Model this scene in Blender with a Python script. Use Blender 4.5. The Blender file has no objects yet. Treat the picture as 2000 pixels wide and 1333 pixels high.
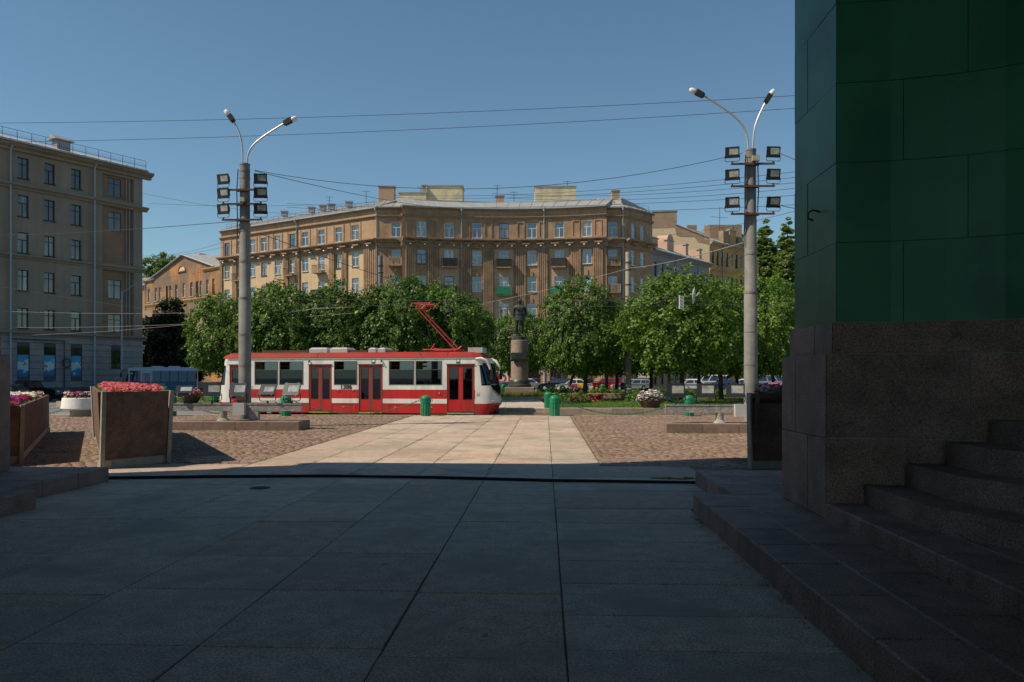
import bpy, math, random
import numpy as np
from mathutils import Vector, Matrix
R = math.radians
scene = bpy.context.scene
col = scene.collection

# ---------------------------------------------------------------- camera
cam_data = bpy.data.cameras.new('camera')
cam = bpy.data.objects.new('camera', cam_data); col.objects.link(cam)
cam.location = (0, 0, 1.8)
cam.rotation_euler = (R(90), 0, R(2.39))
cam_data.sensor_width = 36; cam_data.lens = 28.0
cam_data.shift_y = 0.0347
cam_data.clip_start = 0.1; cam_data.clip_end = 4000
scene.camera = cam
scene.render.resolution_x = 1024; scene.render.resolution_y = 682

# ---------------------------------------------------------------- sky and sun
SUN_AZ, SUN_EL = 22.0, 49.0          # degrees behind the left-hand side, height above the horizon
sun_vec = Vector((-math.cos(R(SUN_AZ))*math.cos(R(SUN_EL)), -math.sin(R(SUN_AZ))*math.cos(R(SUN_EL)), math.sin(R(SUN_EL))))
world = bpy.data.worlds.new('World'); scene.world = world; world.use_nodes = True
wn = world.node_tree.nodes; wl = world.node_tree.links
sky = wn.new('ShaderNodeTexSky'); sky.sky_type = 'NISHITA'; sky.sun_disc = False
sky.sun_elevation = R(SUN_EL); sky.sun_rotation = math.atan2(sun_vec.x, sun_vec.y)
sky.air_density = 1.0; sky.dust_density = 0.1; sky.ozone_density = 2.2; sky.altitude = 0
tint = wn.new('ShaderNodeVectorMath'); tint.operation = 'MULTIPLY'; tint.inputs[1].default_value = (0.87, 1.02, 0.985)
wl.new(sky.outputs[0], tint.inputs[0]); wl.new(tint.outputs[0], wn['Background'].inputs[0]); wn['Background'].inputs[1].default_value = 0.10
sd = bpy.data.lights.new('sun', 'SUN'); sd.energy = 4.9; sd.angle = R(0.5); sd.color = (1.0, 0.865, 0.66)
sun = bpy.data.objects.new('sun', sd); col.objects.link(sun)
sun.rotation_euler = sun_vec.to_track_quat('Z', 'Y').to_euler()
sun.location = (-30, -8, 40)
scene.view_settings.view_transform = 'Standard'; scene.view_settings.look = 'None'
scene.view_settings.exposure = 0.0; scene.view_settings.gamma = 1.0
scene.view_settings.use_curve_mapping = False

# ---------------------------------------------------------------- materials
def mat(name, c, rough=0.8, var=0.18, scale=6.0, bump=0.0, bscale=60.0, metal=0.0, ovar=0.0, spec=0.4,
        c2=None, c2scale=1.5, c2amt=0.5, speck=0.0, ior=1.45, coat=0.0, streak=0.0):
    m = bpy.data.materials.new(name); m.use_nodes = True
    n = m.node_tree.nodes; l = m.node_tree.links; b = n['Principled BSDF']
    b.inputs['Roughness'].default_value = rough; b.inputs['Metallic'].default_value = metal
    b.inputs['Specular IOR Level'].default_value = spec; b.inputs['IOR'].default_value = ior
    b.inputs['Coat Weight'].default_value = coat
    geo = n.new('ShaderNodeNewGeometry')
    out = None
    rgb = n.new('ShaderNodeRGB'); rgb.outputs[0].default_value = (*c, 1); out = rgb.outputs[0]
    if c2:
        t = n.new('ShaderNodeTexNoise'); t.inputs['Scale'].default_value = c2scale; t.inputs['Detail'].default_value = 6
        l.new(geo.outputs['Position'], t.inputs['Vector'])
        r = n.new('ShaderNodeMapRange'); r.inputs[1].default_value = 0.62-0.3*c2amt; r.inputs[2].default_value = 0.78-0.3*c2amt
        l.new(t.outputs[0], r.inputs[0])
        mx = n.new('ShaderNodeMix'); mx.data_type = 'RGBA'; l.new(r.outputs[0], mx.inputs[0])
        l.new(out, mx.inputs[6]); mx.inputs[7].default_value = (*c2, 1); out = mx.outputs[2]
    if var > 0:
        t = n.new('ShaderNodeTexNoise'); t.inputs['Scale'].default_value = scale; t.inputs['Detail'].default_value = 8
        t.inputs['Roughness'].default_value = 0.65
        l.new(geo.outputs['Position'], t.inputs['Vector'])
        r = n.new('ShaderNodeMapRange'); r.inputs[1].default_value = 0.3; r.inputs[2].default_value = 0.7
        r.inputs[3].default_value = 1-var; r.inputs[4].default_value = 1+var
        l.new(t.outputs[0], r.inputs[0])
        mx = n.new('ShaderNodeVectorMath'); mx.operation = 'SCALE'; l.new(out, mx.inputs[0]); l.new(r.outputs[0], mx.inputs['Scale']); out = mx.outputs[0]
    if speck > 0:
        t = n.new('ShaderNodeTexNoise'); t.inputs['Scale'].default_value = 95; t.inputs['Detail'].default_value = 2
        l.new(geo.outputs['Position'], t.inputs['Vector'])
        r = n.new('ShaderNodeMapRange'); r.inputs[1].default_value = 0.35; r.inputs[2].default_value = 0.65
        r.inputs[3].default_value = 1-speck; r.inputs[4].default_value = 1+speck
        l.new(t.outputs[0], r.inputs[0])
        mx = n.new('ShaderNodeVectorMath'); mx.operation = 'SCALE'; l.new(out, mx.inputs[0]); l.new(r.outputs[0], mx.inputs['Scale']); out = mx.outputs[0]
    if streak > 0:
        mp = n.new('ShaderNodeMapping'); mp.inputs['Scale'].default_value = (3.0, 3.0, 0.12)
        l.new(geo.outputs['Position'], mp.inputs[0])
        t = n.new('ShaderNodeTexNoise'); t.inputs['Scale'].default_value = 1.0; t.inputs['Detail'].default_value = 5
        l.new(mp.outputs[0], t.inputs['Vector'])
        r = n.new('ShaderNodeMapRange'); r.inputs[1].default_value = 0.4; r.inputs[2].default_value = 0.7
        r.inputs[3].default_value = 1.0; r.inputs[4].default_value = 1-streak
        l.new(t.outputs[0], r.inputs[0])
        mx = n.new('ShaderNodeVectorMath'); mx.operation = 'SCALE'; l.new(out, mx.inputs[0]); l.new(r.outputs[0], mx.inputs['Scale']); out = mx.outputs[0]
    if ovar > 0:
        oi = n.new('ShaderNodeObjectInfo')
        r = n.new('ShaderNodeMapRange'); r.inputs[3].default_value = 1-ovar; r.inputs[4].default_value = 1+ovar
        l.new(oi.outputs['Random'], r.inputs[0])
        mx = n.new('ShaderNodeVectorMath'); mx.operation = 'SCALE'; l.new(out, mx.inputs[0]); l.new(r.outputs[0], mx.inputs['Scale']); out = mx.outputs[0]
    l.new(out, b.inputs['Base Color'])
    if bump > 0:
        t = n.new('ShaderNodeTexNoise'); t.inputs['Scale'].default_value = bscale; t.inputs['Detail'].default_value = 6
        l.new(geo.outputs['Position'], t.inputs['Vector'])
        bp = n.new('ShaderNodeBump'); bp.inputs['Strength'].default_value = bump; bp.inputs['Distance'].default_value = 0.02
        l.new(t.outputs[0], bp.inputs['Height']); l.new(bp.outputs[0], b.inputs['Normal'])
    return m

def tint_mat(name, cols, rough=0.8, scale=10.0, var=0.15, bump=0.3, bscale=60, island=False, speck=0.2, stain=None, speck_scale=120.0, spots=0.0):
    """colour picked per object (or per loose piece) from a list"""
    m = mat(name, cols[0], rough, 0, bump=bump, bscale=bscale)
    n = m.node_tree.nodes; l = m.node_tree.links; b = n['Principled BSDF']
    geo = n.new('ShaderNodeNewGeometry')
    src = geo.outputs['Random Per Island'] if island else n.new('ShaderNodeObjectInfo').outputs['Random']
    cr = n.new('ShaderNodeValToRGB'); cr.color_ramp.interpolation = 'LINEAR'
    el = cr.color_ramp.elements
    for i, c in enumerate(cols):
        p = i/(len(cols)-1)
        e = el[i] if i < 1 else (el[-1] if i == len(cols)-1 else el.new(p))
        e.position = p; e.color = (*c, 1)
    l.new(src, cr.inputs[0]); out = cr.outputs[0]
    for sc, am in ((scale, var), (speck_scale, speck)):
        if am <= 0: continue
        t = n.new('ShaderNodeTexNoise'); t.inputs['Scale'].default_value = sc; t.inputs['Detail'].default_value = 6
        l.new(geo.outputs['Position'], t.inputs['Vector'])
        r = n.new('ShaderNodeMapRange'); r.inputs[1].default_value = 0.3; r.inputs[2].default_value = 0.7
        r.inputs[3].default_value = 1-am; r.inputs[4].default_value = 1+am
        l.new(t.outputs[0], r.inputs[0])
        mx = n.new('ShaderNodeVectorMath'); mx.operation = 'SCALE'; l.new(out, mx.inputs[0]); l.new(r.outputs[0], mx.inputs['Scale']); out = mx.outputs[0]
    if spots > 0:
        t = n.new('ShaderNodeTexNoise'); t.inputs['Scale'].default_value = 5.5; t.inputs['Detail'].default_value = 3; l.new(geo.outputs['Position'], t.inputs['Vector'])
        r = n.new('ShaderNodeMapRange'); r.inputs[1].default_value = .69; r.inputs[2].default_value = .74; r.inputs[3].default_value = 1.0; r.inputs[4].default_value = 1-spots; l.new(t.outputs[0], r.inputs[0])
        mx = n.new('ShaderNodeVectorMath'); mx.operation = 'SCALE'; l.new(out, mx.inputs[0]); l.new(r.outputs[0], mx.inputs['Scale']); out = mx.outputs[0]
    if stain:
        t = n.new('ShaderNodeTexNoise'); t.inputs['Scale'].default_value = 0.9; t.inputs['Detail'].default_value = 7
        l.new(geo.outputs['Position'], t.inputs['Vector'])
        r = n.new('ShaderNodeMapRange'); r.inputs[1].default_value = 0.5; r.inputs[2].default_value = 0.66
        l.new(t.outputs[0], r.inputs[0])
        mx = n.new('ShaderNodeMix'); mx.data_type = 'RGBA'; l.new(r.outputs[0], mx.inputs[0]); l.new(out, mx.inputs[6]); mx.inputs[7].default_value = (*stain, 1); out = mx.outputs[2]
    l.new(out, b.inputs['Base Color'])
    return m

def leaf_mat(name, c1, c2, rough=0.45, trans=0.3):
    m = bpy.data.materials.new(name); m.use_nodes = True
    n = m.node_tree.nodes; l = m.node_tree.links; b = n['Principled BSDF']
    b.inputs['Roughness'].default_value = rough; b.inputs['Specular IOR Level'].default_value = 0.28
    geo = n.new('ShaderNodeNewGeometry'); oi = n.new('ShaderNodeObjectInfo')
    ad = n.new('ShaderNodeMath'); ad.operation = 'MULTIPLY_ADD'; ad.inputs[1].default_value = 0.65
    ml = n.new('ShaderNodeMath'); ml.operation = 'MULTIPLY'; ml.inputs[1].default_value = 0.35
    at = n.new('ShaderNodeAttribute'); at.attribute_name = 'tuft'; mxx = n.new('ShaderNodeMath'); mxx.operation = 'MULTIPLY_ADD'; mxx.inputs[1].default_value = .5; l.new(oi.outputs['Random'], mxx.inputs[0]); l.new(at.outputs['Fac'], mxx.inputs[2]); l.new(mxx.outputs[0], ml.inputs[0]); l.new(geo.outputs['Random Per Island'], ad.inputs[0]); l.new(ml.outputs[0], ad.inputs[2])
    pw = n.new('ShaderNodeMath'); pw.operation = 'POWER'; pw.inputs[1].default_value = 1.5; l.new(ad.outputs[0], pw.inputs[0])
    mx = n.new('ShaderNodeMix'); mx.data_type = 'RGBA'; l.new(pw.outputs[0], mx.inputs[0])
    mx.inputs[6].default_value = (*c1, 1); mx.inputs[7].default_value = (*c2, 1)
    l.new(mx.outputs[2], b.inputs['Base Color'])
    tr = n.new('ShaderNodeBsdfTranslucent')
    sc = n.new('ShaderNodeVectorMath'); sc.operation = 'MULTIPLY'; sc.inputs[1].default_value = (1.3, 1.5, 0.5); l.new(mx.outputs[2], sc.inputs[0]); l.new(sc.outputs[0], tr.inputs[0])
    ms = n.new('ShaderNodeMixShader'); ms.inputs[0].default_value = trans
    l.new(b.outputs[0], ms.inputs[1]); l.new(tr.outputs[0], ms.inputs[2]); l.new(ms.outputs[0], n['Material Output'].inputs[0])
    return m

def pane_mat(name, dark, light, thr, refl=2.4):
    """window glass in front of a dim room or a curtain, chosen per pane"""
    m = bpy.data.materials.new(name); m.use_nodes = True
    n = m.node_tree.nodes; l = m.node_tree.links; b = n['Principled BSDF']
    b.inputs['Roughness'].default_value = 0.03; b.inputs['IOR'].default_value = refl; b.inputs['Specular IOR Level'].default_value = 0.5
    oi = n.new('ShaderNodeObjectInfo'); geo = n.new('ShaderNodeNewGeometry')
    r = n.new('ShaderNodeMapRange'); r.inputs[1].default_value = thr; r.inputs[2].default_value = 1.0; l.new(oi.outputs['Random'], r.inputs[0])
    mp = n.new('ShaderNodeMapping'); mp.inputs['Scale'].default_value = (2.2, 2.2, 0.3); l.new(geo.outputs['Position'], mp.inputs[0])
    t = n.new('ShaderNodeTexNoise'); t.inputs['Scale'].default_value = 1.2; l.new(mp.outputs[0], t.inputs['Vector'])
    r2 = n.new('ShaderNodeMapRange'); r2.inputs[1].default_value = 0.35; r2.inputs[2].default_value = 0.75; l.new(t.outputs[0], r2.inputs[0])
    mu = n.new('ShaderNodeMath'); mu.operation = 'MULTIPLY'; l.new(r.outputs[0], mu.inputs[0]); l.new(r2.outputs[0], mu.inputs[1])
    mx = n.new('ShaderNodeMix'); mx.data_type = 'RGBA'; l.new(mu.outputs[0], mx.inputs[0])
    mx.inputs[6].default_value = (*dark, 1); mx.inputs[7].default_value = (*light, 1); l.new(mx.outputs[2], b.inputs['Base Color'])
    w = n.new('ShaderNodeTexNoise'); w.inputs['Scale'].default_value = 1.4; l.new(geo.outputs['Position'], w.inputs['Vector'])
    bp = n.new('ShaderNodeBump'); bp.inputs['Strength'].default_value = 0.06; bp.inputs['Distance'].default_value = 0.05; l.new(w.outputs[0], bp.inputs['Height']); l.new(bp.outputs[0], b.inputs['Normal'])
    return m

def clear_glass(name, tint, amount, gl=(.55,.75,1.0)):
    m = bpy.data.materials.new(name); m.use_nodes = True
    n = m.node_tree.nodes; l = m.node_tree.links
    t = n.new('ShaderNodeBsdfTransparent'); t.inputs[0].default_value = (*tint, 1)
    g = n.new('ShaderNodeBsdfGlossy'); g.inputs['Roughness'].default_value = 0.02; g.inputs[0].default_value = (*gl, 1)
    ms = n.new('ShaderNodeMixShader'); ms.inputs[0].default_value = amount
    l.new(t.outputs[0], ms.inputs[1]); l.new(g.outputs[0], ms.inputs[2]); l.new(ms.outputs[0], n['Material Output'].inputs[0])
    return m

MT = {}
MT['slab'] = tint_mat('granite_slab', [(.37,.28,.215),(.48,.365,.28),(.41,.34,.28),(.53,.415,.32),(.47,.33,.245)], 0.75, 5, .16, .3, 90, speck=.5, stain=(.34,.285,.22), speck_scale=55.0, spots=.45)
MT['sett'] = tint_mat('red_sett', [(.20,.135,.11),(.235,.155,.125),(.25,.17,.135),(.22,.15,.122),(.29,.215,.17)], 0.9, 1.1, .28, .2, 50, island=True, speck=.10, stain=(.245,.18,.125))
MT['sett_single'] = tint_mat('red_sett_single', [(.24,.145,.115),(.32,.20,.16),(.34,.25,.20),(.27,.18,.15),(.36,.28,.23)], 0.55, 9, .25, .4, 50, speck=.2)
MT['sand'] = mat('sandy_joint', (.27,.205,.135), .95, .3, 14, .4, 70, c2=(.12,.15,.04), c2scale=2.2, c2amt=.7)
MT['dark_joint'] = mat('dark_joint', (.085,.08,.062), .95, .35, 14, .4, 70)
MT['asphalt'] = mat('asphalt', (.17,.165,.16), .9, .2, 2.5, .3, 90, speck=.2, c2=(.22,.21,.195), c2scale=.25)
MT['island_slab'] = tint_mat('island_slab', [(.46,.38,.30),(.52,.44,.36),(.42,.36,.30)], .8, 5, .15, .2, 60)
MT['kerb'] = tint_mat('kerb_granite', [(.33,.245,.175),(.40,.31,.22),(.30,.235,.18)], .85, 6, .2, .4, 60, speck=.25)
MT['granite'] = tint_mat('red_granite', [(.22,.135,.11),(.27,.17,.14),(.23,.155,.13),(.29,.18,.145)], .65, 3, .28, .35, 70, speck=.55, speck_scale=60.0, spots=.4)
MT['granite_brown'] = tint_mat('brown_granite', [(.20,.14,.115),(.26,.185,.15),(.23,.17,.14)], .8, 6, .2, .6, 45, speck=.5)
MT['mortar'] = mat('mortar', (.42,.43,.41), .95, .25, 12)
MT['granite_core'] = mat('granite_core', (.30,.30,.28), .95, .2)
MT['pebble'] = mat('pebbledash', (.19,.115,.088), .9, .25, 5, 1.0, 55, speck=.6, c2=(.13,.085,.062), c2scale=2.0)
MT['pebble_lit'] = MT['pebble']
MT['concrete'] = mat('concrete', (.38,.35,.30), .9, .2, 7, .3, 40)
MT['green_copper'] = tint_mat('green_painted_copper', [(.026,.190,.090),(.031,.210,.100),(.023,.168,.082)], .42, .8, .22, .06, 4, speck=.06, stain=(.016,.125,.07))
MT['green_copper_joint'] = mat('green_joint', (.008,.03,.02), .8)
MT['sheet_pale'] = tint_mat('green_copper_pale', [(.10,.23,.175),(.115,.25,.19),(.09,.215,.165)], .6, 1.2, .12, .05, 6, speck=.04)
MT['vault'] = mat('vault_plaster', (.16,.2,.17), .9, .2)
MT['pole'] = mat('grey_pole', (.23,.225,.215), .75, .22, 2.5, .2, 30, c2=(.34,.29,.23), c2scale=1.3, c2amt=.15, streak=.3)
MT['pole_concrete'] = mat('concrete_pole', (.42,.36,.29), .9, .3, 4, .3, 30, c2=(.26,.22,.18), c2scale=2)
MT['arm'] = mat('galvanised_arm', (.55,.55,.53), .4, .1, metal=.6)
MT['lamp_dark'] = mat('lamp_housing', (.035,.033,.03), .5, .1)
MT['lamp_glass'] = mat('lamp_glass', (.75,.8,.85), .08, .05, spec=1.0, coat=1.0)
MT['flood'] = mat('flood_housing', (.022,.027,.034), .45, .15)
MT['flood_glass'] = mat('flood_glass', (.44,.45,.42), .12, .45, 6, spec=.9, coat=1.0, metal=.25)
MT['flood_sticker'] = mat('sticker', (.55,.65,.75), .6)
MT['beam'] = mat('painted_beam', (.30,.295,.285), .75, .25, 5, .9, 22, c2=(.42,.40,.36), c2scale=6, c2amt=.4)
MT['grey_box'] = mat('grey_box', (.5,.51,.52), .6, .06)
MT['rust'] = mat('rusty_iron', (.12,.07,.045), .85, .4, 20, c2=(.05,.05,.05), c2scale=12)
MT['green_paint'] = mat('green_paint', (.012,.22,.105), .42, .16, 6, .12, 40, c2=(.02,.17,.085), c2scale=5)
MT['chain'] = mat('green_chain', (.03,.14,.08), .6, .4, 60)
MT['black'] = mat('black_rubber', (.012,.012,.013), .7, .2)
MT['iron'] = mat('cast_iron', (.03,.03,.032), .6, .3, 30)
MT['wire'] = mat('wire', (.05,.05,.055), .7)
MT['wire_light'] = mat('wire_steel', (.35,.34,.31), .6)
MT['tram_red'] = mat('tram_red', (.58,.026,.024), .35, .08, 1.2, .03, 3, c2=(.47,.035,.028), c2scale=.8, streak=.24)
MT['tram_roof'] = mat('tram_roof_red', (.36,.028,.024), .65, .16, 1.0, c2=(.30,.04,.032), c2scale=.7, spec=.2)
MT['tram_white'] = mat('tram_white', (.80,.77,.70), .42, .07, 1.5, .02, 3, streak=.22, c2=(.70,.66,.58), c2scale=.9, c2amt=.4)
MT['tram_dark'] = mat('tram_underframe', (.02,.018,.016), .8, .3)
MT['rubber'] = mat('door_rubber', (.09,.088,.085), .7, .1)
MT['tram_glass'] = clear_glass('tram_glass', (.13,.16,.19), .06)
MT['tram_glass_double'] = clear_glass('tram_glass_double', (.10,.13,.16), .17)
MT['tram_glass_dark'] = clear_glass('tram_glass_dark', (.16,.17,.17), .08)
MT['interior'] = mat('tram_interior', (.14,.135,.13), .8)
MT['seat_dark'] = mat('seat_dark', (.06,.06,.07), .8)
MT['orange_rail'] = mat('orange_rail', (.65,.17,.02), .45)
MT['roof_box'] = mat('roof_box_grey', (.42,.43,.42), .6, .15)
MT['panto'] = mat('pantograph_red', (.50,.05,.045), .55, .2)
MT['amber'] = mat('amber_lamp', (.8,.3,.02), .3)
MT['yellow'] = mat('yellow_edge', (.62,.42,.06), .6, .2)
MT['text_black'] = mat('black_lettering', (.02,.02,.022), .6)
MT['text_blue'] = mat('blue_lettering', (.03,.09,.32), .6)
MT['text_white'] = mat('white_lettering', (.75,.78,.8), .6)
MT['text_red'] = mat('red_lettering', (.55,.03,.03), .6)
MT['chrome'] = mat('chrome', (.6,.6,.6), .15, metal=1.0)
MT['bronze'] = mat('dark_bronze', (.055,.062,.055), .42, .35, 3, .25, 9, metal=.35, c2=(.09,.105,.09), c2scale=2.5)
MT['pedestal'] = mat('pedestal_granite', (.33,.25,.20), .6, .15, 4, .15, 60, speck=.3)
MT['lawn'] = mat('lawn_soil', (.085,.13,.028), .95, .3, 3, .5, 40, c2=(.14,.15,.05), c2scale=.7)
MT['blade'] = leaf_mat('grass_blade', (.09,.17,.025), (.19,.26,.05), .6, .3)
MT['blade_dry'] = leaf_mat('dry_blade', (.13,.17,.035), (.28,.25,.10), .7, .3)
MT['leaf'] = leaf_mat('linden_leaf', (.026,.060,.009), (.165,.275,.05), .45, .30)
MT['leaf_sunlit'] = leaf_mat('linden_leaf_sunlit', (.04,.09,.010), (.225,.345,.055), .45, .33)  # lit copy of the linden leaf, sunshine put into its colour
MT['leaf_shaded'] = leaf_mat('shaded_leaf', (.02,.038,.012), (.05,.075,.025), .5, .2)  # leaf colour darkened to carry the shade of the grey block
MT['leaf_poplar'] = leaf_mat('poplar_leaf', (.09,.145,.035), (.28,.36,.11), .5, .4)
MT['leaf_bed'] = leaf_mat('bed_leaf', (.06,.14,.02), (.17,.27,.05), .5, .3)
MT['bark'] = mat('bark', (.055,.042,.032), .95, .3, 7, .8, 22)
MT['flower_pink'] = leaf_mat('pink_petal', (.50,.05,.10), (.82,.34,.38), .6, .25)
MT['flower_magenta'] = leaf_mat('magenta_petal', (.30,.008,.07), (.55,.03,.2), .6, .25)
MT['flower_white'] = leaf_mat('white_petal', (.75,.75,.72), (.85,.85,.82), .6, .2)
MT['flower_purple'] = leaf_mat('purple_petal', (.15,.02,.25), (.35,.08,.4), .6, .25)
MT['flower_lilac'] = leaf_mat('lilac_petal', (.48,.24,.42), (.75,.55,.68), .6, .25)
MT['flower_red'] = leaf_mat('red_petal', (.40,.02,.02), (.55,.05,.04), .6, .2)
MT['soil'] = mat('soil', (.05,.035,.025), .95, .3)
MT['wicker'] = mat('basket', (.10,.055,.035), .9, .4, 30, .8, 40)
MT['white_paint'] = mat('white_paint', (.78,.77,.74), .7, .06, 8, .5, 30)

def window_panes():
    MT['pane'] = pane_mat('window_pane', (.022,.028,.034), (.55,.55,.52), .35, 2.6)
    MT['pane_shade'] = pane_mat('window_pane_plain', (.015,.017,.018), (.42,.42,.36), .45, 1.9)
window_panes()
MT['frame_white'] = mat('white_frame', (.72,.71,.68), .5, .05)
MT['frame_brown'] = mat('brown_frame', (.10,.06,.04), .6, .1)
MT['frame_dark'] = mat('dark_frame', (.035,.033,.03), .6, .1)
MT['stone_tan'] = mat('tan_render', (.45,.295,.18), .92, .15, 1.2, .9, 6, c2=(.37,.25,.155), c2scale=.5, c2amt=.6, streak=.14)
MT['stone_brown'] = mat('brown_render', (.40,.255,.16), .92, .18, 1.1, .9, 6, c2=(.31,.205,.13), c2scale=.5, c2amt=.6, streak=.18)
MT['plaster_mid'] = mat('ochre_plaster', (.46,.325,.22), .92, .08, .6, .2, 8, streak=.12)
MT['plaster_cream'] = mat('cream_plaster', (.56,.42,.26), .92, .06, .5, .15, 8, streak=.10)
MT['cornice'] = mat('cornice_stone', (.31,.21,.14), .92, .18, 1.5, .4, 8, streak=.25)
MT['zinc'] = mat('zinc_roof', (.30,.31,.31), .55, .18, .7, .1, 5, c2=(.30,.29,.28), c2scale=.4)
MT['pipe'] = mat('drain_pipe', (.33,.36,.38), .6, .15)
MT['pipe_orange'] = mat('orange_pipe', (.50,.22,.10), .7, .15)
MT['brick'] = mat('chimney_brick', (.42,.27,.18), .92, .25, 9, .4, 25)
MT['box_cream'] = mat('cream_rooftop', (.66,.55,.36), .92, .14, 1.2, 1.0, 3, c2=(.50,.43,.29), c2scale=.8)
MT['net_dark'] = mat('balcony_dark', (.07,.06,.045), .9, .4, 9)
MT['net_green'] = mat('green_net', (.02,.19,.10), .8, .25, 5)
MT['grey_render'] = mat('grey_render', (.30,.24,.20), .92, .10, .6, .3, 5, c2=(.25,.205,.17), c2scale=.3, streak=.16)
MT['grey_stone'] = tint_mat('grey_stone', [(.27,.26,.255),(.30,.285,.275),(.25,.245,.24)], .9, 1.5, .12, .3, 8, speck=.1)
MT['dark_plinth'] = mat('dark_plinth', (.10,.10,.105), .85, .2)
MT['orange_render'] = mat('orange_render', (.29,.175,.115), .92, .15, .8, .3, 6, c2=(.25,.165,.115), c2scale=.5)
MT['terracotta'] = mat('terracotta_render', (.45,.205,.075), .92, .2, .5, .4, 4, c2=(.22,.15,.10), c2scale=.22, c2amt=.8, streak=.25)
MT['ochre'] = mat('ochre_render', (.48,.30,.12), .92, .15, .5, .2, 4, c2=(.40,.27,.13), c2scale=.3)
MT['firewall'] = mat('firewall_plaster', (.60,.475,.30), .92, .06, .4, .3, 3, c2=(.60,.45,.32), c2scale=.12, c2amt=.6)
MT['firewall_bare'] = mat('bare_firewall', (.30,.215,.145), .95, .2, 1.0, .5, 4)
MT['pink_render'] = mat('pink_render', (.52,.34,.25), .92, .1, .5)
MT['bluegrey'] = mat('bluegrey_render', (.26,.26,.28), .92, .15, .7)
MT['car_tyre'] = mat('tyre', (.015,.015,.016), .85)
MT['car_glass'] = mat('car_glass', (.02,.025,.03), .04, 0, spec=.8, ior=1.8)
MT['headlamp'] = mat('headlamp', (.7,.72,.75), .1, 0, spec=1.0)
MT['taillamp'] = mat('taillamp', (.45,.02,.02), .25, 0)
MT['sign_blue'] = mat('sign_blue', (.02,.10,.42), .5)
MT['sign_lime'] = mat('sign_lime', (.40,.70,.02), .5)
MT['sign_white'] = mat('sign_white', (.72,.70,.64), .55)
MT['sign_grey'] = mat('sign_back', (.45,.48,.50), .5, .1)
MT['shop_red'] = mat('shop_red', (.30,.02,.06), .5)
MT['water'] = mat('puddle', (.03,.032,.035), .03, .0, spec=1.0, ior=1.33)

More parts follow.
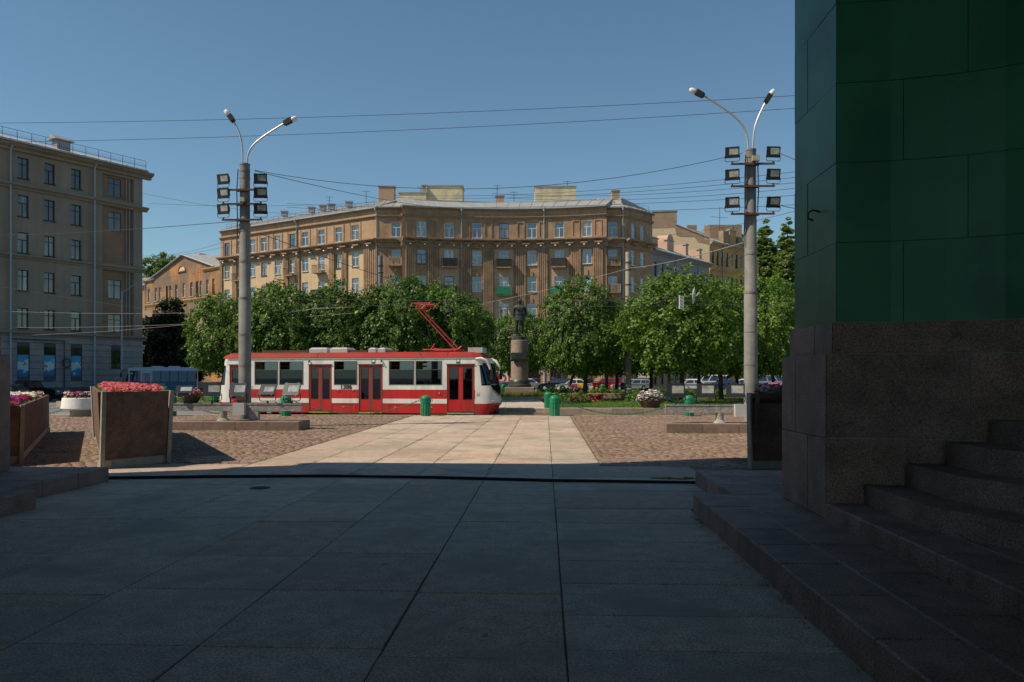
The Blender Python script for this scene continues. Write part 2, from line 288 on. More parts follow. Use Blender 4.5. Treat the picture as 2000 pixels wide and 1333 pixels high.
# ---------------------------------------------------------------- mesh helpers
class MB:
    def __init__(s): s.v = []; s.f = []; s.m = []
    def add(s, vs, fs, m=0):
        b = len(s.v); s.v.extend([tuple(q) for q in vs])
        for f in fs: s.f.append(tuple(b+i for i in f)); s.m.append(m)
    def quad(s, a, b, c, d, m=0): s.add([a, b, c, d], [(0,1,2,3)], m)
    def hexa(s, p, m=0): s.add(p, [(3,2,1,0),(4,5,6,7),(0,1,5,4),(1,2,6,5),(2,3,7,6),(3,0,4,7)], m)
    def box(s, x0, x1, y0, y1, z0, z1, m=0):
        s.hexa([(x0,y0,z0),(x1,y0,z0),(x1,y1,z0),(x0,y1,z0),(x0,y0,z1),(x1,y0,z1),(x1,y1,z1),(x0,y1,z1)], m)
    def bbox(s, x0, x1, y0, y1, z0, z1, b=.01, m=0):
        """box whose upper edges are chamfered"""
        s.loft([[(x0,y0,z0),(x1,y0,z0),(x1,y1,z0),(x0,y1,z0)], [(x0,y0,z1-b),(x1,y0,z1-b),(x1,y1,z1-b),(x0,y1,z1-b)],
                [(x0+b,y0+b,z1),(x1-b,y0+b,z1),(x1-b,y1-b,z1),(x0+b,y1-b,z1)]], m=m)
    def loft(s, rings, m=0, cap0=True, cap1=True, closed=True):
        n = len(rings[0]); b = len(s.v)
        for r in rings: s.v.extend([tuple(q) for q in r])
        for i in range(len(rings)-1):
            for j in range(n if closed else n-1):
                k = (j+1) % n
                s.f.append((b+i*n+j, b+i*n+k, b+(i+1)*n+k, b+(i+1)*n+j)); s.m.append(m)
        if cap0: s.f.append(tuple(b+j for j in reversed(range(n)))); s.m.append(m)
        if cap1: s.f.append(tuple(b+(len(rings)-1)*n+j for j in range(n))); s.m.append(m)
    def prism(s, poly, z0, z1, m=0): s.loft([[(x,y,z0) for x,y in poly], [(x,y,z1) for x,y in poly]], m)
    def tube(s, p0, p1, r0, r1=None, n=8, m=0, caps=True):
        if r1 is None: r1 = r0
        s.path([p0, p1], [r0, r1], n, m, caps)
    def path(s, pts, r, n=6, m=0, caps=True):
        pts = [Vector(p) for p in pts]
        if not isinstance(r, (list, tuple)): r = [r]*len(pts)
        rings = []; ref = None
        for i, p in enumerate(pts):
            t = (pts[min(i+1, len(pts)-1)] - pts[max(i-1, 0)]).normalized()
            if ref is None: ref = Vector((0,0,1)) if abs(t.z) < .9 else Vector((1,0,0))
            u = t.cross(ref).normalized(); w = u.cross(t).normalized(); ref = w
            rings.append([p + (u*math.cos(a)+w*math.sin(a))*r[i] for a in [2*math.pi*k/n for k in range(n)]])
        s.loft(rings, m, caps, caps)
    def lathe(s, prof, n=16, c=(0,0), m=0):
        s.loft([[(c[0]+r*math.cos(2*math.pi*k/n), c[1]+r*math.sin(2*math.pi*k/n), z) for k in range(n)] for r, z in prof], m)
    def mesh(s, name, mats, smooth=0, off=(0,0,0)):
        me = bpy.data.meshes.new(name)
        vs = s.v if off == (0,0,0) else [(x-off[0], y-off[1], z-off[2]) for x,y,z in s.v]
        me.from_pydata(vs, [], s.f)
        if not isinstance(mats, (list, tuple)): mats = [mats]
        for q in mats: me.materials.append(MT[q] if isinstance(q, str) else q)
        if len(mats) > 1: me.polygons.foreach_set('material_index', s.m)
        if smooth:
            me.polygons.foreach_set('use_smooth', [True]*len(me.polygons)); me.set_sharp_from_angle(angle=R(smooth))
        me.update(); return me
    def build(s, name, mats, parent=None, loc=(0,0,0), rz=0, smooth=0, world=False):
        """world=True: the vertices are given in world coordinates and are moved into the parent's frame"""
        off = tuple(parent.location) if (world and parent) else (0,0,0)
        return link(name, s.mesh(name, mats, smooth, off), parent, loc, rz)

def link(name, data, parent=None, loc=(0,0,0), rz=0):
    o = bpy.data.objects.new(name, data); col.objects.link(o); o.location = loc
    if rz: o.rotation_euler = (0,0,rz)
    o.parent = parent
    return o
def tag(o, label=None, cat=None, group=None, kind=None):
    if label: o['label'] = label
    if cat: o['category'] = cat
    if group: o['group'] = group
    if kind: o['kind'] = kind
    return o
def thing(name, label, cat, loc=(0,0,0), rz=0, group=None):
    return tag(link(name, None, None, loc, rz), label, cat, group)
def copy_tree(o, parent=None):
    c = o.copy(); col.objects.link(c); c.parent = parent
    for ch in list(o.children): copy_tree(ch, c)
    return c
def text_mesh(name, s, size, material, parent, loc, rot, thick=.004, align='CENTER', shear=0, bold=0.0):
    cu = bpy.data.curves.new(name, 'FONT'); cu.body = s; cu.size = size; cu.extrude = thick; cu.align_x = align; cu.shear = shear
    cu.resolution_u = 3; cu.offset = bold
    t = bpy.data.objects.new(name+'_tmp', cu); col.objects.link(t)
    dg = bpy.context.evaluated_depsgraph_get(); me = bpy.data.meshes.new_from_object(t.evaluated_get(dg))
    bpy.data.objects.remove(t); bpy.data.curves.remove(cu)
    me.name = name; me.materials.clear(); me.materials.append(MT[material])
    o = bpy.data.objects.new(name, me); col.objects.link(o); o.parent = parent; o.location = loc; o.rotation_euler = rot
    return o

def np_mesh(name, verts, faces_per, material, idx=None):
    """many equal n-gons: verts (k*n,3)"""
    me = bpy.data.meshes.new(name); nv = len(verts); k = nv//faces_per
    me.vertices.add(nv); me.vertices.foreach_set('co', np.asarray(verts, dtype=np.float32).ravel())
    me.loops.add(nv); me.loops.foreach_set('vertex_index', np.arange(nv, dtype=np.int32))
    me.polygons.add(k); me.polygons.foreach_set('loop_start', np.arange(0, nv, faces_per, dtype=np.int32))
    me.polygons.foreach_set('loop_total', np.full(k, faces_per, dtype=np.int32))
    for q in (material if isinstance(material, (list, tuple)) else [material]): me.materials.append(MT[q])
    if idx is not None: me.polygons.foreach_set('material_index', np.asarray(idx, dtype=np.int32))
    me.update(calc_edges=True); me.validate(); return me

def leaf_quads(rng, cen, size, nrm=None, flat=.5, ratio=.62):
    """rhombic leaves round the given centres; nrm biases their facing"""
    k = len(cen)
    n = rng.normal(size=(k,3))
    if nrm is not None: n = n*flat + nrm
    n /= np.linalg.norm(n, axis=1)[:,None]+1e-9
    a = rng.normal(size=(k,3)); a[:,2] -= .6
    a -= n*(a*n).sum(1)[:,None]; a /= np.linalg.norm(a, axis=1)[:,None]+1e-9
    b = np.cross(n, a)
    s = size*rng.uniform(.7, 1.35, size=(k,1))
    v = np.empty((k,4,3)); v[:,0] = cen-a*s*.5; v[:,1] = cen+b*s*.5*ratio+a*s*.08; v[:,2] = cen+a*s*.5; v[:,3] = cen-b*s*.5*ratio+a*s*.08
    return v.reshape(-1,3)

# ---------------------------------------------------------------- walls along a line
class Fac:
    """a wall line in plan, walked with the outside on the right hand; P(u, z, v): v metres out of the wall"""
    def __init__(s, pts):
        s.p = [Vector((q[0], q[1], 0)) for q in pts]; s.u = [0.0]
        for a, b in zip(s.p, s.p[1:]): s.u.append(s.u[-1]+(b-a).length)
        s.L = s.u[-1]; s.d = [(b-a).normalized() for a, b in zip(s.p, s.p[1:])]
        s.smooth = len(pts) > 5
        def nr(d): return Vector((d.y, -d.x, 0))
        s.vn = []
        for i in range(len(s.p)):
            a = nr(s.d[max(i-1,0)]); b = nr(s.d[min(i,len(s.d)-1)])
            m = (a+b).normalized(); k = max(.5, m.dot(a)); s.vn.append(m/k)
    def seg(s, u):
        for i in range(len(s.d)-1):
            if u < s.u[i+1]-1e-6: return i
        return len(s.d)-1
    def P(s, u, z, v=0.0):
        i = s.seg(u); t = (u-s.u[i])/(s.u[i+1]-s.u[i])
        n = s.vn[i].lerp(s.vn[i+1], t)
        q = s.p[i] + (s.p[i+1]-s.p[i])*t + n*v
        return (q.x, q.y, z)
    def ang(s, u): d = s.d[s.seg(u)]; return math.atan2(d.y, d.x)
    def cuts(s, u0, u1): return [u0]+[q for q in s.u if u0+1e-4 < q < u1-1e-4]+[u1]
    def box(s, mb, u0, u1, z0, z1, v0, v1, m=0):
        rings = [[s.P(u,z0,v1), s.P(u,z0,v0), s.P(u,z1,v0), s.P(u,z1,v1)] for u in s.cuts(u0,u1)]
        mb.loft(rings, m)
    def prof(s, mb, u0, u1, prof, m=0):
        """a moulding: closed profile [(v,z),..]"""
        mb.loft([[s.P(u,z,v) for v,z in prof] for u in s.cuts(u0,u1)], m)
    def wall(s, mb, u0, u1, z0, z1, ops=(), reveal=.25, m=0, v=0.0, mr=None):
        us = sorted(set(s.cuts(u0,u1)+[q for o in ops for q in o[:2] if u0 < q < u1])); zs = sorted(set([z0,z1]+[q for o in ops for q in o[2:4] if z0 < q < z1]))
        for a, b in zip(us, us[1:]):
            for c, d in zip(zs, zs[1:]):
                um, zm = (a+b)/2, (c+d)/2
                if any(o[0] < um < o[1] and o[2] < zm < o[3] for o in ops): continue
                mb.quad(s.P(a,c,v), s.P(b,c,v), s.P(b,d,v), s.P(a,d,v), m)
        mr = m if mr is None else mr
        for o in ops:
            a, b, c, d = o[:4]
            if b <= u0 or a >= u1 or d <= z0 or c >= z1: continue
            w = v-reveal
            mb.quad(s.P(a,c,v), s.P(a,d,v), s.P(a,d,w), s.P(a,c,w), mr); mb.quad(s.P(b,d,v), s.P(b,c,v), s.P(b,c,w), s.P(b,d,w), mr)
            mb.quad(s.P(a,d,v), s.P(b,d,v), s.P(b,d,w), s.P(a,d,w), mr); mb.quad(s.P(b,c,v), s.P(a,c,v), s.P(a,c,w), s.P(b,c,w), mr)

# ---------------------------------------------------------------- the ground
mb = MB(); mb.quad((-1500,-600,-.25),(1500,-600,-.25),(1500,2500,-.25),(-1500,2500,-.25))
tag(mb.build('street', 'asphalt'), kind='structure')
mb = MB(); mb.box(-30, 26, -14, 36.7, -.24, -.016)
plaza = tag(mb.build('plaza', 'sand'), kind='structure')
kerb_me = None
for i in range(28):
    mb = MB(); mb.bbox(-.99, .99, -.14, .14, -.125, .125, .015)
    if kerb_me is None: kerb_me = mb.mesh('kerb_stone', 'kerb')
    link('kerb_stone', kerb_me, plaza, (-29+2*i, 36.86, -.115))

rnd = random.Random(7)
COLS = [-7.25, -6.05, -4.83, -3.58, -2.32, -1.07, .136, 1.12]
ROWS = [2.2,3.8,5.2,6.62,7.93,9.83,11.3,13.1,14.6,16.1,17.45,18.7,19.9,21.06,23.3,25.7,27.7,29.8,31.4,32.95,34.9,36.68]
mb = MB(); mb.box(-7.9, 2.9, 1.0, 16.1, -.02, -.010); mb.box(-6.06, 1.13, 16.1, 36.69, -.02, -.010)
path = tag(mb.build('path', 'dark_joint'), kind='structure')
def slab(x0, x1, y0, y1):
    g = rnd.uniform(.004,.008); b = .006
    mb = MB(); mb.bbox(-(x1-x0)/2+g, (x1-x0)/2-g, -(y1-y0)/2+g, (y1-y0)/2-g, -.03, 0, b)
    o = mb.build('slab', 'slab', path, ((x0+x1)/2, (y0+y1)/2, rnd.uniform(-.004,.003)))
    o.rotation_euler = (rnd.uniform(-.0012,.0012), rnd.uniform(-.0015,.0015), 0)
for c in range(len(COLS)-1):
    rows = [y+rnd.uniform(-.05,.05) if rnd.random() < .6 else y+rnd.uniform(-.3,.3) for y in ROWS]
    rows[-1] = 36.68; rows[9] = 16.1
    if c == 0: rows = rows[:10]
    if c == 6: rows = [y for y in ROWS[9:]]
    for a, b in zip(rows, rows[1:]): slab(COLS[c], COLS[c+1], a, b)
y = 1.5
while y < 16.0:
    h = rnd.choice([.78,.85,.92,1.1]); y2 = min(16.1, y+h)
    if 16.1-y2 < .4: y2 = 16.1
    slab(.136, 1.98 if y < 10.3 else (2.52 if y < 13.2 else 2.88), y, y2); y = y2
for c0, c1 in ((-8.5,-7.25),):
    for a, b in zip(ROWS[:9], ROWS[1:10]): slab(c0, c1, a+.2, b+.2 if b < 16 else 16.1)

# setts either side of the path
rng = np.random.default_rng(3)
def sett_rows(x0, x1, y0, y1):
    out = []; y = y0
    while y < y1-.1:
        h = rng.uniform(.095,.125); x = x0+rng.uniform(-.1,0)
        while x < x1:
            w = rng.uniform(.16,.34); a = max(x, x0); b = min(x+w, x1)
            if b-a > .05: out.append((a+.009, b-.009, y+.008, min(y+h, y1)-.008))
            x += w
        y += h
    return np.array(out)
blk = [sett_rows(1.14, 15, 16.12, 36.7), sett_rows(-25.5, -6.07, 16.12, 36.7), sett_rows(2.9, 14, 13.5, 16.12), sett_rows(-19,-8.6,13.5,16.12)]
S = np.concatenate(blk)
cx = (S[:,0]+S[:,1])/2; cy = (S[:,2]+S[:,3])/2
vis = ((cx > 1.1) & (cx < 3.9) & (cy > 16.1)) | ((cx > -7.7) & (cx < -6) & (cy > 16.1))
order = np.argsort(np.where(vis, cy, 1e6)); near = order[:300]; far = order[300:]
def sett_verts(q):
    k = len(q); z = rng.uniform(-.007,.003,(k,1)); zz = z+rng.uniform(-.002,.002,(k,4)); j = rng.uniform(-.006,.006,(k,8,2)); i = .012
    v = np.empty((k,8,3))
    for n_, (a, b) in enumerate(((0,2),(1,2),(1,3),(0,3))):
        v[:,n_,0] = q[:,a]; v[:,n_,1] = q[:,b]; v[:,n_,2] = -.036
        v[:,4+n_,0] = q[:,a]+(i if a == 0 else -i); v[:,4+n_,1] = q[:,b]+(i if b == 2 else -i); v[:,4+n_,2] = zz[:,n_]
    v[:,:,:2] += j
    return v
v = sett_verts(S[far]); k = len(v)
fi = np.array([(4,5,6,7),(0,1,5,4),(1,2,6,5),(2,3,7,6),(3,0,4,7)])
F = (fi[None]+8*np.arange(k)[:,None,None]).reshape(-1,4)
me = bpy.data.meshes.new('sett_field'); me.vertices.add(k*8); me.vertices.foreach_set('co', v.astype(np.float32).ravel())
me.loops.add(F.size); me.loops.foreach_set('vertex_index', F.astype(np.int32).ravel())
me.polygons.add(len(F)); me.polygons.foreach_set('loop_start', np.arange(0, F.size, 4, dtype=np.int32)); me.polygons.foreach_set('loop_total', np.full(len(F), 4, dtype=np.int32))
me.materials.append(MT['sett']); me.update(calc_edges=True)
tag(link('sett_field', me, plaza), kind='stuff')
vn = sett_verts(S[near])
for q in vn:
    c = q.mean(0); mb = MB(); mb.add([tuple(p-c) for p in q], [tuple(f) for f in fi]); mb.build('sett', 'sett_single', plaza, tuple(c))

# weeds and grass in the joints of the setts and along the kerbs
def blades(cen, h, w, mat_name, name, parent=None, kind='stuff', lean=.5):
    k = len(cen); a = rng.uniform(0, 2*np.pi, k); hh = h*rng.uniform(.5,1.4,k); ww = w*rng.uniform(.6,1.3,k)
    dx = np.stack([np.cos(a)*ww, np.sin(a)*ww, np.zeros(k)],1); tip = np.stack([rng.normal(0,lean,k)*hh, rng.normal(0,lean,k)*hh, hh],1)
    v = np.empty((k,3,3)); v[:,0] = cen-dx; v[:,1] = cen+dx; v[:,2] = cen+tip
    o = link(name, np_mesh(name, v.reshape(-1,3), 3, mat_name), parent); o['kind'] = kind; return o
def tufts(n, x0, x1, y0, y1, per=14, spread=.06):
    c = np.stack([rng.uniform(x0,x1,n), rng.uniform(y0,y1,n), np.full(n,-.012)],1)
    return (c[:,None]+rng.normal(0,1,(n,per,3))*np.array([spread*1.6,spread,0])).reshape(-1,3)
T = [tufts(900,1.2,14,17.2,36.5,12), tufts(1100,-20,-6.2,17.2,36.5,12), tufts(120,-13,-8,26.2,26.75,30,.05), tufts(160,-17,-10,17,26,18), tufts(60,1.05,1.2,16.5,36,12,.03), tufts(40,-6.12,-6.0,16.5,36,12,.03), tufts(30,.11,.16,16.5,36.5,8,.02), tufts(150,-20,14,36.2,36.68,16,.05), tufts(60,3.6,9,25.3,25.55,16,.05), tufts(30,-1.1,-1.04,17,36,8,.02)]+[tufts(22,q-.03,q+.03,16.5,36.5,8,.02) for q in (-4.83,-3.58,-2.32)]+[tufts(8,q-.02,q+.02,11,16,6,.015) for q in (-4.83,-3.58,-2.32,-1.07,.136)]+[tufts(40,1.86,1.95,3,10.5,7,.02),tufts(30,3.0,3.04,8.9,10.3,6,.01)]
tag(blades(np.concatenate(T), .035, .006, 'blade_dry', 'weeds'), 'sparse weeds and dry grass growing between the setts of the square', 'weeds')

# shallow puddles left in the shade
def puddle(cx, cy, rx, ry, label, z=.0045):
    rr = random.Random(int(cx*100)); pts = []
    for i in range(26):
        a = 2*math.pi*i/26; k = rr.uniform(.65,1.1); pts.append((math.cos(a)*rx*k, math.sin(a)*ry*k))
    mb = MB(); mb.prism(pts, 0, .004); o = mb.build('puddle', 'water', None, (cx, cy, z)); tag(o, label, 'puddle', kind='stuff')
puddle((2.29,14.18,0.00)[0], (2.29,14.18,0.00)[1], .42, .16, 'small puddle on the slabs beside the right step of the gate')
puddle((-7.13,16.29,0.00)[0], (-7.13,16.29,0.00)[1], .5, .10, 'small puddle on the setts in the shade of the tall pink flower planter')

# ---------------------------------------------------------------- the gate
gate = thing('triumphal_gate', 'green painted copper gate on dark red granite base framing the foreground', 'gate', (-2.5, 10, 0))
def gp(mb, name, m, smooth=0): return mb.build(name, m, gate, world=True, smooth=smooth)
def chaikin(p):
    o = [p[0]]
    for a, b in zip(p, p[1:]): o += [(a[0]*.75+b[0]*.25, a[1]*.75+b[1]*.25), (a[0]*.25+b[0]*.75, a[1]*.25+b[1]*.75)]
    return o+[p[-1]]
def side(pts, left): return [(-5.0-x, y) for x, y in reversed(pts)] if left else pts
def pbox(mb, x0, x1, y0, y1, z0, z1, left, b=.012):
    if left: x0, x1 = -5.0-x1, -5.0-x0
    mb.bbox(x0, x1, y0, y1, z0, z1, b)
ARC = chaikin([(3.75,8.72),(4.42,8.54),(4.82,8.34),(5.45,7.8),(5.95,7.1),(6.2,6.2)])
for left in (False, True):
    # steps
    y = 2.0; rr = random.Random(11)
    mb = MB(); pbox(mb, 1.958, 3.03, 1.9, 10.595, 0, .236, left, .004); pbox(mb, 2.508, 10.1, 10.625, 13.39, 0, .232, left, .004); pbox(mb, 3.036, 6.2, 1.6, 8.75, 0, .418, left, .004); gp(mb, 'mortar', 'mortar')
    while y < 10.55:
        y2 = min(10.6, y+rr.choice([.75,.95,1.2,1.4]))
        if 10.6-y2 < .5: y2 = 10.6
        mb = MB(); pbox(mb, 1.95+rr.uniform(-.006,.006), 2.47, y+.006, y2-.006, 0, .25+rr.uniform(-.004,.002), left, .014); gp(mb, 'step_stone', 'granite'); y = y2
    y = 2.0
    while y < 10.55:
        y2 = min(10.6, y+rr.choice([1.1,1.4,1.7]))
        if 10.6-y2 < .5: y2 = 10.6
        mb = MB(); pbox(mb, 2.485, 3.02 if y2 < 8.6 else 3.25, y+.007, y2-.007, 0, .247, left, .008); gp(mb, 'tread_slab', 'granite'); y = y2
    y = 10.62
    for y2 in (11.6, 12.5, 13.4):
        mb = MB(); pbox(mb, 2.5, 2.98, y+.006, y2-.006, 0, .245, left, .014); gp(mb, 'step_stone', 'granite')
        mb = MB(); pbox(mb, 2.995, 4.4, y+.006, y2-.006, 0, .243, left, .008); gp(mb, 'tread_slab', 'granite')
        mb = MB(); pbox(mb, 4.41, 10.2, y+.006, y2-.006, 0, .243, left, .008); gp(mb, 'tread_slab', 'granite'); y = y2
    # second step and the winding stair in the passage wall
    y = 1.5
    for y2 in (2.6,3.5,4.6,5.4,6.3,7.0,7.8,8.78):
        mb = MB(); pbox(mb, 3.03, 3.5, y+.006, y2-.006, .0, .43, left, .014); gp(mb, 'step_stone', 'granite')
        mb = MB(); pbox(mb, 3.515, 6.3, y+.006, y2-.006, .0, .427, left, .008); gp(mb, 'tread_slab', 'granite'); y = y2
    for k, (xa, yc, h) in enumerate(((3.43,7.25,.64),(3.82,7.5,.88),(4.18,7.7,1.12),(4.56,7.85,1.36))):
        outl = [(xa,8.72-.12*k),(xa,yc),(xa+.32,yc-.85),(xa+.85,yc-1.5),(xa+1.6,yc-1.95),(6.25,yc-2.1),(6.25,8.0),(5.6,8.3)]
        if left: outl = [(-5-x,y_) for x,y_ in outl]
        mb = MB(); mb.loft([[(x,y_,.2) for x,y_ in outl],[(x,y_,h) for x,y_ in outl]]); gp(mb, 'stair_step', 'granite')
    # granite base and green copper sheets of the passage wall
    for lev, (xo, zs, m, vv) in enumerate(((3.05, [.25,1.13,2.05], 'granite', 0.0), (3.05, [2.05,2.40], 'granite', -.10), (3.05, [2.40,3.28,4.16,5.04,5.92,6.8,7.68,8.56,9.44,10.3], 'green', -.16))):
        pts = [(xo,10.4),(xo,8.8)]+[p for p in ARC]+[(6.2,2.0),(6.2,-12.0)]
        F = Fac(side(pts, left)); ext = .0
        for i, (z0, z1) in enumerate(zip(zs, zs[1:])):
            J = [0, (.55 if i % 2 else 1.0), 1.6, (2.42 if i % 2 == 0 else 3.02), (3.7 if i % 2 == 0 else 4.4), 5.4, 7.0, 8.6, 10.2, 11.8, 13.4, 15.0, 17.0, 19.0, F.L]
            if left: J = sorted(F.L-q for q in J)
            g = .006 if m == 'granite' else .003
            for a, b in zip(J, J[1:]):
                if b-a < .2: continue
                mb = MB()
                if m == 'granite': F.box(mb, a+g, b-g, z0+g, z1-g, vv-.25, vv+rr.uniform(-.004,.004)); gp(mb, 'granite_block', 'granite')
                else:
                    on_face = (b <= 1.61) if not left else (a >= F.L-1.61)
                    F.box(mb, a+g, b-g, z0+g, z1-g, vv-.04, vv+rr.uniform(-.003,.003)); gp(mb, 'copper_sheet', 'green_copper')
        mb = MB(); F.wall(mb, 0, F.L, zs[0], zs[-1], v=vv-.02); gp(mb, 'joint_backing', 'granite_core' if m == 'granite' else 'green_copper_joint')
    # far return of the pylon, pylon body
    F = Fac(side([(9.7,10.4),(3.06,10.4)], left)); uoff = .0
    for z0, z1 in zip([.25,1.13,2.05,3.0,4.0,5.0,6.0,7.0,8.0,9.0], [1.13,2.05,3.0,4.0,5.0,6.0,7.0,8.0,9.0,10.3]):
        for q in range(4):
            ua, ub_ = q*1.66+.004, q*1.66+1.656
            if z0 > 2 and not left: ub_ = min(ub_, F.L-.17)
            if z0 > 2 and left: ua = max(ua, .17)
            mb = MB(); F.box(mb, ua, ub_, z0+.004, z1-.004, -.2, 0 if z0 < 2 else -.1); gp(mb, 'granite_block' if z0 < 2 else 'copper_sheet', 'granite' if z0 < 2 else 'green_copper')
    body = [(3.5,10.2),(9.65,10.2),(9.65,-12),(6.6,-12),(6.6,6.2),(6.3,7.2),(5.7,8.1),(4.9,8.75),(3.5,9.1)]  # runs on unseen behind the camera to shut out sky light
    if left: body = [(-5-x,y_) for x,y_ in body]
    mb = MB(); mb.prism(body, .2, 10.3); gp(mb, 'pylon_core', 'green_copper')
    # column pedestals and columns on the far front
    for k, xa in enumerate((3.9, 6.0, 8.0)):
        mb = MB(); pbox(mb, xa, xa+1.75, 10.9, 12.9, .24, 2.15, left, .03); gp(mb, 'pedestal', 'granite')
        mb = MB(); pbox(mb, xa+.09, xa+1.66, 10.99, 12.81, 2.15, 2.5, left, .03); gp(mb, 'pedestal_cap', 'granite')
        c = (xa+.87 if not left else -5-xa-.87, 11.6)
        mb = MB(); mb.lathe([(.86,2.5),(.86,2.7),(.74,2.8),(.78,2.9),(.66,3.0),(.64,6),(.56,9.6),(.62,9.65),(.62,9.75),(.8,10.3)], 28, c); gp(mb, 'column', 'green_copper', 30)
    mb = MB(); pbox(mb, 3.7, 9.55, 10.42, 12.2, 10.3, 11.9, left); pbox(mb, 3.5, 9.7, 10.42, 12.45, 11.9, 12.4, left); gp(mb, 'entablature', 'green_copper')  # unseen entablature, front corner set for where its shadow lands
# unseen arch, vault and attic over the passage, shaped for the shade they cast
mb = MB(); n = 24; ctr, sp, rad, top = -2.5, 8.2, 5.75, 15.0
A = [(ctr-rad*math.cos(math.pi*i/n), sp+rad*math.sin(math.pi*i/n)) for i in range(n+1)]
A = [(-8.25,8.2)]+A[1:-1]+[(3.25,8.2)]
for (xa,za),(xb,zb) in zip(A, A[1:]):
    mb.quad((xa,10.4,za),(xb,10.4,zb),(xb,10.4,top),(xa,10.4,top)); mb.quad((xa,10.4,za),(xa,7.0,za),(xb,7.0,zb),(xb,10.4,zb)); mb.quad((xa,7.0,za),(xb,7.0,zb),(xb,7.0,top),(xa,7.0,top))
mb.box(-14.6,-8.25,7.0,10.4,10.3,15); mb.box(3.25,9.6,7.0,10.4,10.3,15)
gp(mb, 'arch', 'green_copper')
mb = MB(); mb.box(-14.6,9.6,-12,6.99,10.3,15); gp(mb, 'vault', 'vault')  # unseen, lengthened behind the camera to dim the foreground
mb = MB(); mb.box(-14.9,9.9,-12.6,10.41,15,15.8); gp(mb, 'cornice', 'green_copper')
mb = MB(); mb.box(-12,7,-10,10.2,15.8,20.2); gp(mb, 'attic', 'green_copper')
for left in (False, True):
    mb = MB(); pbox(mb, 3.6, 7.2, 10.42, 11.3, 12.4, 20.4, left); gp(mb, 'attic_block', 'green_copper')  # unseen blocks, placed so their shadow edge falls across the square
mb = MB(); mb.path([(3.20,9.42,3.72),(3.11,9.42,3.74),(3.06,9.42,3.70),(3.06,9.42,3.64),(3.12,9.42,3.62)], .012, 6)
gp(mb, 'hook', 'iron')

# black cable lying across the slabs, iron drain
mb = MB(); mb.path([(-7.77,13.60,0.03),(-5.85,13.89,0.03),(-3.87,14.05,0.03),(-1.84,13.92,0.03),(0.17,13.59,0.03),(1.42,13.51,0.03),(2.57,13.42,0.03)], .026, 8)
tag(mb.build('cable', 'black', smooth=60), 'thick black cable lying across the slabs from step to step', 'cable')
mb = MB(); mb.lathe([(.165,0),(.165,.008),(.13,.008),(.12,.003),(.0,.003)], 24)
dr = thing('drain_cover', 'small round black iron drain cover set in the shaded slabs', 'drain', ((-4.60,12.67,0.00)[0], (-4.60,12.67,0.00)[1], .001)); mb.build('rim', 'iron', dr)
mb = MB()
for i in range(-3,4): mb.box(-.11, .11, i*.032-.008, i*.032+.008, .004, .009)
mb.build('grate', 'iron', dr)

def poster_mat():
    m = bpy.data.materials.new('seaside_poster'); m.use_nodes = True
    n = m.node_tree.nodes; l = m.node_tree.links; b = n['Principled BSDF']; b.inputs['Roughness'].default_value = .35
    tc = n.new('ShaderNodeTexCoord'); oi = n.new('ShaderNodeObjectInfo'); geo = n.new('ShaderNodeNewGeometry')
    sx = n.new('ShaderNodeSeparateXYZ'); l.new(tc.outputs['Generated'], sx.inputs[0])
    cr = n.new('ShaderNodeValToRGB'); e = cr.color_ramp.elements
    e[0].position = 0; e[0].color = (.01,.12,.30,1); e[1].position = 1; e[1].color = (.02,.30,.55,1)
    for p, c in ((.28,(.02,.22,.45,1)),(.33,(.45,.60,.66,1)),(.7,(.50,.62,.68,1)),(.74,(.03,.33,.58,1))):
        q = e.new(p); q.color = c
    t = n.new('ShaderNodeTexNoise'); t.inputs['Scale'].default_value = 2.2; t.inputs['Detail'].default_value = 3; l.new(geo.outputs['Position'], t.inputs['Vector'])
    ad = n.new('ShaderNodeMath'); ad.operation = 'MULTIPLY_ADD'; ad.inputs[1].default_value = .9; l.new(t.outputs[0], ad.inputs[0])
    sb = n.new('ShaderNodeMath'); sb.operation = 'SUBTRACT'; sb.inputs[1].default_value = .45; l.new(sx.outputs['Z'], sb.inputs[0]); l.new(sb.outputs[0], ad.inputs[2])
    l.new(ad.outputs[0], cr.inputs[0])
    t2 = n.new('ShaderNodeTexNoise'); t2.inputs['Scale'].default_value = 1.6; t2.inputs['Detail'].default_value = 4; l.new(geo.outputs['Position'], t2.inputs['Vector'])
    r = n.new('ShaderNodeMapRange'); r.inputs[1].default_value = .60; r.inputs[2].default_value = .64; l.new(t2.outputs[0], r.inputs[0])
    mx = n.new('ShaderNodeMix'); mx.data_type = 'RGBA'; l.new(r.outputs[0], mx.inputs[0]); l.new(cr.outputs[0], mx.inputs[6]); mx.inputs[7].default_value = (.06,.13,.15,1)
    l.new(mx.outputs[2], b.inputs['Base Color'])
poster_mat()

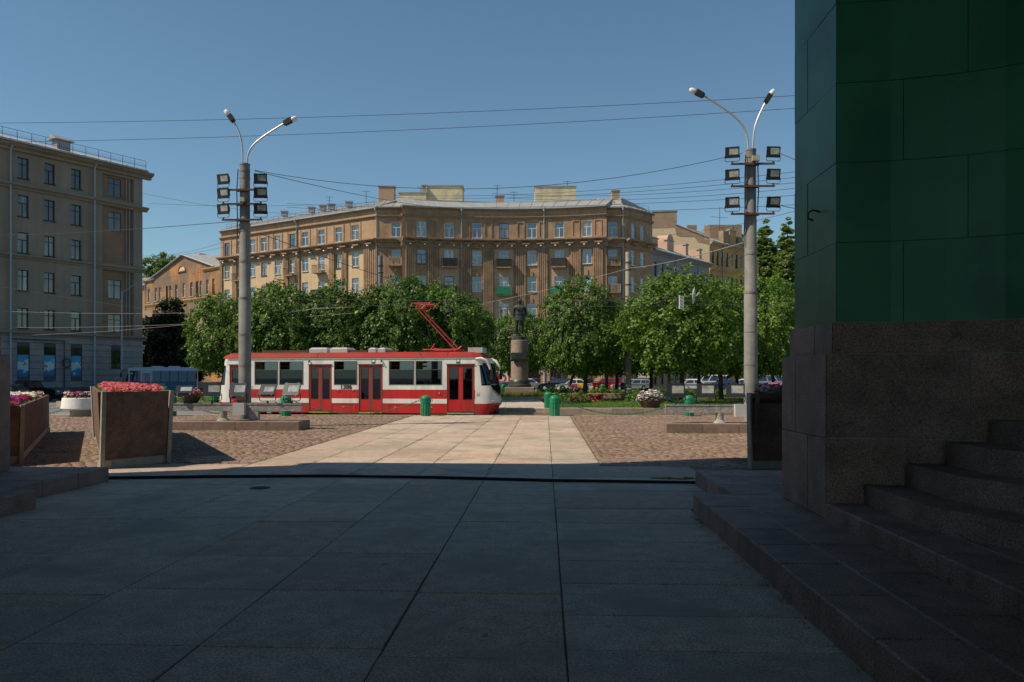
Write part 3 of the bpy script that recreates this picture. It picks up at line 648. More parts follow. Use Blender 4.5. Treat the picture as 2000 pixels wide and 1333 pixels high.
# ---------------------------------------------------------------- buildings
WM = {}
def window(root, F, u, z, w, h, style='T', frame='frame_white', pane='pane', reveal=.2, sill=True, v=0.0):
    key = (round(w,2), round(h,2), style, frame, pane, sill)
    if key not in WM:
        mb = MB(); t = .06; y0, y1 = -.05, .03
        mb.box(-w/2,-w/2+t,y0,y1,0,h); mb.box(w/2-t,w/2,y0,y1,0,h); mb.box(-w/2+t,w/2-t,y0,y1,0,t); mb.box(-w/2+t,w/2-t,y0,y1,h-t,h)
        if style in 'TL':
            zt = h*.64; mb.box(-w/2+t,w/2-t,y0,y1,zt-.035,zt+.035); xm = 0 if style == 'T' else -w*.08
            mb.box(xm-.04,xm+.04,y0,y1,t,zt-.035)
            if style == 'L': mb.box(-w/2+t,xm-.04,y0,y1,h*.3-.02,h*.3+.02)
        if style == 'D':
            mb.box(-.035,.035,y0,y1,t,h-t); mb.box(-w/2+t,-.035,y0,y1,h*.7-.03,h*.7+.03); mb.box(.035,w/2-t,y0,y1,h*.7-.03,h*.7+.03)
        if style == 'S':
            for k in (1,2): mb.box(-w/2+k*w/3-.03,-w/2+k*w/3+.03,y0,y1,t,h-t)
            mb.box(-w/2+t,w/2-t,y0,y1,h*.62-.03,h*.62+.03)
        if sill: mb.box(-w/2-.05,w/2+.05,-reveal-.1,-.05,-.07,-.005)
        fm = mb.mesh('window', frame)
        mb = MB(); mb.box(-w/2+.02,w/2-.02,-.012,.012,.02,h-.02); pm = mb.mesh('pane', pane)
        WM[key] = (fm, pm)
    fm, pm = WM[key]
    q = Vector(F.P(u, z, v-reveal+.05)) - root.location
    o = link('window', fm, root, q, F.ang(u)); link('pane', pm, o)
    return o
def part(root, name, mb, m, smooth=0): return mb.build(name, m, root, world=True, smooth=smooth)
def drainpipe(root, F, u, z0, z1, v=.16, m='pipe', head=True):
    mb = MB(); q = lambda z, vv: F.P(u, z, vv)
    mb.path([q(z0,v+.25), q(z0+.3,v), q(z1-.6,v), q(z1-.15,v+.25), q(z1,v+.25)] if head else [q(z0,v), q(z1,v)], .09, 8)
    z = z0+2
    while z < z1-1:
        mb.path([q(z,v),q(z+.12,v)], .115, 8); z += 3.2
    if head: mb.tube(q(z1-.35,v+.25), q(z1+.1,v+.25), .12, .22, 8)
    part(root, 'downpipe', mb, m, 40)
def roof_strip(root, F, z, rise, depth, over=.35, m='zinc', seam=1.6, u0=0, u1=None, name='roof'):
    u1 = F.L if u1 is None else u1
    mb = MB(); F.prof(mb, u0, u1, [(over,z),(over,z+.1),(-depth,z+rise+.1),(-depth,z)])
    o = part(root, name, mb, m)
    mb = MB(); u = u0+.4
    while u < u1:
        a = Vector(F.P(u, z+.12, over-.02)); b = Vector(F.P(u+.02, z+rise+.12, -depth)); mb.tube(a, b, .045, n=4); u += seam
    q = mb.build('seams', m, o, world=False); q.location = -root.location
    mb = MB(); F.box(mb, u0, u1, z-.1, z+.03, over+.01, over+.16); part(root, 'gutter', mb, 'pipe')
    return o
def fluted(root, F, u0, u1, z0, z1, m, n=5, v=.12):
    mb = MB(); F.box(mb, u0, u1, z0, z1, 0.002, v); w = (u1-u0)/n
    for i in range(n): F.box(mb, u0+i*w+w*.2, u0+i*w+w*.8, z0+.2, z1-.05, v-.01, v+.16)
    part(root, 'pilaster', mb, m)
def moulding(root, F, z, h, out, m, name='cornice', u0=0, u1=None):
    mb = MB(); F.prof(mb, u0, F.L if u1 is None else u1, [(0.0,z),(out*.35,z+.02),(out*.45,z+h*.35),(out*.85,z+h*.55),(out,z+h*.7),(out,z+h),(0.0,z+h+.06)]); part(root, name, mb, m)
def balcony(root, F, u, z, w, dep, kind):
    mb = MB(); F.box(mb, u-w/2, u+w/2, z-.18, z, 0, dep); q = root.location
    b = part(root, 'balcony', mb, 'cornice')
    def sub(mb, name, m):
        o = mb.build(name, m, b); o.location = -q; return o
    if kind in ('dark','green'):
        mb = MB(); m = 'net_dark' if kind == 'dark' else 'net_green'
        F.box(mb, u-w/2, u+w/2, z-.25 if kind == 'green' else z, z+1.05, dep-.04, dep); F.box(mb, u-w/2, u-w/2+.04, z, z+1.05, .03, dep-.04); F.box(mb, u+w/2-.04, u+w/2, z, z+1.05, .03, dep-.04)
        sub(mb, 'cladding', m)
        if kind == 'dark':
            mb = MB(); n = int(w/.16)
            for i in range(n): F.box(mb, u-w/2+i*w/n+.03, u-w/2+i*w/n+.09, z+.1, z+.95, dep+.002, dep+.03)
            F.box(mb, u-w/2-.03, u+w/2+.03, z+1.05, z+1.12, -.0, dep+.04); sub(mb, 'railing', 'net_dark')
    elif kind == 'baluster':
        mb = MB(); F.box(mb, u-w/2, u+w/2, z+.95, z+1.08, dep-.16, dep); F.box(mb, u-w/2, u-w/2+.2, z, z+.95, dep-.16, dep); F.box(mb, u+w/2-.2, u+w/2, z, z+.95, dep-.16, dep)
        n = int((w-.4)/.2)
        for i in range(n):
            uu = u-w/2+.2+(i+.5)*(w-.4)/n; F.box(mb, uu-.05, uu+.05, z, z+.95, dep-.12, dep-.03)
        F.box(mb, u-w/2, u-w/2+.15, z+.9, z+1.04, .02, dep-.16); F.box(mb, u+w/2-.15, u+w/2, z+.9, z+1.04, .02, dep-.16)
        sub(mb, 'balustrade', 'stone_tan')
    else:
        mb = MB(); n = int(w/.14)
        for i in range(n+1): mb.tube(F.P(u-w/2+i*w/n, z, dep-.02), F.P(u-w/2+i*w/n, z+1.0, dep-.02), .015, n=4)
        for uu in (u-w/2, u+w/2):
            for j in range(4): mb.tube(F.P(uu, z, dep*j/4), F.P(uu, z+1.0, dep*j/4), .015, n=4)
        mb.path([F.P(u-w/2,z+1,.02),F.P(u-w/2,z+1,dep),F.P(u+w/2,z+1,dep),F.P(u+w/2,z+1,.02)], .03, 5)
        sub(mb, 'railing', 'net_dark')

# ---- the curved brown block across the square
PB = (-5.63,110.86)
bld = thing('apartment_block', 'long brown apartment block with concave front behind the statue and trees', 'building', (PB[0], PB[1], -.25))
arc = []
cxa, R0 = -1.07, 43.6
for i in range(25):
    x = -15.2+28.27*i/24; dd = 110+2.3*(1-((x-cxa)/14.14)**2); arc.append((x, dd))
PSI = R(2.39)
def tv(p): return (p[0]*math.cos(PSI)-p[1]*math.sin(PSI), p[0]*math.sin(PSI)+p[1]*math.cos(PSI))
FL = Fac([tv((-47.4,129.5)), tv((-18.7,111.2))]); FRL = Fac([tv((-18.7,111.2)), tv((-15.2,111.2))]); FC = Fac([tv(p) for p in arc]); FRR = Fac([tv((13.07,111.2)), tv((15.7,111.2))]); FR = Fac([tv((15.7,111.2)), tv((20.4,115.8))])
FSL = Fac([tv((-15.2,111.2)), tv((-15.2,110.0))]); FSR = Fac([tv((13.07,110.0)), tv((13.07,111.2))])
FE = Fac([tv((20.4,115.8)), tv((17,126))]); FW = Fac([tv((-40,136)), tv((-47.4,129.5))])
ROWZ = [(21.3,2.1),(17.5,2.05),(13.75,2.1),(10.0,2.1),(6.3,2.0)]
rb = random.Random(5)
def pick(): return rb.choice(['T','T','L','T'])
# left wing
uw = [1.6,4.8,7.6,10.2,13.2,16.4,19.1,22.4,25.8,29.0]; uw = [q*FL.L/33.2 for q in uw]
W = 1.3
ops = [(u-W/2,u+W/2,z,z+h) for u in uw for z,h in ROWZ]
mb = MB(); FL.wall(mb, 0, FL.L, 20.5, 25.4, ops); part(bld, 'upper_wall', mb, 'stone_tan')
mb = MB(); FL.wall(mb, 0, FL.L, 4.8, 20.5, ops); part(bld, 'wall', mb, 'plaster_cream')
mb = MB(); FL.wall(mb, 0, FL.L, -.25, 4.8); part(bld, 'ground_wall', mb, 'stone_brown')
for i, u in enumerate(uw):
    for j, (z,h) in enumerate(ROWZ): window(bld, FL, u, z, W, h, pick(), 'frame_white' if (i+j*2) % 5 else 'frame_brown')
    for s in (-1,1): mb = MB(); FL.box(mb, u+s*1.02-.09, u+s*1.02+.09, 21.15, 23.75, 0, .1); FL.box(mb, u+s*.88-.05, u+s*.88+.05, 21.15, 23.55, 0, .07); part(bld, 'window_surround', mb, 'stone_tan')
for ub in (2, 5, 8):                                                  # projecting brown bays round the balconies
    ua = uw[ub] if ub != 2 else uw[1]
    for s in (-1,1): fluted(bld, FL, ua+s*1.25-.55, ua+s*1.25+.55, 4.8, 19.8, 'stone_brown', 4, .1)
fluted(bld, FL, FL.L-2.6, FL.L-.2, 4.8, 19.8, 'stone_brown', 6, .1); fluted(bld, FL, .1, .7, 4.8, 19.8, 'stone_brown', 2, .1)
for ub, kind in ((1,'iron'),(5,'iron'),(8,'iron')):
    balcony(bld, FL, uw[ub] if ub != 8 else uw[7], 17.1, 2.0, 1.0, kind)
balcony(bld, FL, uw[7], 13.4, 2.2, 1.1, 'dark')
for f0, (a, b) in ((FL,(0,None)),(FRL,(0,None)),(FC,(0,None)),(FRR,(0,None)),(FR,(0,None)),(FSL,(0,None)),(FSR,(0,None)),(FE,(0,None)),(FW,(0,None))):
    moulding(bld, f0, 20.5, .55, .95, 'cornice'); moulding(bld, f0, 23.95, .35, .3, 'cornice', 'string_course')
    mb = MB(); f0.box(mb, 0, f0.L, 19.8, 20.48, 0, .2); part(bld, 'frieze', mb, 'cornice')
    moulding(bld, f0, 25.1, .3, .3, 'cornice', 'eaves_moulding'); moulding(bld, f0, 4.75, .3, .3, 'cornice', 'string_course')
for f0, n in ((FL,14),(FC,14),(FR,2)):
    for i in range(n):
        u = (i+.5)*f0.L/n; mb = MB(); f0.box(mb, u-.55, u+.55, 20.3, 20.49, .2, .8); part(bld, 'corbel', mb, 'cornice')
for f0, n in ((FL,12),(FC,14)):
    for i in range(n):
        u = (i+.5)*f0.L/n; mb = MB(); f0.box(mb, u-.09, u+.16, 20.05, 20.22, .45, .75); part(bld, 'facade_lamp', mb, 'frame_white')
# centre
uc = [FC.L/2+(px-985)/14.15*1.012 for px in (822,876,931,984,1039,1093,1148)]
ops = [(u-.66,u+.66,z,z+h) for u in uc for z,h in ROWZ]
shop = [(u-1.25,u+1.25,.6,4.2) for u in uc]
mb = MB(); FC.wall(mb, 0, FC.L, 20.5, 25.4, ops); part(bld, 'upper_wall', mb, 'stone_brown')
pl = [u for i, u in enumerate(uc) if i % 2]
seg = [0]+[q for u in pl for q in (u-1.35,u+1.35)]+[FC.L]
for i, (a, b) in enumerate(zip(seg, seg[1:])):
    mb = MB(); FC.wall(mb, a, b, 4.8, 20.5, [o for o in ops if a < (o[0]+o[1])/2 < b]); part(bld, 'wall', mb, 'plaster_mid' if i % 2 else 'stone_brown')
mb = MB(); FC.wall(mb, 0, FC.L, -.25, 4.8, shop, .5); part(bld, 'ground_wall', mb, 'stone_tan')
for i, u in enumerate(uc):
    for j, (z,h) in enumerate(ROWZ): window(bld, FC, u, z, 1.32, h, pick(), 'frame_white' if (i*3+j) not in (1,5,9) else 'frame_brown')
    window(bld, FC, u, .6, 2.5, 3.6, 'S', 'frame_dark', 'pane_shade', .45, False)
    if i % 2 == 0:
        for s in (-1,1): fluted(bld, FC, u+s*1.55-.72, u+s*1.55+.72, 4.8, 19.8, 'stone_brown', 5, .14)
        for s in (-1,1):
            mb = MB(); uu = u+s*1.55
            FC.box(mb, uu-.55, uu-.42, 21.2, 23.6, 0, .1); FC.box(mb, uu+.42, uu+.55, 21.2, 23.6, 0, .1); FC.box(mb, uu-.42, uu+.42, 23.45, 23.6, 0, .1); FC.box(mb, uu-.42, uu+.42, 21.2, 21.35, 0, .1)
            part(bld, 'wall_panel', mb, 'stone_brown')
        for z, h in ROWZ[1:]: mb = MB(); FC.box(mb, u-.14, u+.14, z+h+.05, z+h+.75, 0, .12); part(bld, 'keystone', mb, 'stone_brown')
for i, z, k in ((1,17.35,'dark'),(3,17.35,'dark'),(5,17.35,'dark'),(1,13.55,'dark'),(3,13.55,'green'),(5,13.55,'green'),(1,9.8,'dark')):
    balcony(bld, FC, uc[i], z-.2, 2.1, 1.05, k)
for i in range(8):
    u = [1.2]+[(a+b)/2 for a, b in zip(uc, uc[1:])]+[FC.L-1.2]; u = u[i]
    for k in range(5): mb = MB(); FC.box(mb, u-.6, u+.6, .2+k*.9+.04, .2+k*.9+.86, 0, .07); part(bld, 'stone', mb, 'stone_tan')
for f0, us, uo in ((FRL,[2.5],None),(FRR,[1.0],None),(FR,[2.0,4.2],None)):
    w = 1.3 if f0 is not FR else 1.0
    ops = [(u-w/2,u+w/2,z,z+h) for u in us for z,h in ROWZ]
    mb = MB(); f0.wall(mb, 0, f0.L, -.25, 25.4, ops); part(bld, 'wall', mb, 'stone_brown')
    for u in us:
        for j, (z,h) in enumerate(ROWZ):
            window(bld, f0, u, z, w, h, pick(), 'frame_white')
            if f0 in (FRL,FRR) and j in (1,2,3): balcony(bld, f0, u, z-.2, 2.0, 1.0, 'baluster')
mb = MB()
for f0 in (FSL,FSR,FE,FW): f0.wall(mb, 0, f0.L, -.25, 25.4)
part(bld, 'return_wall', mb, 'stone_brown')
for f0 in (FL,FRL,FC,FRR,FR,FE): roof_strip(bld, f0, 25.4, 2.0, 5.0)
mb = MB(); mb.prism([tv(p) for p in ((-45,133),(-18,116),(-14,115),(-1,117),(12,115),(15,116.2),(17.5,118.5),(16,124),(-10,128),(-38,138))], 25.5, 27.4); part(bld, 'roof_deck', mb, 'zinc')
for f0, u, z1 in ((FL,5.9,25.3),(FL,17.9,25.3),(FL,FL.L-.15,25.3),(FC,uc[1]+1.75,25.3),(FC,uc[4]+1.75,25.3),(FRR,2.4,25.3)): drainpipe(bld, f0, u, .2, z1)
drainpipe(bld, FC, uc[3]+1.9, .2, 4.6, .14, 'pipe_orange', False)
def roofbox(x0, x1, d0, d1, z0, z1, m, name='chimney', cap=True):
    mb = MB(); p = [tv((x0,d0)),tv((x1,d0)),tv((x1,d1)),tv((x0,d1))]; mb.prism(p, z0, z1); o = part(bld, name, mb, m)
    if cap:
        mb = MB(); p = [tv((x0-.1,d0-.1)),tv((x1+.1,d0-.1)),tv((x1+.1,d1+.1)),tv((x0-.1,d1+.1))]; mb.prism(p, z1, z1+.15); q = mb.build('chimney_cap', 'zinc', o); q.location = -bld.location
roofbox(-19.6,-17.3,117,118.3,27,29.7,'brick'); roofbox(-12.6,-7.3,117.5,121,27,29.9,'box_cream','lift_house'); roofbox(3.4,9.4,117.5,121,27,29.8,'box_cream','lift_house')
roofbox(-16.6,-12.6,116.8,119,27,28.7,'box_cream','roof_wall'); roofbox(14.6,15.7,116.2,117.2,27,28.9,'brick')
roofbox(-2.4,-1.2,117,118,27.2,28.3,'brick'); roofbox(-13.2,-12.7,116.9,117.3,28,29.8,'brick')
for x in (-31,-29,-27.5,-24.5,-36): roofbox(x, x+.9, 126.5-(x+40)*.6, 127.2-(x+40)*.6, 26.8, 27.5, 'zinc', 'roof_vent')
def antenna(p, h, k=0):
    mb = MB(); x, y, z = p; mb.tube((x,y,z),(x,y,z+h),.04,n=5)
    mb.tube((x-.6,y,z+h-.1),(x+.6,y,z+h-.1),.025,n=4)
    if k: mb.tube((x-.4,y,z+h-.6),(x+.4,y,z+h-.6),.025,n=4)
    part(bld, 'antenna', mb, 'wire')
for px, z0, h, k in ((-22,27.6,2.2,0),(-2.2,28.3,1.9,1),(.3,27.4,1.8,1),(-13.5,27.4,2.6,0),(-28.5,28,1.9,1),(8.2,29.8,1.0,0)):
    q = tv((px, 118 if px > -20 else 118-(px+18.7)*.64)); antenna((q[0],q[1],z0), h, k)
mb = MB()
for F0, a, b in ((FL,1,FL.L-1),(FR,.3,FR.L-.3)):
    n = int((b-a)/1.2)
    for i in range(n+1):
        u = a+(b-a)*i/n; mb.tube(F0.P(u,25.7,-.4), F0.P(u,26.5,-.4), .02, n=4)
    for zz in (26.1,26.5): mb.tube(F0.P(a,zz,-.4), F0.P(b,zz,-.4), .018, n=4)
part(bld, 'roof_railing', mb, 'wire')
# shop front lettering left of the pedestal, a small plaque beside the shops
mb = MB(); u = FC.L/2+(975-985)/14.15; FC.box(mb, u-1.3, u+2.2, .5, 3.5, .08, .13); sgn = part(bld, 'shop_sign', mb, 'sign_white')
q = Vector(FC.P(u+.55, .95, .15)); t = text_mesh('lettering', 'РЫБ', 2.7, 'text_red', sgn, q-Vector(bld.location)+Vector(bld.location)-Vector(bld.location), (R(90),0,FC.ang(u)), .01)
mb = MB(); u = FC.L/2+(1058-985)/14.15; FC.box(mb, u-.3, u+.3, 2.1, 2.75, .075, .1); part(bld, 'plaque', mb, 'sign_white')
mb = MB(); FC.box(mb, u-.25, u+.28, 2.12, 2.38, .102, .11); part(bld, 'plaque_stripe', mb, 'shop_red')

# ---- the grey block on the left, in shade
ca = (-41.93,81.32); cb = (-62.52,47.03)
FG = Fac([cb, ca]); LG = FG.L
gb = thing('apartment_block', 'grey six storey apartment block in shade at the left edge', 'building', (ca[0], ca[1], -.25))
RZ = [(20.0,1.9),(16.5,1.95),(13.15,1.9),(9.7,1.9),(6.25,1.85)]
us = [LG-q for q in (6.85,9.35,11.7,14.6,17.0,19.4,22.3,24.7,27.1,30.5)]
ops = [(u-.48,u+.48,z,z+h) for u in us for z,h in RZ]
rec = [(LG-4.25,LG-1.0,19.75,22.1),(LG-4.25,LG-1.0,13.2,18.9),(LG-4.25,LG-1.0,6.0,12.5)]
mb = MB(); FG.wall(mb, 0, LG, 5.6, 23.0, ops+rec, .3); part(gb, 'wall', mb, 'grey_render')
for (a,b,c,d) in rec:
    wins = [(LG-3.55,LG-2.15,z,z+h) for z,h in RZ if c <= z and z+h <= d]
    mb = MB(); FG.wall(mb, a, b-.75, c, d, wins, .15, v=-.3); part(gb, 'recess_wall', mb, 'orange_render')
    mb = MB(); FG.wall(mb, b-.75, b, c, d, v=-.3); part(gb, 'recess_wall', mb, 'grey_render')
    mb = MB(); FG.box(mb, b-.75, b-.6, c, d, -.29, -.1); FG.box(mb, b-.45, b-.3, c, d, -.29, -.1); part(gb, 'recess_pier', mb, 'grey_render')
    for w in wins: window(gb, FG, (w[0]+w[1])/2, w[2], 1.4, w[3]-w[2], 'D', 'frame_brown', 'pane_shade', .15, False, v=-.3)
for i, u in enumerate(us):
    for z,h in RZ: window(gb, FG, u, z, .96, h, 'D' if (i+int(z)) % 3 else 'T', 'frame_dark', 'pane_shade', .28)
gops = [(u-.55,u+.55,1.7,4.6) for u in us]+[(LG-3.4,LG-2.2,2.6,4.5)]
mb = MB(); FG.wall(mb, 0, LG, -.25, 5.6, gops, .3, v=-.02); part(gb, 'ground_backing', mb, 'dark_plinth')
for k in range(8):                                                   # rusticated ground floor, stone by stone
    z0 = .75+k*.6; z1 = z0+.58; a = 0
    edges = sorted([0, LG]+[q for o in gops if o[2] < z1-.05 and o[3] > z0+.05 for q in o[:2]])
    blocked = [o for o in gops if o[2] < z1-.05 and o[3] > z0+.05]
    for e0, e1 in zip(edges, edges[1:]):
        if any(o[0] <= e0 and e1 <= o[1] for o in blocked) or e1-e0 < .05: continue
        n = max(1, int((e1-e0)/1.5))
        for i in range(n):
            mb = MB(); FG.box(mb, e0+(e1-e0)*i/n+.006, e0+(e1-e0)*(i+1)/n-.006, z0+.012, z1-.012, -.02, .05); part(gb, 'stone', mb, 'grey_stone')
mb = MB(); FG.box(mb, 0, LG+.05, -.25, .75, -.02, .12); part(gb, 'plinth', mb, 'dark_plinth')
for i, u in enumerate(us):
    o = window(gb, FG, u, 1.7, 1.1, 2.9, 'N', 'frame_dark', 'pane_shade', .12, False)
    mb = MB(); mb.box(-.49,.49,-.022,-.014,.06,2.1); mb.build('poster', bpy.data.materials.get('seaside_poster') or 'sign_blue', o)
window(gb, FG, LG-2.8, 2.6, 1.2, 1.9, 'D', 'frame_dark', 'pane_shade', .2, False)
moulding(gb, FG, 22.35, .65, .85, 'grey_render', u1=LG+.8); moulding(gb, FG, 18.95, .45, .5, 'grey_render', u1=LG+.45); moulding(gb, FG, 12.6, .4, .35, 'grey_render', 'string_course', u1=LG+.3); moulding(gb, FG, 5.5, .45, .4, 'grey_render', 'string_course', u1=LG+.3)
FGE = Fac([ca, (-59.70,87.59)])
mb = MB(); FGE.wall(mb, 0, FGE.L, -.25, 23.0); part(gb, 'end_wall', mb, 'orange_render')
FGN = Fac([cb, ca]); roof_strip(gb, FGN, 23.05, 2.2, 6.5, .95, seam=2.2)
mb = MB()
n = 32
for i in range(n+1): mb.tube(FG.P(LG*i/n,23.2,.6), FG.P(LG*i/n,24.15,.6), .025, n=4)
for zz in (23.55,24.15): mb.tube(FG.P(0,zz,.6), FG.P(LG,zz,.6), .02, n=4)
for i in range(n*6): mb.path([FG.P(LG*(i+.1)/n/6,23.55,.6), FG.P(LG*(i+.5)/n/6,23.95,.6), FG.P(LG*(i+.9)/n/6,23.55,.6)], .01, 3)
part(gb, 'roof_railing', mb, 'wire')
mb = MB(); u = LG-6.8
FG.box(mb, u-.65, u+.65, 24.0, 25.1, -3.4, -2.4); o = part(gb, 'roof_vent', mb, 'zinc')
mb = MB(); mb.loft([[FG.P(u-.95,25.1,-2.1),FG.P(u+.95,25.1,-2.1),FG.P(u+.95,25.1,-3.7),FG.P(u-.95,25.1,-3.7)],[FG.P(u-.95,25.55,-2.8),FG.P(u+.95,25.55,-2.8),FG.P(u+.95,25.55,-3.0),FG.P(u-.95,25.55,-3.0)]]); q = mb.build('vent_hood', 'zinc', o); q.location = -gb.location
for u in (LG-5.2, LG-12.9, LG-20.7, LG-28.6): drainpipe(gb, FG, u, .3, 22.9, .3)
mb = MB(); mb.path([FG.P(LG-8.1,.6,.2),FG.P(LG-8.1,5.2,.2),FG.P(LG-13,5.25,.2)], .05, 6); part(gb, 'cable_pipe', mb, 'wire')
mb = MB(); c = Vector(FG.P(LG-7.9,3.1,.25)); d = FG.d[0]
mb.path([c+d*.38*math.cos(a)+Vector((0,0,.42*math.sin(a))) for a in [2*math.pi*i/20 for i in range(21)]], .06, 6); part(gb, 'cable_coil', mb, 'wire')

# ---- terracotta house with a gable beyond the left trees
oa = (-87.83,171.49); ob = (-61.31,150.07); FO = Fac([oa, ob]); LO = FO.L
ho = thing('old_house', 'weathered terracotta house with shallow gable between the two blocks', 'building', (oa[0], oa[1], -.25))
uo = [1.8,5.2,7.2,10.3,11.8,14.5,17.8,21.0,23.4,24.9,27.6,29.9,33.2]; uo = [q*LO/34.2 for q in uo]
OZ = [(18.0,2.9),(12.6,2.9),(7.6,2.9)]
ops = [(u-.5,u+.5,z,z+h) for u in uo for z,h in OZ]
mb = MB(); FO.wall(mb, 0, LO, -.25, 22.6, ops, .3); part(ho, 'wall', mb, 'terracotta')
for u in uo:
    for z,h in OZ: window(ho, FO, u, z, 1.0, h, 'T', 'frame_white' if rb.random() < .7 else 'frame_brown', 'pane', .28)
mb = MB(); g = [(LO*.12,22.6),(LO*.88,22.6),(LO*.88,23.2),(LO*.52,26.6),(LO*.12,23.0)]
mb.loft([[FO.P(u,z,.02) for u,z in g],[FO.P(u,z,-.5) for u,z in g]]); part(ho, 'gable', mb, 'terracotta')
mb = MB(); n = 10; h = [(LO*.5+1.5*math.cos(math.pi*i/n), 23.5+1.1*math.sin(math.pi*i/n)) for i in range(n+1)]
mb.loft([[FO.P(u,z,.05) for u,z in h],[FO.P(u,z,.03) for u,z in h]]); part(ho, 'lunette', mb, 'firewall')
mb = MB(); mb.path([FO.P(u,z,.1) for u,z in h], .12, 6); FO.box(mb, LO*.5-1.8, LO*.5+1.8, 23.3, 23.48, 0, .3); part(ho, 'lunette_frame', mb, 'terracotta')
mb = MB(); FO.box(mb, LO*.72, LO*.92, 9.0, 16.2, 0, 1.1); bay = part(ho, 'bay_window', mb, 'firewall_bare')
for k in (.765,.875): window(ho, FO, LO*k, 12.6, 1.1, 2.8, 'T', 'frame_brown', 'pane', 0, False, v=1.08)
mb = MB(); FO.box(mb, LO*.04, LO*.17, 9.0, 16.0, 0, 1.0); part(ho, 'bay_window', mb, 'firewall_bare')
moulding(ho, FO, 22.4, .4, .5, 'ochre', u1=LO*.12); moulding(ho, FO, 22.6, .5, .5, 'ochre', u0=LO*.76, u1=LO); moulding(ho, FO, 17.0, .5, .35, 'ochre', 'string_course')
mb = MB(); mb.loft([[FO.P(-.3,22.7,.4),FO.P(LO*.12,23.1,.4),FO.P(LO*.52,26.8,.4),FO.P(LO*.9,23.2,.4),FO.P(LO+.2,23.1,.4)],[FO.P(-.3,26,-9),FO.P(LO*.12,26.3,-9),FO.P(LO*.52,27.6,-9),FO.P(LO*.9,26.4,-9),FO.P(LO+.2,26.3,-9)]], closed=False, cap0=False, cap1=False); part(ho, 'roof', mb, 'zinc')
mb = MB(); FO.prof(mb, -.3, LO*.52, [(.45,0),(.45,.01),(.44,.01)]) if False else None
mb.tube(FO.P(LO*.1,23.0,.45), FO.P(LO*.52,26.75,.45), .16, n=5); mb.tube(FO.P(LO*.52,26.75,.45), FO.P(LO*.9,23.2,.45), .16, n=5); part(ho, 'gable_edge', mb, 'pipe')
for k, (u, v, w, z1) in enumerate(((.1,-6,2.6,27.2),(.2,-5,1.8,28.3),(.3,-6,2.4,28.3),(.82,-6,2.2,28.6))):
    mb = MB(); FO.box(mb, LO*u, LO*u+w, 24, z1, v-1.4, v); part(ho, 'chimney', mb, 'brick')
for u in (.3, LO-.5): drainpipe(ho, FO, u, .2, 22.8, .2)
FO2 = Fac([(-107.42,175.67), oa]); hy = thing('old_house', 'narrow sliver of yellow house beside the grey block', 'building', (oa[0]-8, oa[1], -.25))
ops = [(FO2.L-q-.5,FO2.L-q+.5,z,z+2.5) for q in (1.6,4.2,7) for z in (17.5,12.5)]
mb = MB(); FO2.wall(mb, 0, FO2.L, -.25, 21.8, ops, .3); part(hy, 'wall', mb, 'ochre')
for q in (1.6,4.2,7):
    for z in (17.5,12.5): window(hy, FO2, FO2.L-q, z, 1.0, 2.5, 'T', 'frame_white', 'pane', .28)
roof_strip(hy, FO2, 21.8, 2.5, 6)

# ---- houses on the right beyond the curved block
la = (15.94,121.77); lb = (28.16,138.29); FB = Fac([la, lb]); LB = FB.L
hl = thing('old_house', 'low blue grey house with dormers right of the curved block', 'building', (la[0], la[1], -.25))
ub = [1.5+2.25*i for i in range(9)]
ops = [(u-.5,u+.5,z,z+2.2) for u in ub for z in (17.2,13.0,8.8,4.5,.7)]
mb = MB(); FB.wall(mb, 0, LB, 16.4, 21.0, ops, .25); part(hl, 'upper_wall', mb, 'bluegrey')
mb = MB(); FB.wall(mb, 0, LB, -.25, 16.4, ops, .25); part(hl, 'wall', mb, 'stone_tan')
for u in ub:
    for z in (17.2,13.0,8.8,4.5,.7): window(hl, FB, u, z, 1.0, 2.2, 'T', 'frame_white' if rb.random() < .4 else 'frame_brown', 'pane_shade', .24)
moulding(hl, FB, 20.5, .5, .7, 'bluegrey'); roof_strip(hl, FB, 21.05, 2.6, 5, .8)
for u in (.3, 8.2, 16.2): drainpipe(hl, FB, u, .2, 20.9, .2)
def dormer(root, F, u, w, z0, z1, m, arch=True, v=-1.0):
    mb = MB(); n = 8
    pr = [(u-w/2,z0),(u+w/2,z0),(u+w/2,z1)]+([(u+w/2*math.cos(math.pi*i/n), z1+w/2*math.sin(math.pi*i/n)) for i in range(1,n)] if arch else [])+[(u-w/2,z1)]
    mb.loft([[F.P(a,z,v) for a,z in pr],[F.P(a,z,v-2.0) for a,z in pr]]); part(root, 'dormer', mb, m)
    mb = MB(); F.box(mb, u-w/2-.15, u+w/2+.15, z1-.1 if not arch else z1, z1+.12, v-.6, v+.12); part(root, 'dormer_cap', mb, 'zinc')
dormer(hl, FB, 3.2, 2.0, 21.0, 23.4, 'pink_render', False); dormer(hl, FB, 8.4, 2.2, 21.0, 23.6, 'pink_render'); dormer(hl, FB, 14.2, .9, 21.4, 23.8, 'pink_render', False); dormer(hl, FB, 19.3, .9, 21.4, 23.6, 'pink_render', False)
fa = (17.60,141.86); fb = (28.75,140.82); fc = (37.31,149.19)
FF = Fac([fa, fb]); FY = Fac([fb, fc])
hf = thing('old_house', 'ochre house with tall cream blank firewall on its left side', 'building', (fb[0], fb[1], -.25))
g = [(0,-.25),(FF.L,-.25),(FF.L,26.7),(FF.L*.5,28.4),(0,28.4)]
mb = MB(); mb.loft([[FF.P(u,z,0) for u,z in g],[FF.P(u,z,-.5) for u,z in g]]); part(hf, 'firewall', mb, 'firewall')
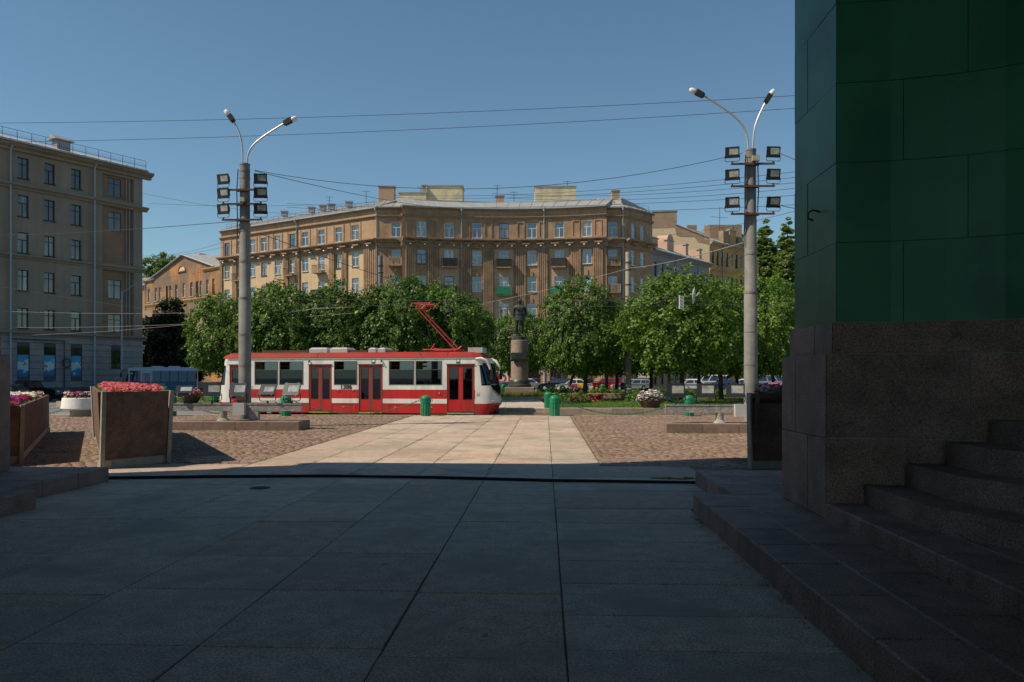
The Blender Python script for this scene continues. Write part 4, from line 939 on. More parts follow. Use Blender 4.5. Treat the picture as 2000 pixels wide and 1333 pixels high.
g = [(FF.L*.47,28.0),(FF.L*.49,26.7),(FF.L*.55,26.4),(FF.L*.77,26.3),(FF.L*.82,25.4),(FF.L*.9,25.2),(FF.L-.02,24.9),(FF.L-.02,26.65),(FF.L*.5,28.35)]
mb = MB(); mb.loft([[FF.P(u,z,.03) for u,z in g],[FF.P(u,z,.005) for u,z in g]]); part(hf, 'bare_patch', mb, 'firewall_bare')
mb = MB(); FF.box(mb, FF.L*.12, FF.L*.5, 28.0, 30.9, -1.6, .02); part(hf, 'chimney_wall', mb, 'firewall_bare')
mb = MB(); FF.box(mb, FF.L*.11, FF.L*.51, 30.9, 31.05, -1.7, .12); part(hf, 'chimney_cap', mb, 'zinc')
mb = MB(); mb.tube(FF.P(FF.L*.48,28.6,.05), FF.P(FF.L,26.1,.05), .15, n=4); part(hf, 'firewall_edge', mb, 'zinc')
mb = MB(); FF.box(mb, FF.L*.92, FF.L*1.0, 25.6, 28.3, -1.0, .05); part(hf, 'chimney', mb, 'brick')
uy = [1.0+1.5*i for i in range(8)]
ops = [(u-.38,u+.38,z,z+2.4) for u in uy for z in (21.6,17.2,12.8,8.4)]
mb = MB(); FY.wall(mb, 0, FY.L, -.25, 25.4, ops, .25); part(hf, 'wall', mb, 'ochre')
for u in uy:
    for z in (21.6,17.2,12.8,8.4): window(hf, FY, u, z, .76, 2.4, 'T', 'frame_white' if rb.random() < .25 else 'frame_dark', 'pane_shade', .24)
moulding(hf, FY, 24.9, .5, .6, 'ochre'); moulding(hf, FY, 20.4, .3, .3, 'ochre', 'string_course'); roof_strip(hf, FY, 25.4, 2.2, 5, .5)
drainpipe(hf, FY, 3.9, .2, 25.2, .2)
dormer(hf, FY, 7.8, 2.0, 25.4, 28.4, 'ochre', False, -.3)
mb = MB(); FY.box(mb, 4.6, 6.4, 25.4, 28.0, -1.2, -.2); part(hf, 'parapet', mb, 'firewall_bare'); mb = MB(); FY.box(mb, 9.5, 11, 25.4, 27.4, -1.2, -.2); part(hf, 'parapet', mb, 'firewall_bare')
for (x0,x1,d0,z0,z1) in ((31.5,33.2,143,26.5,29.0),(35.4,37.0,146,26.5,29.2),(36.8,43.0,149,26.0,30.2)):
    mb = MB(); mb.prism([tv((x0,d0)),tv((x1,d0)),tv((x1,d0+1.5)),tv((x0,d0+1.5))], z0, z1); part(hf, 'chimney', mb, 'firewall_bare')
mb = MB(); p = tv((38.6,148)); mb.tube((p[0],p[1],28),(p[0],p[1],33.2),.05,n=5); mb.tube((p[0]-1.6,p[1],31.5),(p[0]+1.4,p[1],31.3),.03,n=4); mb.tube((p[0],p[1],33.2),(p[0]+.9,p[1],33.0),.03,n=4); part(hf, 'antenna', mb, 'wire')
FP = Fac([(40.87,171.85), (45.20,176.04), ]); FP2 = Fac([(51.77,198.33), (120.88,173.19)])
hs = thing('old_house', 'narrow ochre house end seen right of the lamp post', 'building', (fc[0], fc[1], -.25))
F3 = Fac([fc, (39.94,151.00)]); ops = [(u-.35,u+.35,z,z+2.2) for u in (1.0,2.2) for z in (19,14.6,10)]
mb = MB(); F3.wall(mb, 0, F3.L, -.25, 23.6, ops, .2); F4 = Fac([(39.94,151.00), (41.37,159.86)]); F4.wall(mb, 0, F4.L, -.25, 23.6); part(hs, 'wall', mb, 'ochre')
for u in (1.0,2.2):
    for z in (19,14.6,10): window(hs, F3, u, z, .7, 2.2, 'T', 'frame_dark', 'pane_shade', .2)
roof_strip(hs, F3, 23.6, 1.5, 4, .3)
mb = MB(); F3.box(mb, 2.0, 2.7, 23.6, 27, -1.5, -.6); part(hs, 'chimney', mb, 'pink_render')
hp = thing('far_house', 'pink far house glimpsed behind the poplars on the right', 'building', ((51.77,198.33)[0], (51.77,198.33)[1], -.25))
ops = [(u-.6,u+.6,z,z+2.4) for u in range(2,72,3) for z in (19,14,9)]
mb = MB(); FP2.wall(mb, 0, FP2.L, -.25, 25, ops, .2); part(hp, 'wall', mb, 'pink_render')
for u in range(2,72,3):
    for z in (19,14,9): window(hp, FP2, u, z, 1.2, 2.4, 'T', 'frame_dark', 'pane_shade', .2)
mb = MB(); FP2.prof(mb, 0, FP2.L, [(.3,25),(-5,33.5),(-10,25)]); part(hp, 'roof', mb, 'pink_render')

# ---------------------------------------------------------------- island with lawn, statue
ISL = [(-3.08,41.46), (32.23,43.08), (43.46,61.87), (38.29,89.67), (6.11,93.34), (-23.78,90.09), (-35.10,73.60), (-33.25,53.16), (-18.74,46.16)]
mb = MB(); mb.prism(ISL, -.26, .1); island = tag(mb.build('island', 'lawn'), kind='structure')
def kerb_line(p, q, z0, z1, w, parent, name='kerb_stone', L=1.6, m='kerb'):
    p = Vector((*p,0)); q = Vector((*q,0)); d = (q-p); n = max(1, int(d.length/L)); a = math.atan2(d.y, d.x); s = d.length/n
    mb = MB(); mb.bbox(-s/2+.006, s/2-.006, -w/2, w/2, 0, z1-z0, .012); me = mb.mesh(name, m)
    for i in range(n):
        c = p+d*((i+.5)/n); link(name, me, parent, (c.x, c.y, z0), a)
kerb_line((0.27,41.50), (32.24,42.98), -.25, .16, .3, island); kerb_line((-18.83,46.00), (-3.13,41.36), -.25, .12, .3, island); kerb_line((-33.24,53.06), (-18.83,46.00), -.25, .12, .3, island)
# steps and slab path up to the statue
mb = MB(); mb.box(-1, 1, -1, 1, -1, 1)
def frow(x0, x1, d0, d1, z0, z1, n, name, m, parent):
    for i in range(n):
        a = x0+(x1-x0)*i/n+.006; b = x0+(x1-x0)*(i+1)/n-.006; p = [tv((a,d0+.005)),tv((b,d0+.005)),tv((b,d1-.005)),tv((a,d1-.005))]; c = (tv(((a+b)/2,(d0+d1)/2)))
        mb = MB(); mb.loft([[(x-c[0],y-c[1],0) for x,y in p],[(x-c[0],y-c[1],z1-z0) for x,y in p]]); mb.build(name, m, parent, (c[0],c[1],z0))
frow(-1.35, 1.95, 41.1, 41.5, -.25, -.04, 3, 'step', 'kerb', island); frow(-1.35, 1.95, 41.5, 41.95, -.25, .13, 3, 'step', 'kerb', island)
for i in range(9): frow(-1.6, 2.0, 41.95+1.7*i, 41.95+1.7*(i+1), .05, .125, 3, 'slab', 'island_slab', island)
frow(2.3, 30, 41.65, 43.2, .05, .125, 16, 'slab', 'asphalt', island)
kerb_line((-5.91,57.60), (1.79,57.92), .1, .32, .25, island, 'low_kerb', 1.5, 'island_slab')
low = thing('garden_wall', 'low pink granite wall edging the flower bed right of the statue', 'wall', (*(4.67,60.75), .1))
for i in range(6):
    mb = MB(); mb.bbox(-.9+.005, .9-.005, -.2, .2, 0, .42, .015); o = mb.build('wall_stone', 'pedestal', low, (-4.5+1.8*i, 0, 0))
# grass
k = 26000; gx = rng.uniform(2.2,30,k); gd = 43.3+rng.random(k)**1.6*20; ok = np.ones(k, bool)
c = np.stack([gx*math.cos(PSI)-gd*math.sin(PSI), gx*math.sin(PSI)+gd*math.cos(PSI), np.full(k,.1)],1)
k2 = 5000; hx = rng.uniform(-2.2,3.0,k2); hd = rng.uniform(58,61.4,k2); c2 = np.stack([hx*math.cos(PSI)-hd*math.sin(PSI), hx*math.sin(PSI)+hd*math.cos(PSI), np.full(k2,.1)],1)
k3 = 5000; hx = rng.uniform(-26,-2,k3); hd = 47.5+rng.random(k3)*10-hx*.3; c3 = np.stack([hx*math.cos(PSI)-hd*math.sin(PSI), hx*math.sin(PSI)+hd*math.cos(PSI), np.full(k3,.1)],1)
tag(blades(np.concatenate([c,c3]), .13, .02, 'blade', 'lawn_grass', lean=.4), 'short green grass on the lawn under the trees', 'grass')
tag(blades(c2, .45, .03, 'blade_dry', 'tall_grass', lean=.25), 'taller dry grass round the foot of the statue', 'grass')

# the statue
sx, sy = (-1.99,61.97)
st = thing('statue', 'bronze statue of standing person in tunic on round granite pedestal', 'statue', (sx, sy, .1))
mb = MB(); mb.bbox(-1.12,1.12,-1.12,1.12,0,.88,.03); mb.build('base_block', 'pedestal', st)
mb = MB(); mb.lathe([(.86,.88),(.92,.95),(.9,1.08),(.80,1.15),(.80,1.3),(.70,1.45)], 32); mb.build('bronze_collar', 'bronze', st, smooth=40)
mb = MB(); mb.lathe([(.68,1.45),(.665,4.5),(.64,4.52)], 40); mb.build('pedestal_shaft', 'pedestal', st, smooth=40)
mb = MB(); mb.lathe([(.73,2.95),(.76,2.98),(.76,3.05),(.70,3.08),(.70,3.42),(.76,3.45),(.76,3.52),(.72,3.55)], 40); band = mb.build('bronze_band', 'bronze', st, smooth=40)
mb = MB(); mb.box(-.6,.6,-.84,-.6,2.97,3.53); mb.box(-.52,.52,-.86,-.84,3.06,3.44); mb.build('plaque', 'bronze', band)
mb = MB(); mb.lathe([(.52,4.5),(.5,4.78),(.44,4.8)], 24); mb.build('bronze_foot', 'bronze', st, smooth=40)
def skin_figure(name, verts, edges, radii, parent, loc, m, root=0):
    me = bpy.data.meshes.new(name); me.from_pydata(verts, edges, []); me.materials.append(MT[m])
    o = link(name, me, parent, loc)
    sk = o.modifiers.new('skin', 'SKIN'); sk.use_smooth_shade = True
    lay = me.skin_vertices[0] if me.skin_vertices else None
    if lay is None:
        import bmesh
        bm = bmesh.new(); bm.from_mesh(me); bm.verts.layers.skin.verify(); bm.to_mesh(me); bm.free(); lay = me.skin_vertices[0]
    for i, r in enumerate(radii):
        lay.data[i].radius = r if isinstance(r, tuple) else (r, r); lay.data[i].use_root = (i == root)
    o.modifiers.new('sub', 'SUBSURF').levels = 2; o.modifiers['sub'].render_levels = 2
    return o
s = 1.62                                                              # the figure is about three metres tall
V_ = [(0,0,.98),(0,-.01,1.14),(0,.0,1.32),(0,.01,1.45),(0,0,1.53),(0,-.01,1.60),(0,-.01,1.72),(0,-.01,1.79),
      (-.19,.01,1.44),(-.25,.03,1.20),(-.235,.02,.97),(-.20,.0,.86),
      (.19,.01,1.44),(.255,.05,1.20),(.20,.13,1.0),(.12,.17,.95),
      (-.10,0,.90),(-.125,-.02,.50),(-.13,.02,.10),(-.135,-.10,.045),(-.14,-.17,.03),
      (.10,0,.90),(.10,.0,.50),(.10,.03,.10),(.12,-.09,.045),(.13,-.16,.03)]
E_ = [(0,1),(1,2),(2,3),(3,4),(4,5),(5,6),(6,7),(3,8),(8,9),(9,10),(10,11),(3,12),(12,13),(13,14),(14,15),(0,16),(16,17),(17,18),(18,19),(19,20),(0,21),(21,22),(22,23),(23,24),(24,25)]
R_ = [(.19,.135),(.165,.125),(.185,.135),(.17,.12),.062,.065,(.085,.10),(.065,.075),.082,.062,.048,.035,.082,.062,.05,.035,(.10,.10),.08,.062,(.05,.04),(.045,.028),(.10,.10),.08,.062,(.05,.04),(.045,.028)]
fig = skin_figure('figure', [(x*s*1.2,y*s*1.1,z*s) for x,y,z in V_], E_, [(r[0]*s*1.18,r[1]*s*1.1) if isinstance(r,tuple) else r*s*1.12 for r in R_], st, (0,0,4.79), 'bronze')
mb = MB(); n = 20                                                     # the skirt of the tunic, belt, cap, collar, nose
def ring(rx, ry, z, cy=0): return [(1.18*rx*math.cos(2*math.pi*i/n)*s*(1+.03*math.sin(5*i)), (cy+ry*math.sin(2*math.pi*i/n))*s, z*s+4.79) for i in range(n)]
mb.loft([ring(.235,.18,.78),ring(.225,.17,.92),ring(.195,.15,1.06)]); mb.build('tunic_skirt', 'bronze', fig, (0,0,-4.79), smooth=50)
mb = MB(); mb.loft([ring(.205,.16,1.05),ring(.21,.165,1.08),ring(.205,.16,1.11)]); mb.build('belt', 'bronze', fig, (0,0,-4.79), smooth=50)
mb = MB(); mb.loft([ring(.088,.10,1.715,-.01),ring(.086,.10,1.76,-.01),ring(.07,.085,1.80,-.01),ring(.03,.04,1.825,-.01)]); mb.build('hair', 'bronze', fig, (0,0,-4.79), smooth=60)
mb = MB(); mb.add([(-.02*s,-.10*s,1.64*s),(.02*s,-.10*s,1.64*s),(0,-.135*s,1.65*s),(0,-.105*s,1.70*s)], [(0,1,2),(0,2,3),(1,3,2)]); mb.build('nose', 'bronze', fig)
for q in (-1,1):
    mb = MB(); mb.loft([[(q*.15*s-.055*s,-.06*s,1.485*s),(q*.15*s+.055*s,-.06*s,1.475*s),(q*.15*s+.055*s,.06*s,1.475*s),(q*.15*s-.055*s,.06*s,1.485*s)],[(q*.15*s-.055*s,-.06*s,1.51*s),(q*.15*s+.055*s,-.06*s,1.49*s),(q*.15*s+.055*s,.06*s,1.49*s),(q*.15*s-.055*s,.06*s,1.51*s)]]); mb.build('shoulder_board', 'bronze', fig)
    mb = MB(); mb.box((q*.09-.05)*s,(q*.09+.05)*s,-.165*s,-.13*s,1.27*s,1.37*s); mb.build('chest_pocket', 'bronze', fig)

# ---------------------------------------------------------------- flower planters
def flowers(name, pts, colors, parent_label, cat='flowers', size=.075, leafn=3, h=.12):
    """heads of five petals over small leaves"""
    cen = np.asarray(pts); k = len(cen); idx = rng.integers(0, len(colors), k)
    pet = []; pidx = []
    for a in range(5):
        ang = a*2*np.pi/5+rng.uniform(0,6,k); o = np.stack([np.cos(ang)*size*.45, np.sin(ang)*size*.45, np.zeros(k)],1)
        pet.append(leaf_quads(rng, cen+o, size, np.stack([np.cos(ang)*.3, np.sin(ang)*.3-.2, np.ones(k)],1), .35, .85).reshape(k,4,3)); pidx.append(idx)
    lf = []
    for a in range(leafn): lf.append(leaf_quads(rng, cen+np.stack([rng.normal(0,.07,k), rng.normal(0,.07,k), rng.uniform(-h,-.03,k)],1), .10, np.array([0,-.2,1.0]), .6, .6).reshape(k,4,3))
    v = np.concatenate(pet+lf).reshape(-1,3); ii = np.concatenate(pidx+[np.full(k*leafn, len(colors))])
    o = link(name, np_mesh(name, v, 4, list(colors)+['leaf_bed'], ii)); tag(o, parent_label, cat, kind='stuff'); return o
def in_quad(n, a, b, c, d):
    s_ = rng.random((n,1)); t_ = rng.random((n,1)); a, b, c, d = [np.array(q) for q in (a,b,c,d)]
    return (a*(1-s_)+b*s_)*(1-t_)+(d*(1-s_)+c*s_)*t_
def planter(A, B, C, D, h, label, flare=.07, wt=.07, hC=None):
    """box planter on plan corners A (near left), B (near right), C, D; stone-chip walls on a concrete foot"""
    hC = h if hC is None else hC
    P = [Vector((*q,0)) for q in (A,B,C,D)]; cen = sum(P, Vector())/4
    root = thing('planter', label, 'planter', (cen.x, cen.y, 0))
    H = [h, h, hC, hC]
    names = ('end_panel','side_panel','end_panel','side_panel')
    for i in range(4):
        p, q = P[i]-cen, P[(i+1)%4]-cen; hp, hq = H[i], H[(i+1)%4]
        d = (q-p).normalized(); n_ = Vector((d.y,-d.x,0))
        def pt(base, z, off, f): return base+n_*(off+flare*f)+Vector((0,0,z))
        mb = MB(); m_ = max(1, int((q-p).length/1.4)); sag = .0
        rings = []
        for j in range(m_+1):
            t_ = j/m_; b = p.lerp(q, t_); hh = hp+(hq-hp)*t_
            e0 = .03 if j == 0 else (-.03 if j == m_ else 0); b = b+d*e0
            rings.append([pt(b,.17,-wt,.1), pt(b,.17,0,.1), pt(b,hh,0,1), pt(b,hh,-wt,1)])
        mb.loft(rings); mb.build(names[i], 'pebble', root)
        mb = MB(); mb.loft([[pt(p,.0,-.02,0),pt(q,.0,-.02,0),pt(q,.0,-.16,0),pt(p,.0,-.16,0)],[pt(p,.165,-.02,0),pt(q,.165,-.02,0),pt(q,.165,-.16,0),pt(p,.165,-.16,0)]]); mb.build('foot', 'concrete', root)
        mb = MB(); mb.path([p+n_*.0, p+n_*flare+Vector((0,0,hp+.01))], .055, 4); mb.build('corner_strip', 'concrete', root)
    mb = MB(); pp = [(P[i]-cen) for i in range(4)]
    mb.loft([[tuple(q*.97+Vector((0,0,H[i]-.3))) for i, q in enumerate(pp)],[tuple(q*.97+Vector((0,0,H[i]-.1))) for i, q in enumerate(pp)]]); mb.build('soil', 'soil', root)
    return root
pdir = Vector((-.512,.859))
A = Vector(((-8.61,15.13,0.00)[0], (-8.61,15.13,0.00)[1])); B = Vector(((-7.89,16.36,0.00)[0], (-7.89,16.36,0.00)[1]))
planter(A, B, B+pdir*9.6, A+pdir*9.6, 1.5, 'tall brown stone chip planter full of pink flowers, left of path')
z = 1.5
iA = A+(B-A)*.1+pdir*.16; iB = A+(B-A)*.9+pdir*.16
q = [(*iA,z),(*iB,z),(*(iB+pdir*9.2),z),(*(iA+pdir*9.2),z)]
pts = in_quad(2600, *q); pts[:,2] = 1.40+rng.random(len(pts))**1.3*.20+.04*np.sin(pts[:,0]*2.3)*np.sin(pts[:,1]*1.7)
flowers('pink_flowers', pts, ['flower_pink'], 'dense pink flowers filling the tall stone chip planter', size=.085, leafn=4, h=.22)
E0 = Vector(((-10.84,16.04,0.00)[0], (-10.84,16.04,0.00)[1])); ldir = Vector((-.5,.866))
EA = E0-Vector((.53,.85))*1.5
planter(EA, E0, E0+ldir*10.5, EA+ldir*10.5, 1.2, 'long stone chip planter of magenta and white petunias at the left edge', .03)
jA = EA+(E0-EA)*.1+ldir*.16; jB = EA+(E0-EA)*.9+ldir*.16
pts = in_quad(1900, (*jA,1.2), (*jB,1.2), (*(jB+ldir*10.1),1.2), (*(jA+ldir*10.1),1.2)); pts[:,2] = 1.12+rng.random(len(pts))*.18
far_ = (pts[:,1] > 20.5) & (rng.random(len(pts)) < .55)
flowers('petunias', pts[~far_], ['flower_magenta','flower_magenta','flower_purple'], 'magenta and purple petunias in the planter at the left edge', size=.095, leafn=3)
pts2 = pts[far_]; pts2[:,2] += .03
flowers('white_petunias', pts2, ['flower_white','flower_white','flower_magenta'], 'white petunias behind the magenta ones at the left edge', size=.11, leafn=2)
G0 = Vector(((3.98,15.65,0.00)[0], (3.98,15.65,0.00)[1])); rdir = Vector((.34,.94))
planter(G0, G0+Vector((1.5,-.1)), G0+Vector((1.5,-.1))+rdir*6, G0+rdir*6, 1.47, 'dark stone chip planter in shade beside the right gate pylon', -.10)
pts = in_quad(900, (*(G0+Vector((.1,.1))),1.5), (*(G0+Vector((1.5,0))),1.5), (*(G0+Vector((1.5,0))+rdir*6),1.5), (*(G0+rdir*6),1.5)); pts[:,2] = 1.42+rng.random(len(pts))*.22
flowers('petunias', pts, ['flower_magenta','flower_lilac'], 'magenta petunias in the dark planter beside the gate', size=.09)

# round white planter on the edge of the square, baskets on the island
wp = thing('round_planter', 'round white painted concrete planter of petunias at the far left kerb', 'planter', ((-21.14,35.52,0.00)[0], (-21.14,35.52,0.00)[1], 0))
mb = MB(); mb.lathe([(.48,0),(.5,.32),(.55,.34)], 32); mb.build('foot', 'concrete', wp, smooth=40)
mb = MB(); mb.lathe([(.8,.30),(.86,.36),(.80,.82),(.76,.84),(.70,.82),(.70,.7),(.0,.7)], 36); mb.build('bowl', 'white_paint', wp, smooth=40)
a = rng.uniform(0,6.28,330); r_ = .7*np.sqrt(rng.random(330)); pts = np.stack([wp.location.x+r_*np.cos(a), wp.location.y+r_*np.sin(a), .84+rng.random(330)*.26],1)
flowers('petunias', pts, ['flower_magenta','flower_pink','flower_purple','flower_white'], 'mixed petunias in the round white planter', size=.09)
def basket(p, z, label, cols, flabel, sc=1.0):
    o = thing('flower_basket', label, 'basket', (p[0], p[1], z)); o.scale = (sc,sc,sc)
    mb = MB(); mb.lathe([(.36,0),(.52,.22),(.60,.5),(.62,.52),(.56,.5),(.0,.44)], 24); mb.build('bowl', 'wicker', o, smooth=40)
    mb = MB()
    for k in range(5): rr_ = .40+.05*k; mb.path([((rr_+.02)*math.cos(t)*1, (rr_+.02)*math.sin(t), .06+.1*k) for t in [2*math.pi*i/20 for i in range(21)]], .022, 4)
    mb.build('weave', 'wicker', o)
    n_ = 230; u_ = rng.normal(size=(n_,3)); u_ /= np.linalg.norm(u_,axis=1)[:,None]; u_[:,2] = np.abs(u_[:,2]); u_ *= rng.uniform(.55,1,(n_,1))
    flowers('petunias', np.stack([p[0]+u_[:,0]*.78*sc, p[1]+u_[:,1]*.7*sc, z+sc*.42+u_[:,2]*.62*sc],1), cols, flabel, size=.10, leafn=3, h=.2)
basket((5.52,42.17), .125, 'brown basket of lilac petunias on the kerb by the lawn', ['flower_lilac','flower_lilac','flower_white'], 'lilac petunias spilling from the basket right of the path')
basket((-22.66,50.10), .1, 'brown basket of pink petunias seen between the left floodlights', ['flower_lilac','flower_pink'], 'pink petunias in the basket between the left floodlights')
basket((-24.69,59.02), .1, 'small brown flower basket beside the rear end of the tram', ['flower_pink','flower_lilac'], 'pink petunias in the basket behind the tram', .9)
basket((2.78,76.18), .1, 'brown flower basket in front of the parked taxi', ['flower_lilac','flower_magenta'], 'magenta petunias in the basket near the taxi')

# ---------------------------------------------------------------- bollards and chains
mb = MB(); n = 48; rings = []
for r_, z_ in ((.235,0),(.235,.55),(.225,.60)):
    rings.append([((r_-(.022 if (i//2) % 2 else 0))*math.cos(2*math.pi*i/n), (r_-(.022 if (i//2) % 2 else 0))*math.sin(2*math.pi*i/n), z_) for i in range(n)])
mb.loft(rings); b_post = mb.mesh('post', 'green_paint')
mb = MB(); mb.lathe([(.235,.60),(.235,.74),(.245,.75),(.245,.80),(.225,.83),(.20,.88),(.13,.93),(.0,.95)], 28); b_cap = mb.mesh('cap', 'green_paint', 40)
mb = MB()
for i in range(20):
    a = 2*math.pi*i/20; mb.tube((.24*math.cos(a),.24*math.sin(a),.815),(.235*math.cos(a),.235*math.sin(a),.845),.013,n=5)
b_studs = mb.mesh('stud_ring', 'green_paint')
mb = MB()
for sgn in (-1,1): mb.path([(sgn*(.24+.045+.045*math.cos(t)),0,.70+.045*math.sin(t)) for t in [2*math.pi*i/10 for i in range(11)]], .013, 5)
b_ring = mb.mesh('chain_ring', 'green_paint')
def bollard(p, z, label, sc=1.0):
    o = thing('bollard', label, 'bollard', (p[0], p[1], z), 0, 'green cast iron bollards round the square'); o.scale = (sc,sc,sc)
    link('post', b_post, o); c_ = link('cap', b_cap, o); link('stud_ring', b_studs, c_); link('chain_ring', b_ring, o); return o
FRONT = [(-24.0,'green bollard at the far left end of the front chain'),(-19.4,'green bollard half hidden behind the round white planter'),(-15.6,'green bollard just right of the tall pink flower planter'),(-10.35,'green bollard behind the last floodlight of the left stand'),(-3.95,'green bollard in front of the tram near its front door'),(1.95,'green bollard at the right edge of the slab path'),(8.1,'green bollard behind the right floodlight beam'),(14.2,'green bollard at the right end of the front chain, behind the gate pylon')]
FP_ = []
for x, lab in FRONT: p = tv((x,36.45)); bollard(p, .0, lab); FP_.append(p)
BACK = [(0.16,42.34), (5.83,42.28), (11.68,42.82)]
for p, lab in zip(BACK, ('green bollard close behind the one at the right path edge','smaller looking green bollard beside the lilac basket on the lawn kerb','green bollard on the lawn kerb behind the right lamp post')): bollard(p, .125, lab, .92)
for (px, d, lab) in ((420,52,'green bollard on the lawn left of the rear of the tram'),(372,64,'green bollard behind the pink basket on the left'),(322,60,'green bollard peeping over the right rim of the pink planter'),(1079,80,'green bollard on the far lawn edge by the navy car'),(1177,80,'green bollard on the far lawn edge by the red car'),(983,80,'green bollard on the far lawn edge left of the statue')):
    bollard((0.00,0.00) if False else tv(((px-1000)/1556*d, d)), .1, lab, 1.0)
def chain(p, q, z, sag, label, r=.022):
    p = Vector((p[0],p[1],z)); q = Vector((q[0],q[1],z)); d = (q-p).normalized(); p = p+d*.33; q = q-d*.33; L = (q-p).length
    n_ = int(L/.085); mb = MB(); prev = None
    f = lambda t: p.lerp(q,t)+Vector((0,0,-sag*4*t*(1-t)))
    for i in range(n_):
        a, b = f(i/n_), f((i+1)/n_); e = (b-a).normalized(); s_ = Vector((0,0,1)) if i % 2 else Vector((-e.y,e.x,0))
        a = a-e*.018; b = b+e*.018; w_ = .024
        mb.path([a+s_*0, a+e*.02+s_*w_, b-e*.02+s_*w_, b, b-e*.02-s_*w_, a+e*.02-s_*w_, a], .011, 4, caps=False)
    tag(mb.build('chain', 'chain'), label, 'chain', 'green chains between the bollards')
CL = ['green chain left of the round white planter','green chain behind the tall pink planter','green chain sagging under the left floodlight beam','green chain in front of the tram doors','','green chain hanging over the setts right of the path','green chain behind the right floodlight beam']
for i, lab in enumerate(CL):
    if lab: chain(FP_[i], FP_[i+1], .70, .62, lab)
chain(BACK[0], BACK[1], .77, .6, 'green chain along the lawn kerb'); chain(BACK[1], BACK[2], .77, .6, 'green chain along the lawn kerb right of the basket')

# ---------------------------------------------------------------- floodlights
fl = {}
mb = MB(); mb.loft([[(-.18,.16,-.13),(.18,.16,-.13),(.18,.16,.13),(-.18,.16,.13)],[(-.27,.03,-.21),(.27,.03,-.21),(.27,.03,.21),(-.27,.03,.21)],[(-.28,-.03,-.22),(.28,-.03,-.22),(.28,-.03,.22),(-.28,-.03,.22)]]); fl['body'] = mb.mesh('housing', 'flood')
mb = MB()
for a in ((-.28,.28,.16,.22),(-.28,.28,-.22,-.09),(-.28,-.13,-.09,.16),(.24,.28,-.09,.16)): mb.box(a[0],a[1],-.05,-.031,a[2],a[3])
fl['rim'] = mb.mesh('front_rim', 'flood')
mb = MB(); mb.box(-.13,.24,-.04,-.032,-.09,.16); fl['glass'] = mb.mesh('glass', 'flood_glass')
mb = MB()
for x_ in (-.29,.29): mb.path([(x_,0,-.12),(x_,0,-.30),(x_*.86,0,-.36)], .014, 5)
mb.tube((-.25,0,-.36),(.25,0,-.36),.014,n=5); mb.tube((0,0,-.36),(0,0,-.44),.035,n=6); fl['yoke'] = mb.mesh('yoke', 'flood')
mb = MB()
for i in range(7): mb.box(-.2+i*.06,-.17+i*.06,.1,.2,-.12,.12)
fl['fins'] = mb.mesh('cooling_fins', 'flood')
mb = MB()
for x_ in (-.2,.2): mb.box(x_-.02,x_+.02,-.06,.0,.215,.235); mb.box(x_-.02,x_+.02,-.06,.0,-.235,-.215)
fl['clips'] = mb.mesh('clips', 'chrome')
def floodlight(loc, rz, tilt, label, group, sc=1.0):
    """loc is the foot of the yoke"""
    o = thing('floodlight', label, 'floodlight', loc, rz, group); o.scale = (sc,sc,sc)
    h = link('housing', fl['body'], o, (0,0,.44)); h.rotation_euler = (tilt,0,0)
    for k in ('rim','glass','fins','clips'): link({'rim':'front_rim','glass':'glass','fins':'cooling_fins','clips':'clip'}[k], fl[k], h)
    link('yoke', fl['yoke'], o, (0,0,.44)); return o
def stand(ox, oy, x0, x1, label, lights, post_x, words, rot=0):
    root = thing('floodlight_stand', label, 'stand', (ox, oy, 0), rot)
    n_ = max(3, int((x1-x0)/1.0)); w_ = (x1-x0)/n_
    for i in range(n_):
        mb = MB(); mb.bbox(x0+i*w_+.006, x0+(i+1)*w_-.006, 0, .55, 0, .29, .012); mb.build('plinth_stone', 'granite_brown', root)
        mb = MB(); mb.bbox(x0+i*w_+.006, x0+(i+1)*w_-.006, .562, 1.5, 0, .287, .012); mb.build('plinth_stone', 'granite_brown', root)
    b0, b1 = lights[0]-.35, lights[-1]+.35
    mb = MB(); mb.box(b0,b1,.5,.72,.62,.655); mb.box(b0,b1,.5,.72,.845,.88); mb.box(b0,b1,.515,.60,.655,.845); beam = mb.build('beam', 'beam', root)
    for i, xp in enumerate((post_x-.95, post_x+.12)):
        mb = MB()
        if i == 0: mb.lathe([(.22,.29),(.2,.33),(.135,.38),(.125,.62)], 16, (xp,.61))
        else: mb.box(xp-.15,xp+.15,.5,.72,.29,.62); mb.box(xp-.2,xp+.2,.45,.77,.288,.31)
        mb.build('leg', 'beam', root, smooth=40)
    mb = MB(); mb.box(post_x-.52,post_x-.14,.30,.495,.5,.9); mb.build('junction_box', 'grey_box', root)
    c_, s_ = math.cos(rot), math.sin(rot)
    for (lx, (tilt, yaw, lab, sc)) in zip(lights, words):
        floodlight((ox+lx*c_-.6*s_, oy+lx*s_+.6*c_, .88), rot+yaw, tilt, lab, 'floodlights on the two low beams', sc)
    return root
LS = (-12.59,26.17,0.00); RS = (3.88,25.65,0.00)
sL = 26.7/1556
stand(LS[0], LS[1], -1.0, 4.35, 'grey painted beam on granite plinth carrying five floodlights, left side', [.27,1.22,2.12,3.12,3.95], 2.55,
      [(-.95,.25,'leftmost floodlight on the left beam, tilted far back',1.0),(-.38,.2,'floodlight with pale sticker, second on the left beam',1.05),(-.32,-.12,'floodlight in front of the left lamp post on the beam',1.05),(-.75,-.1,'low tilted floodlight, fourth on the left beam',1.0),(-.5,-.15,'rightmost floodlight on the left beam before the tram',1.05)], R(2.4))
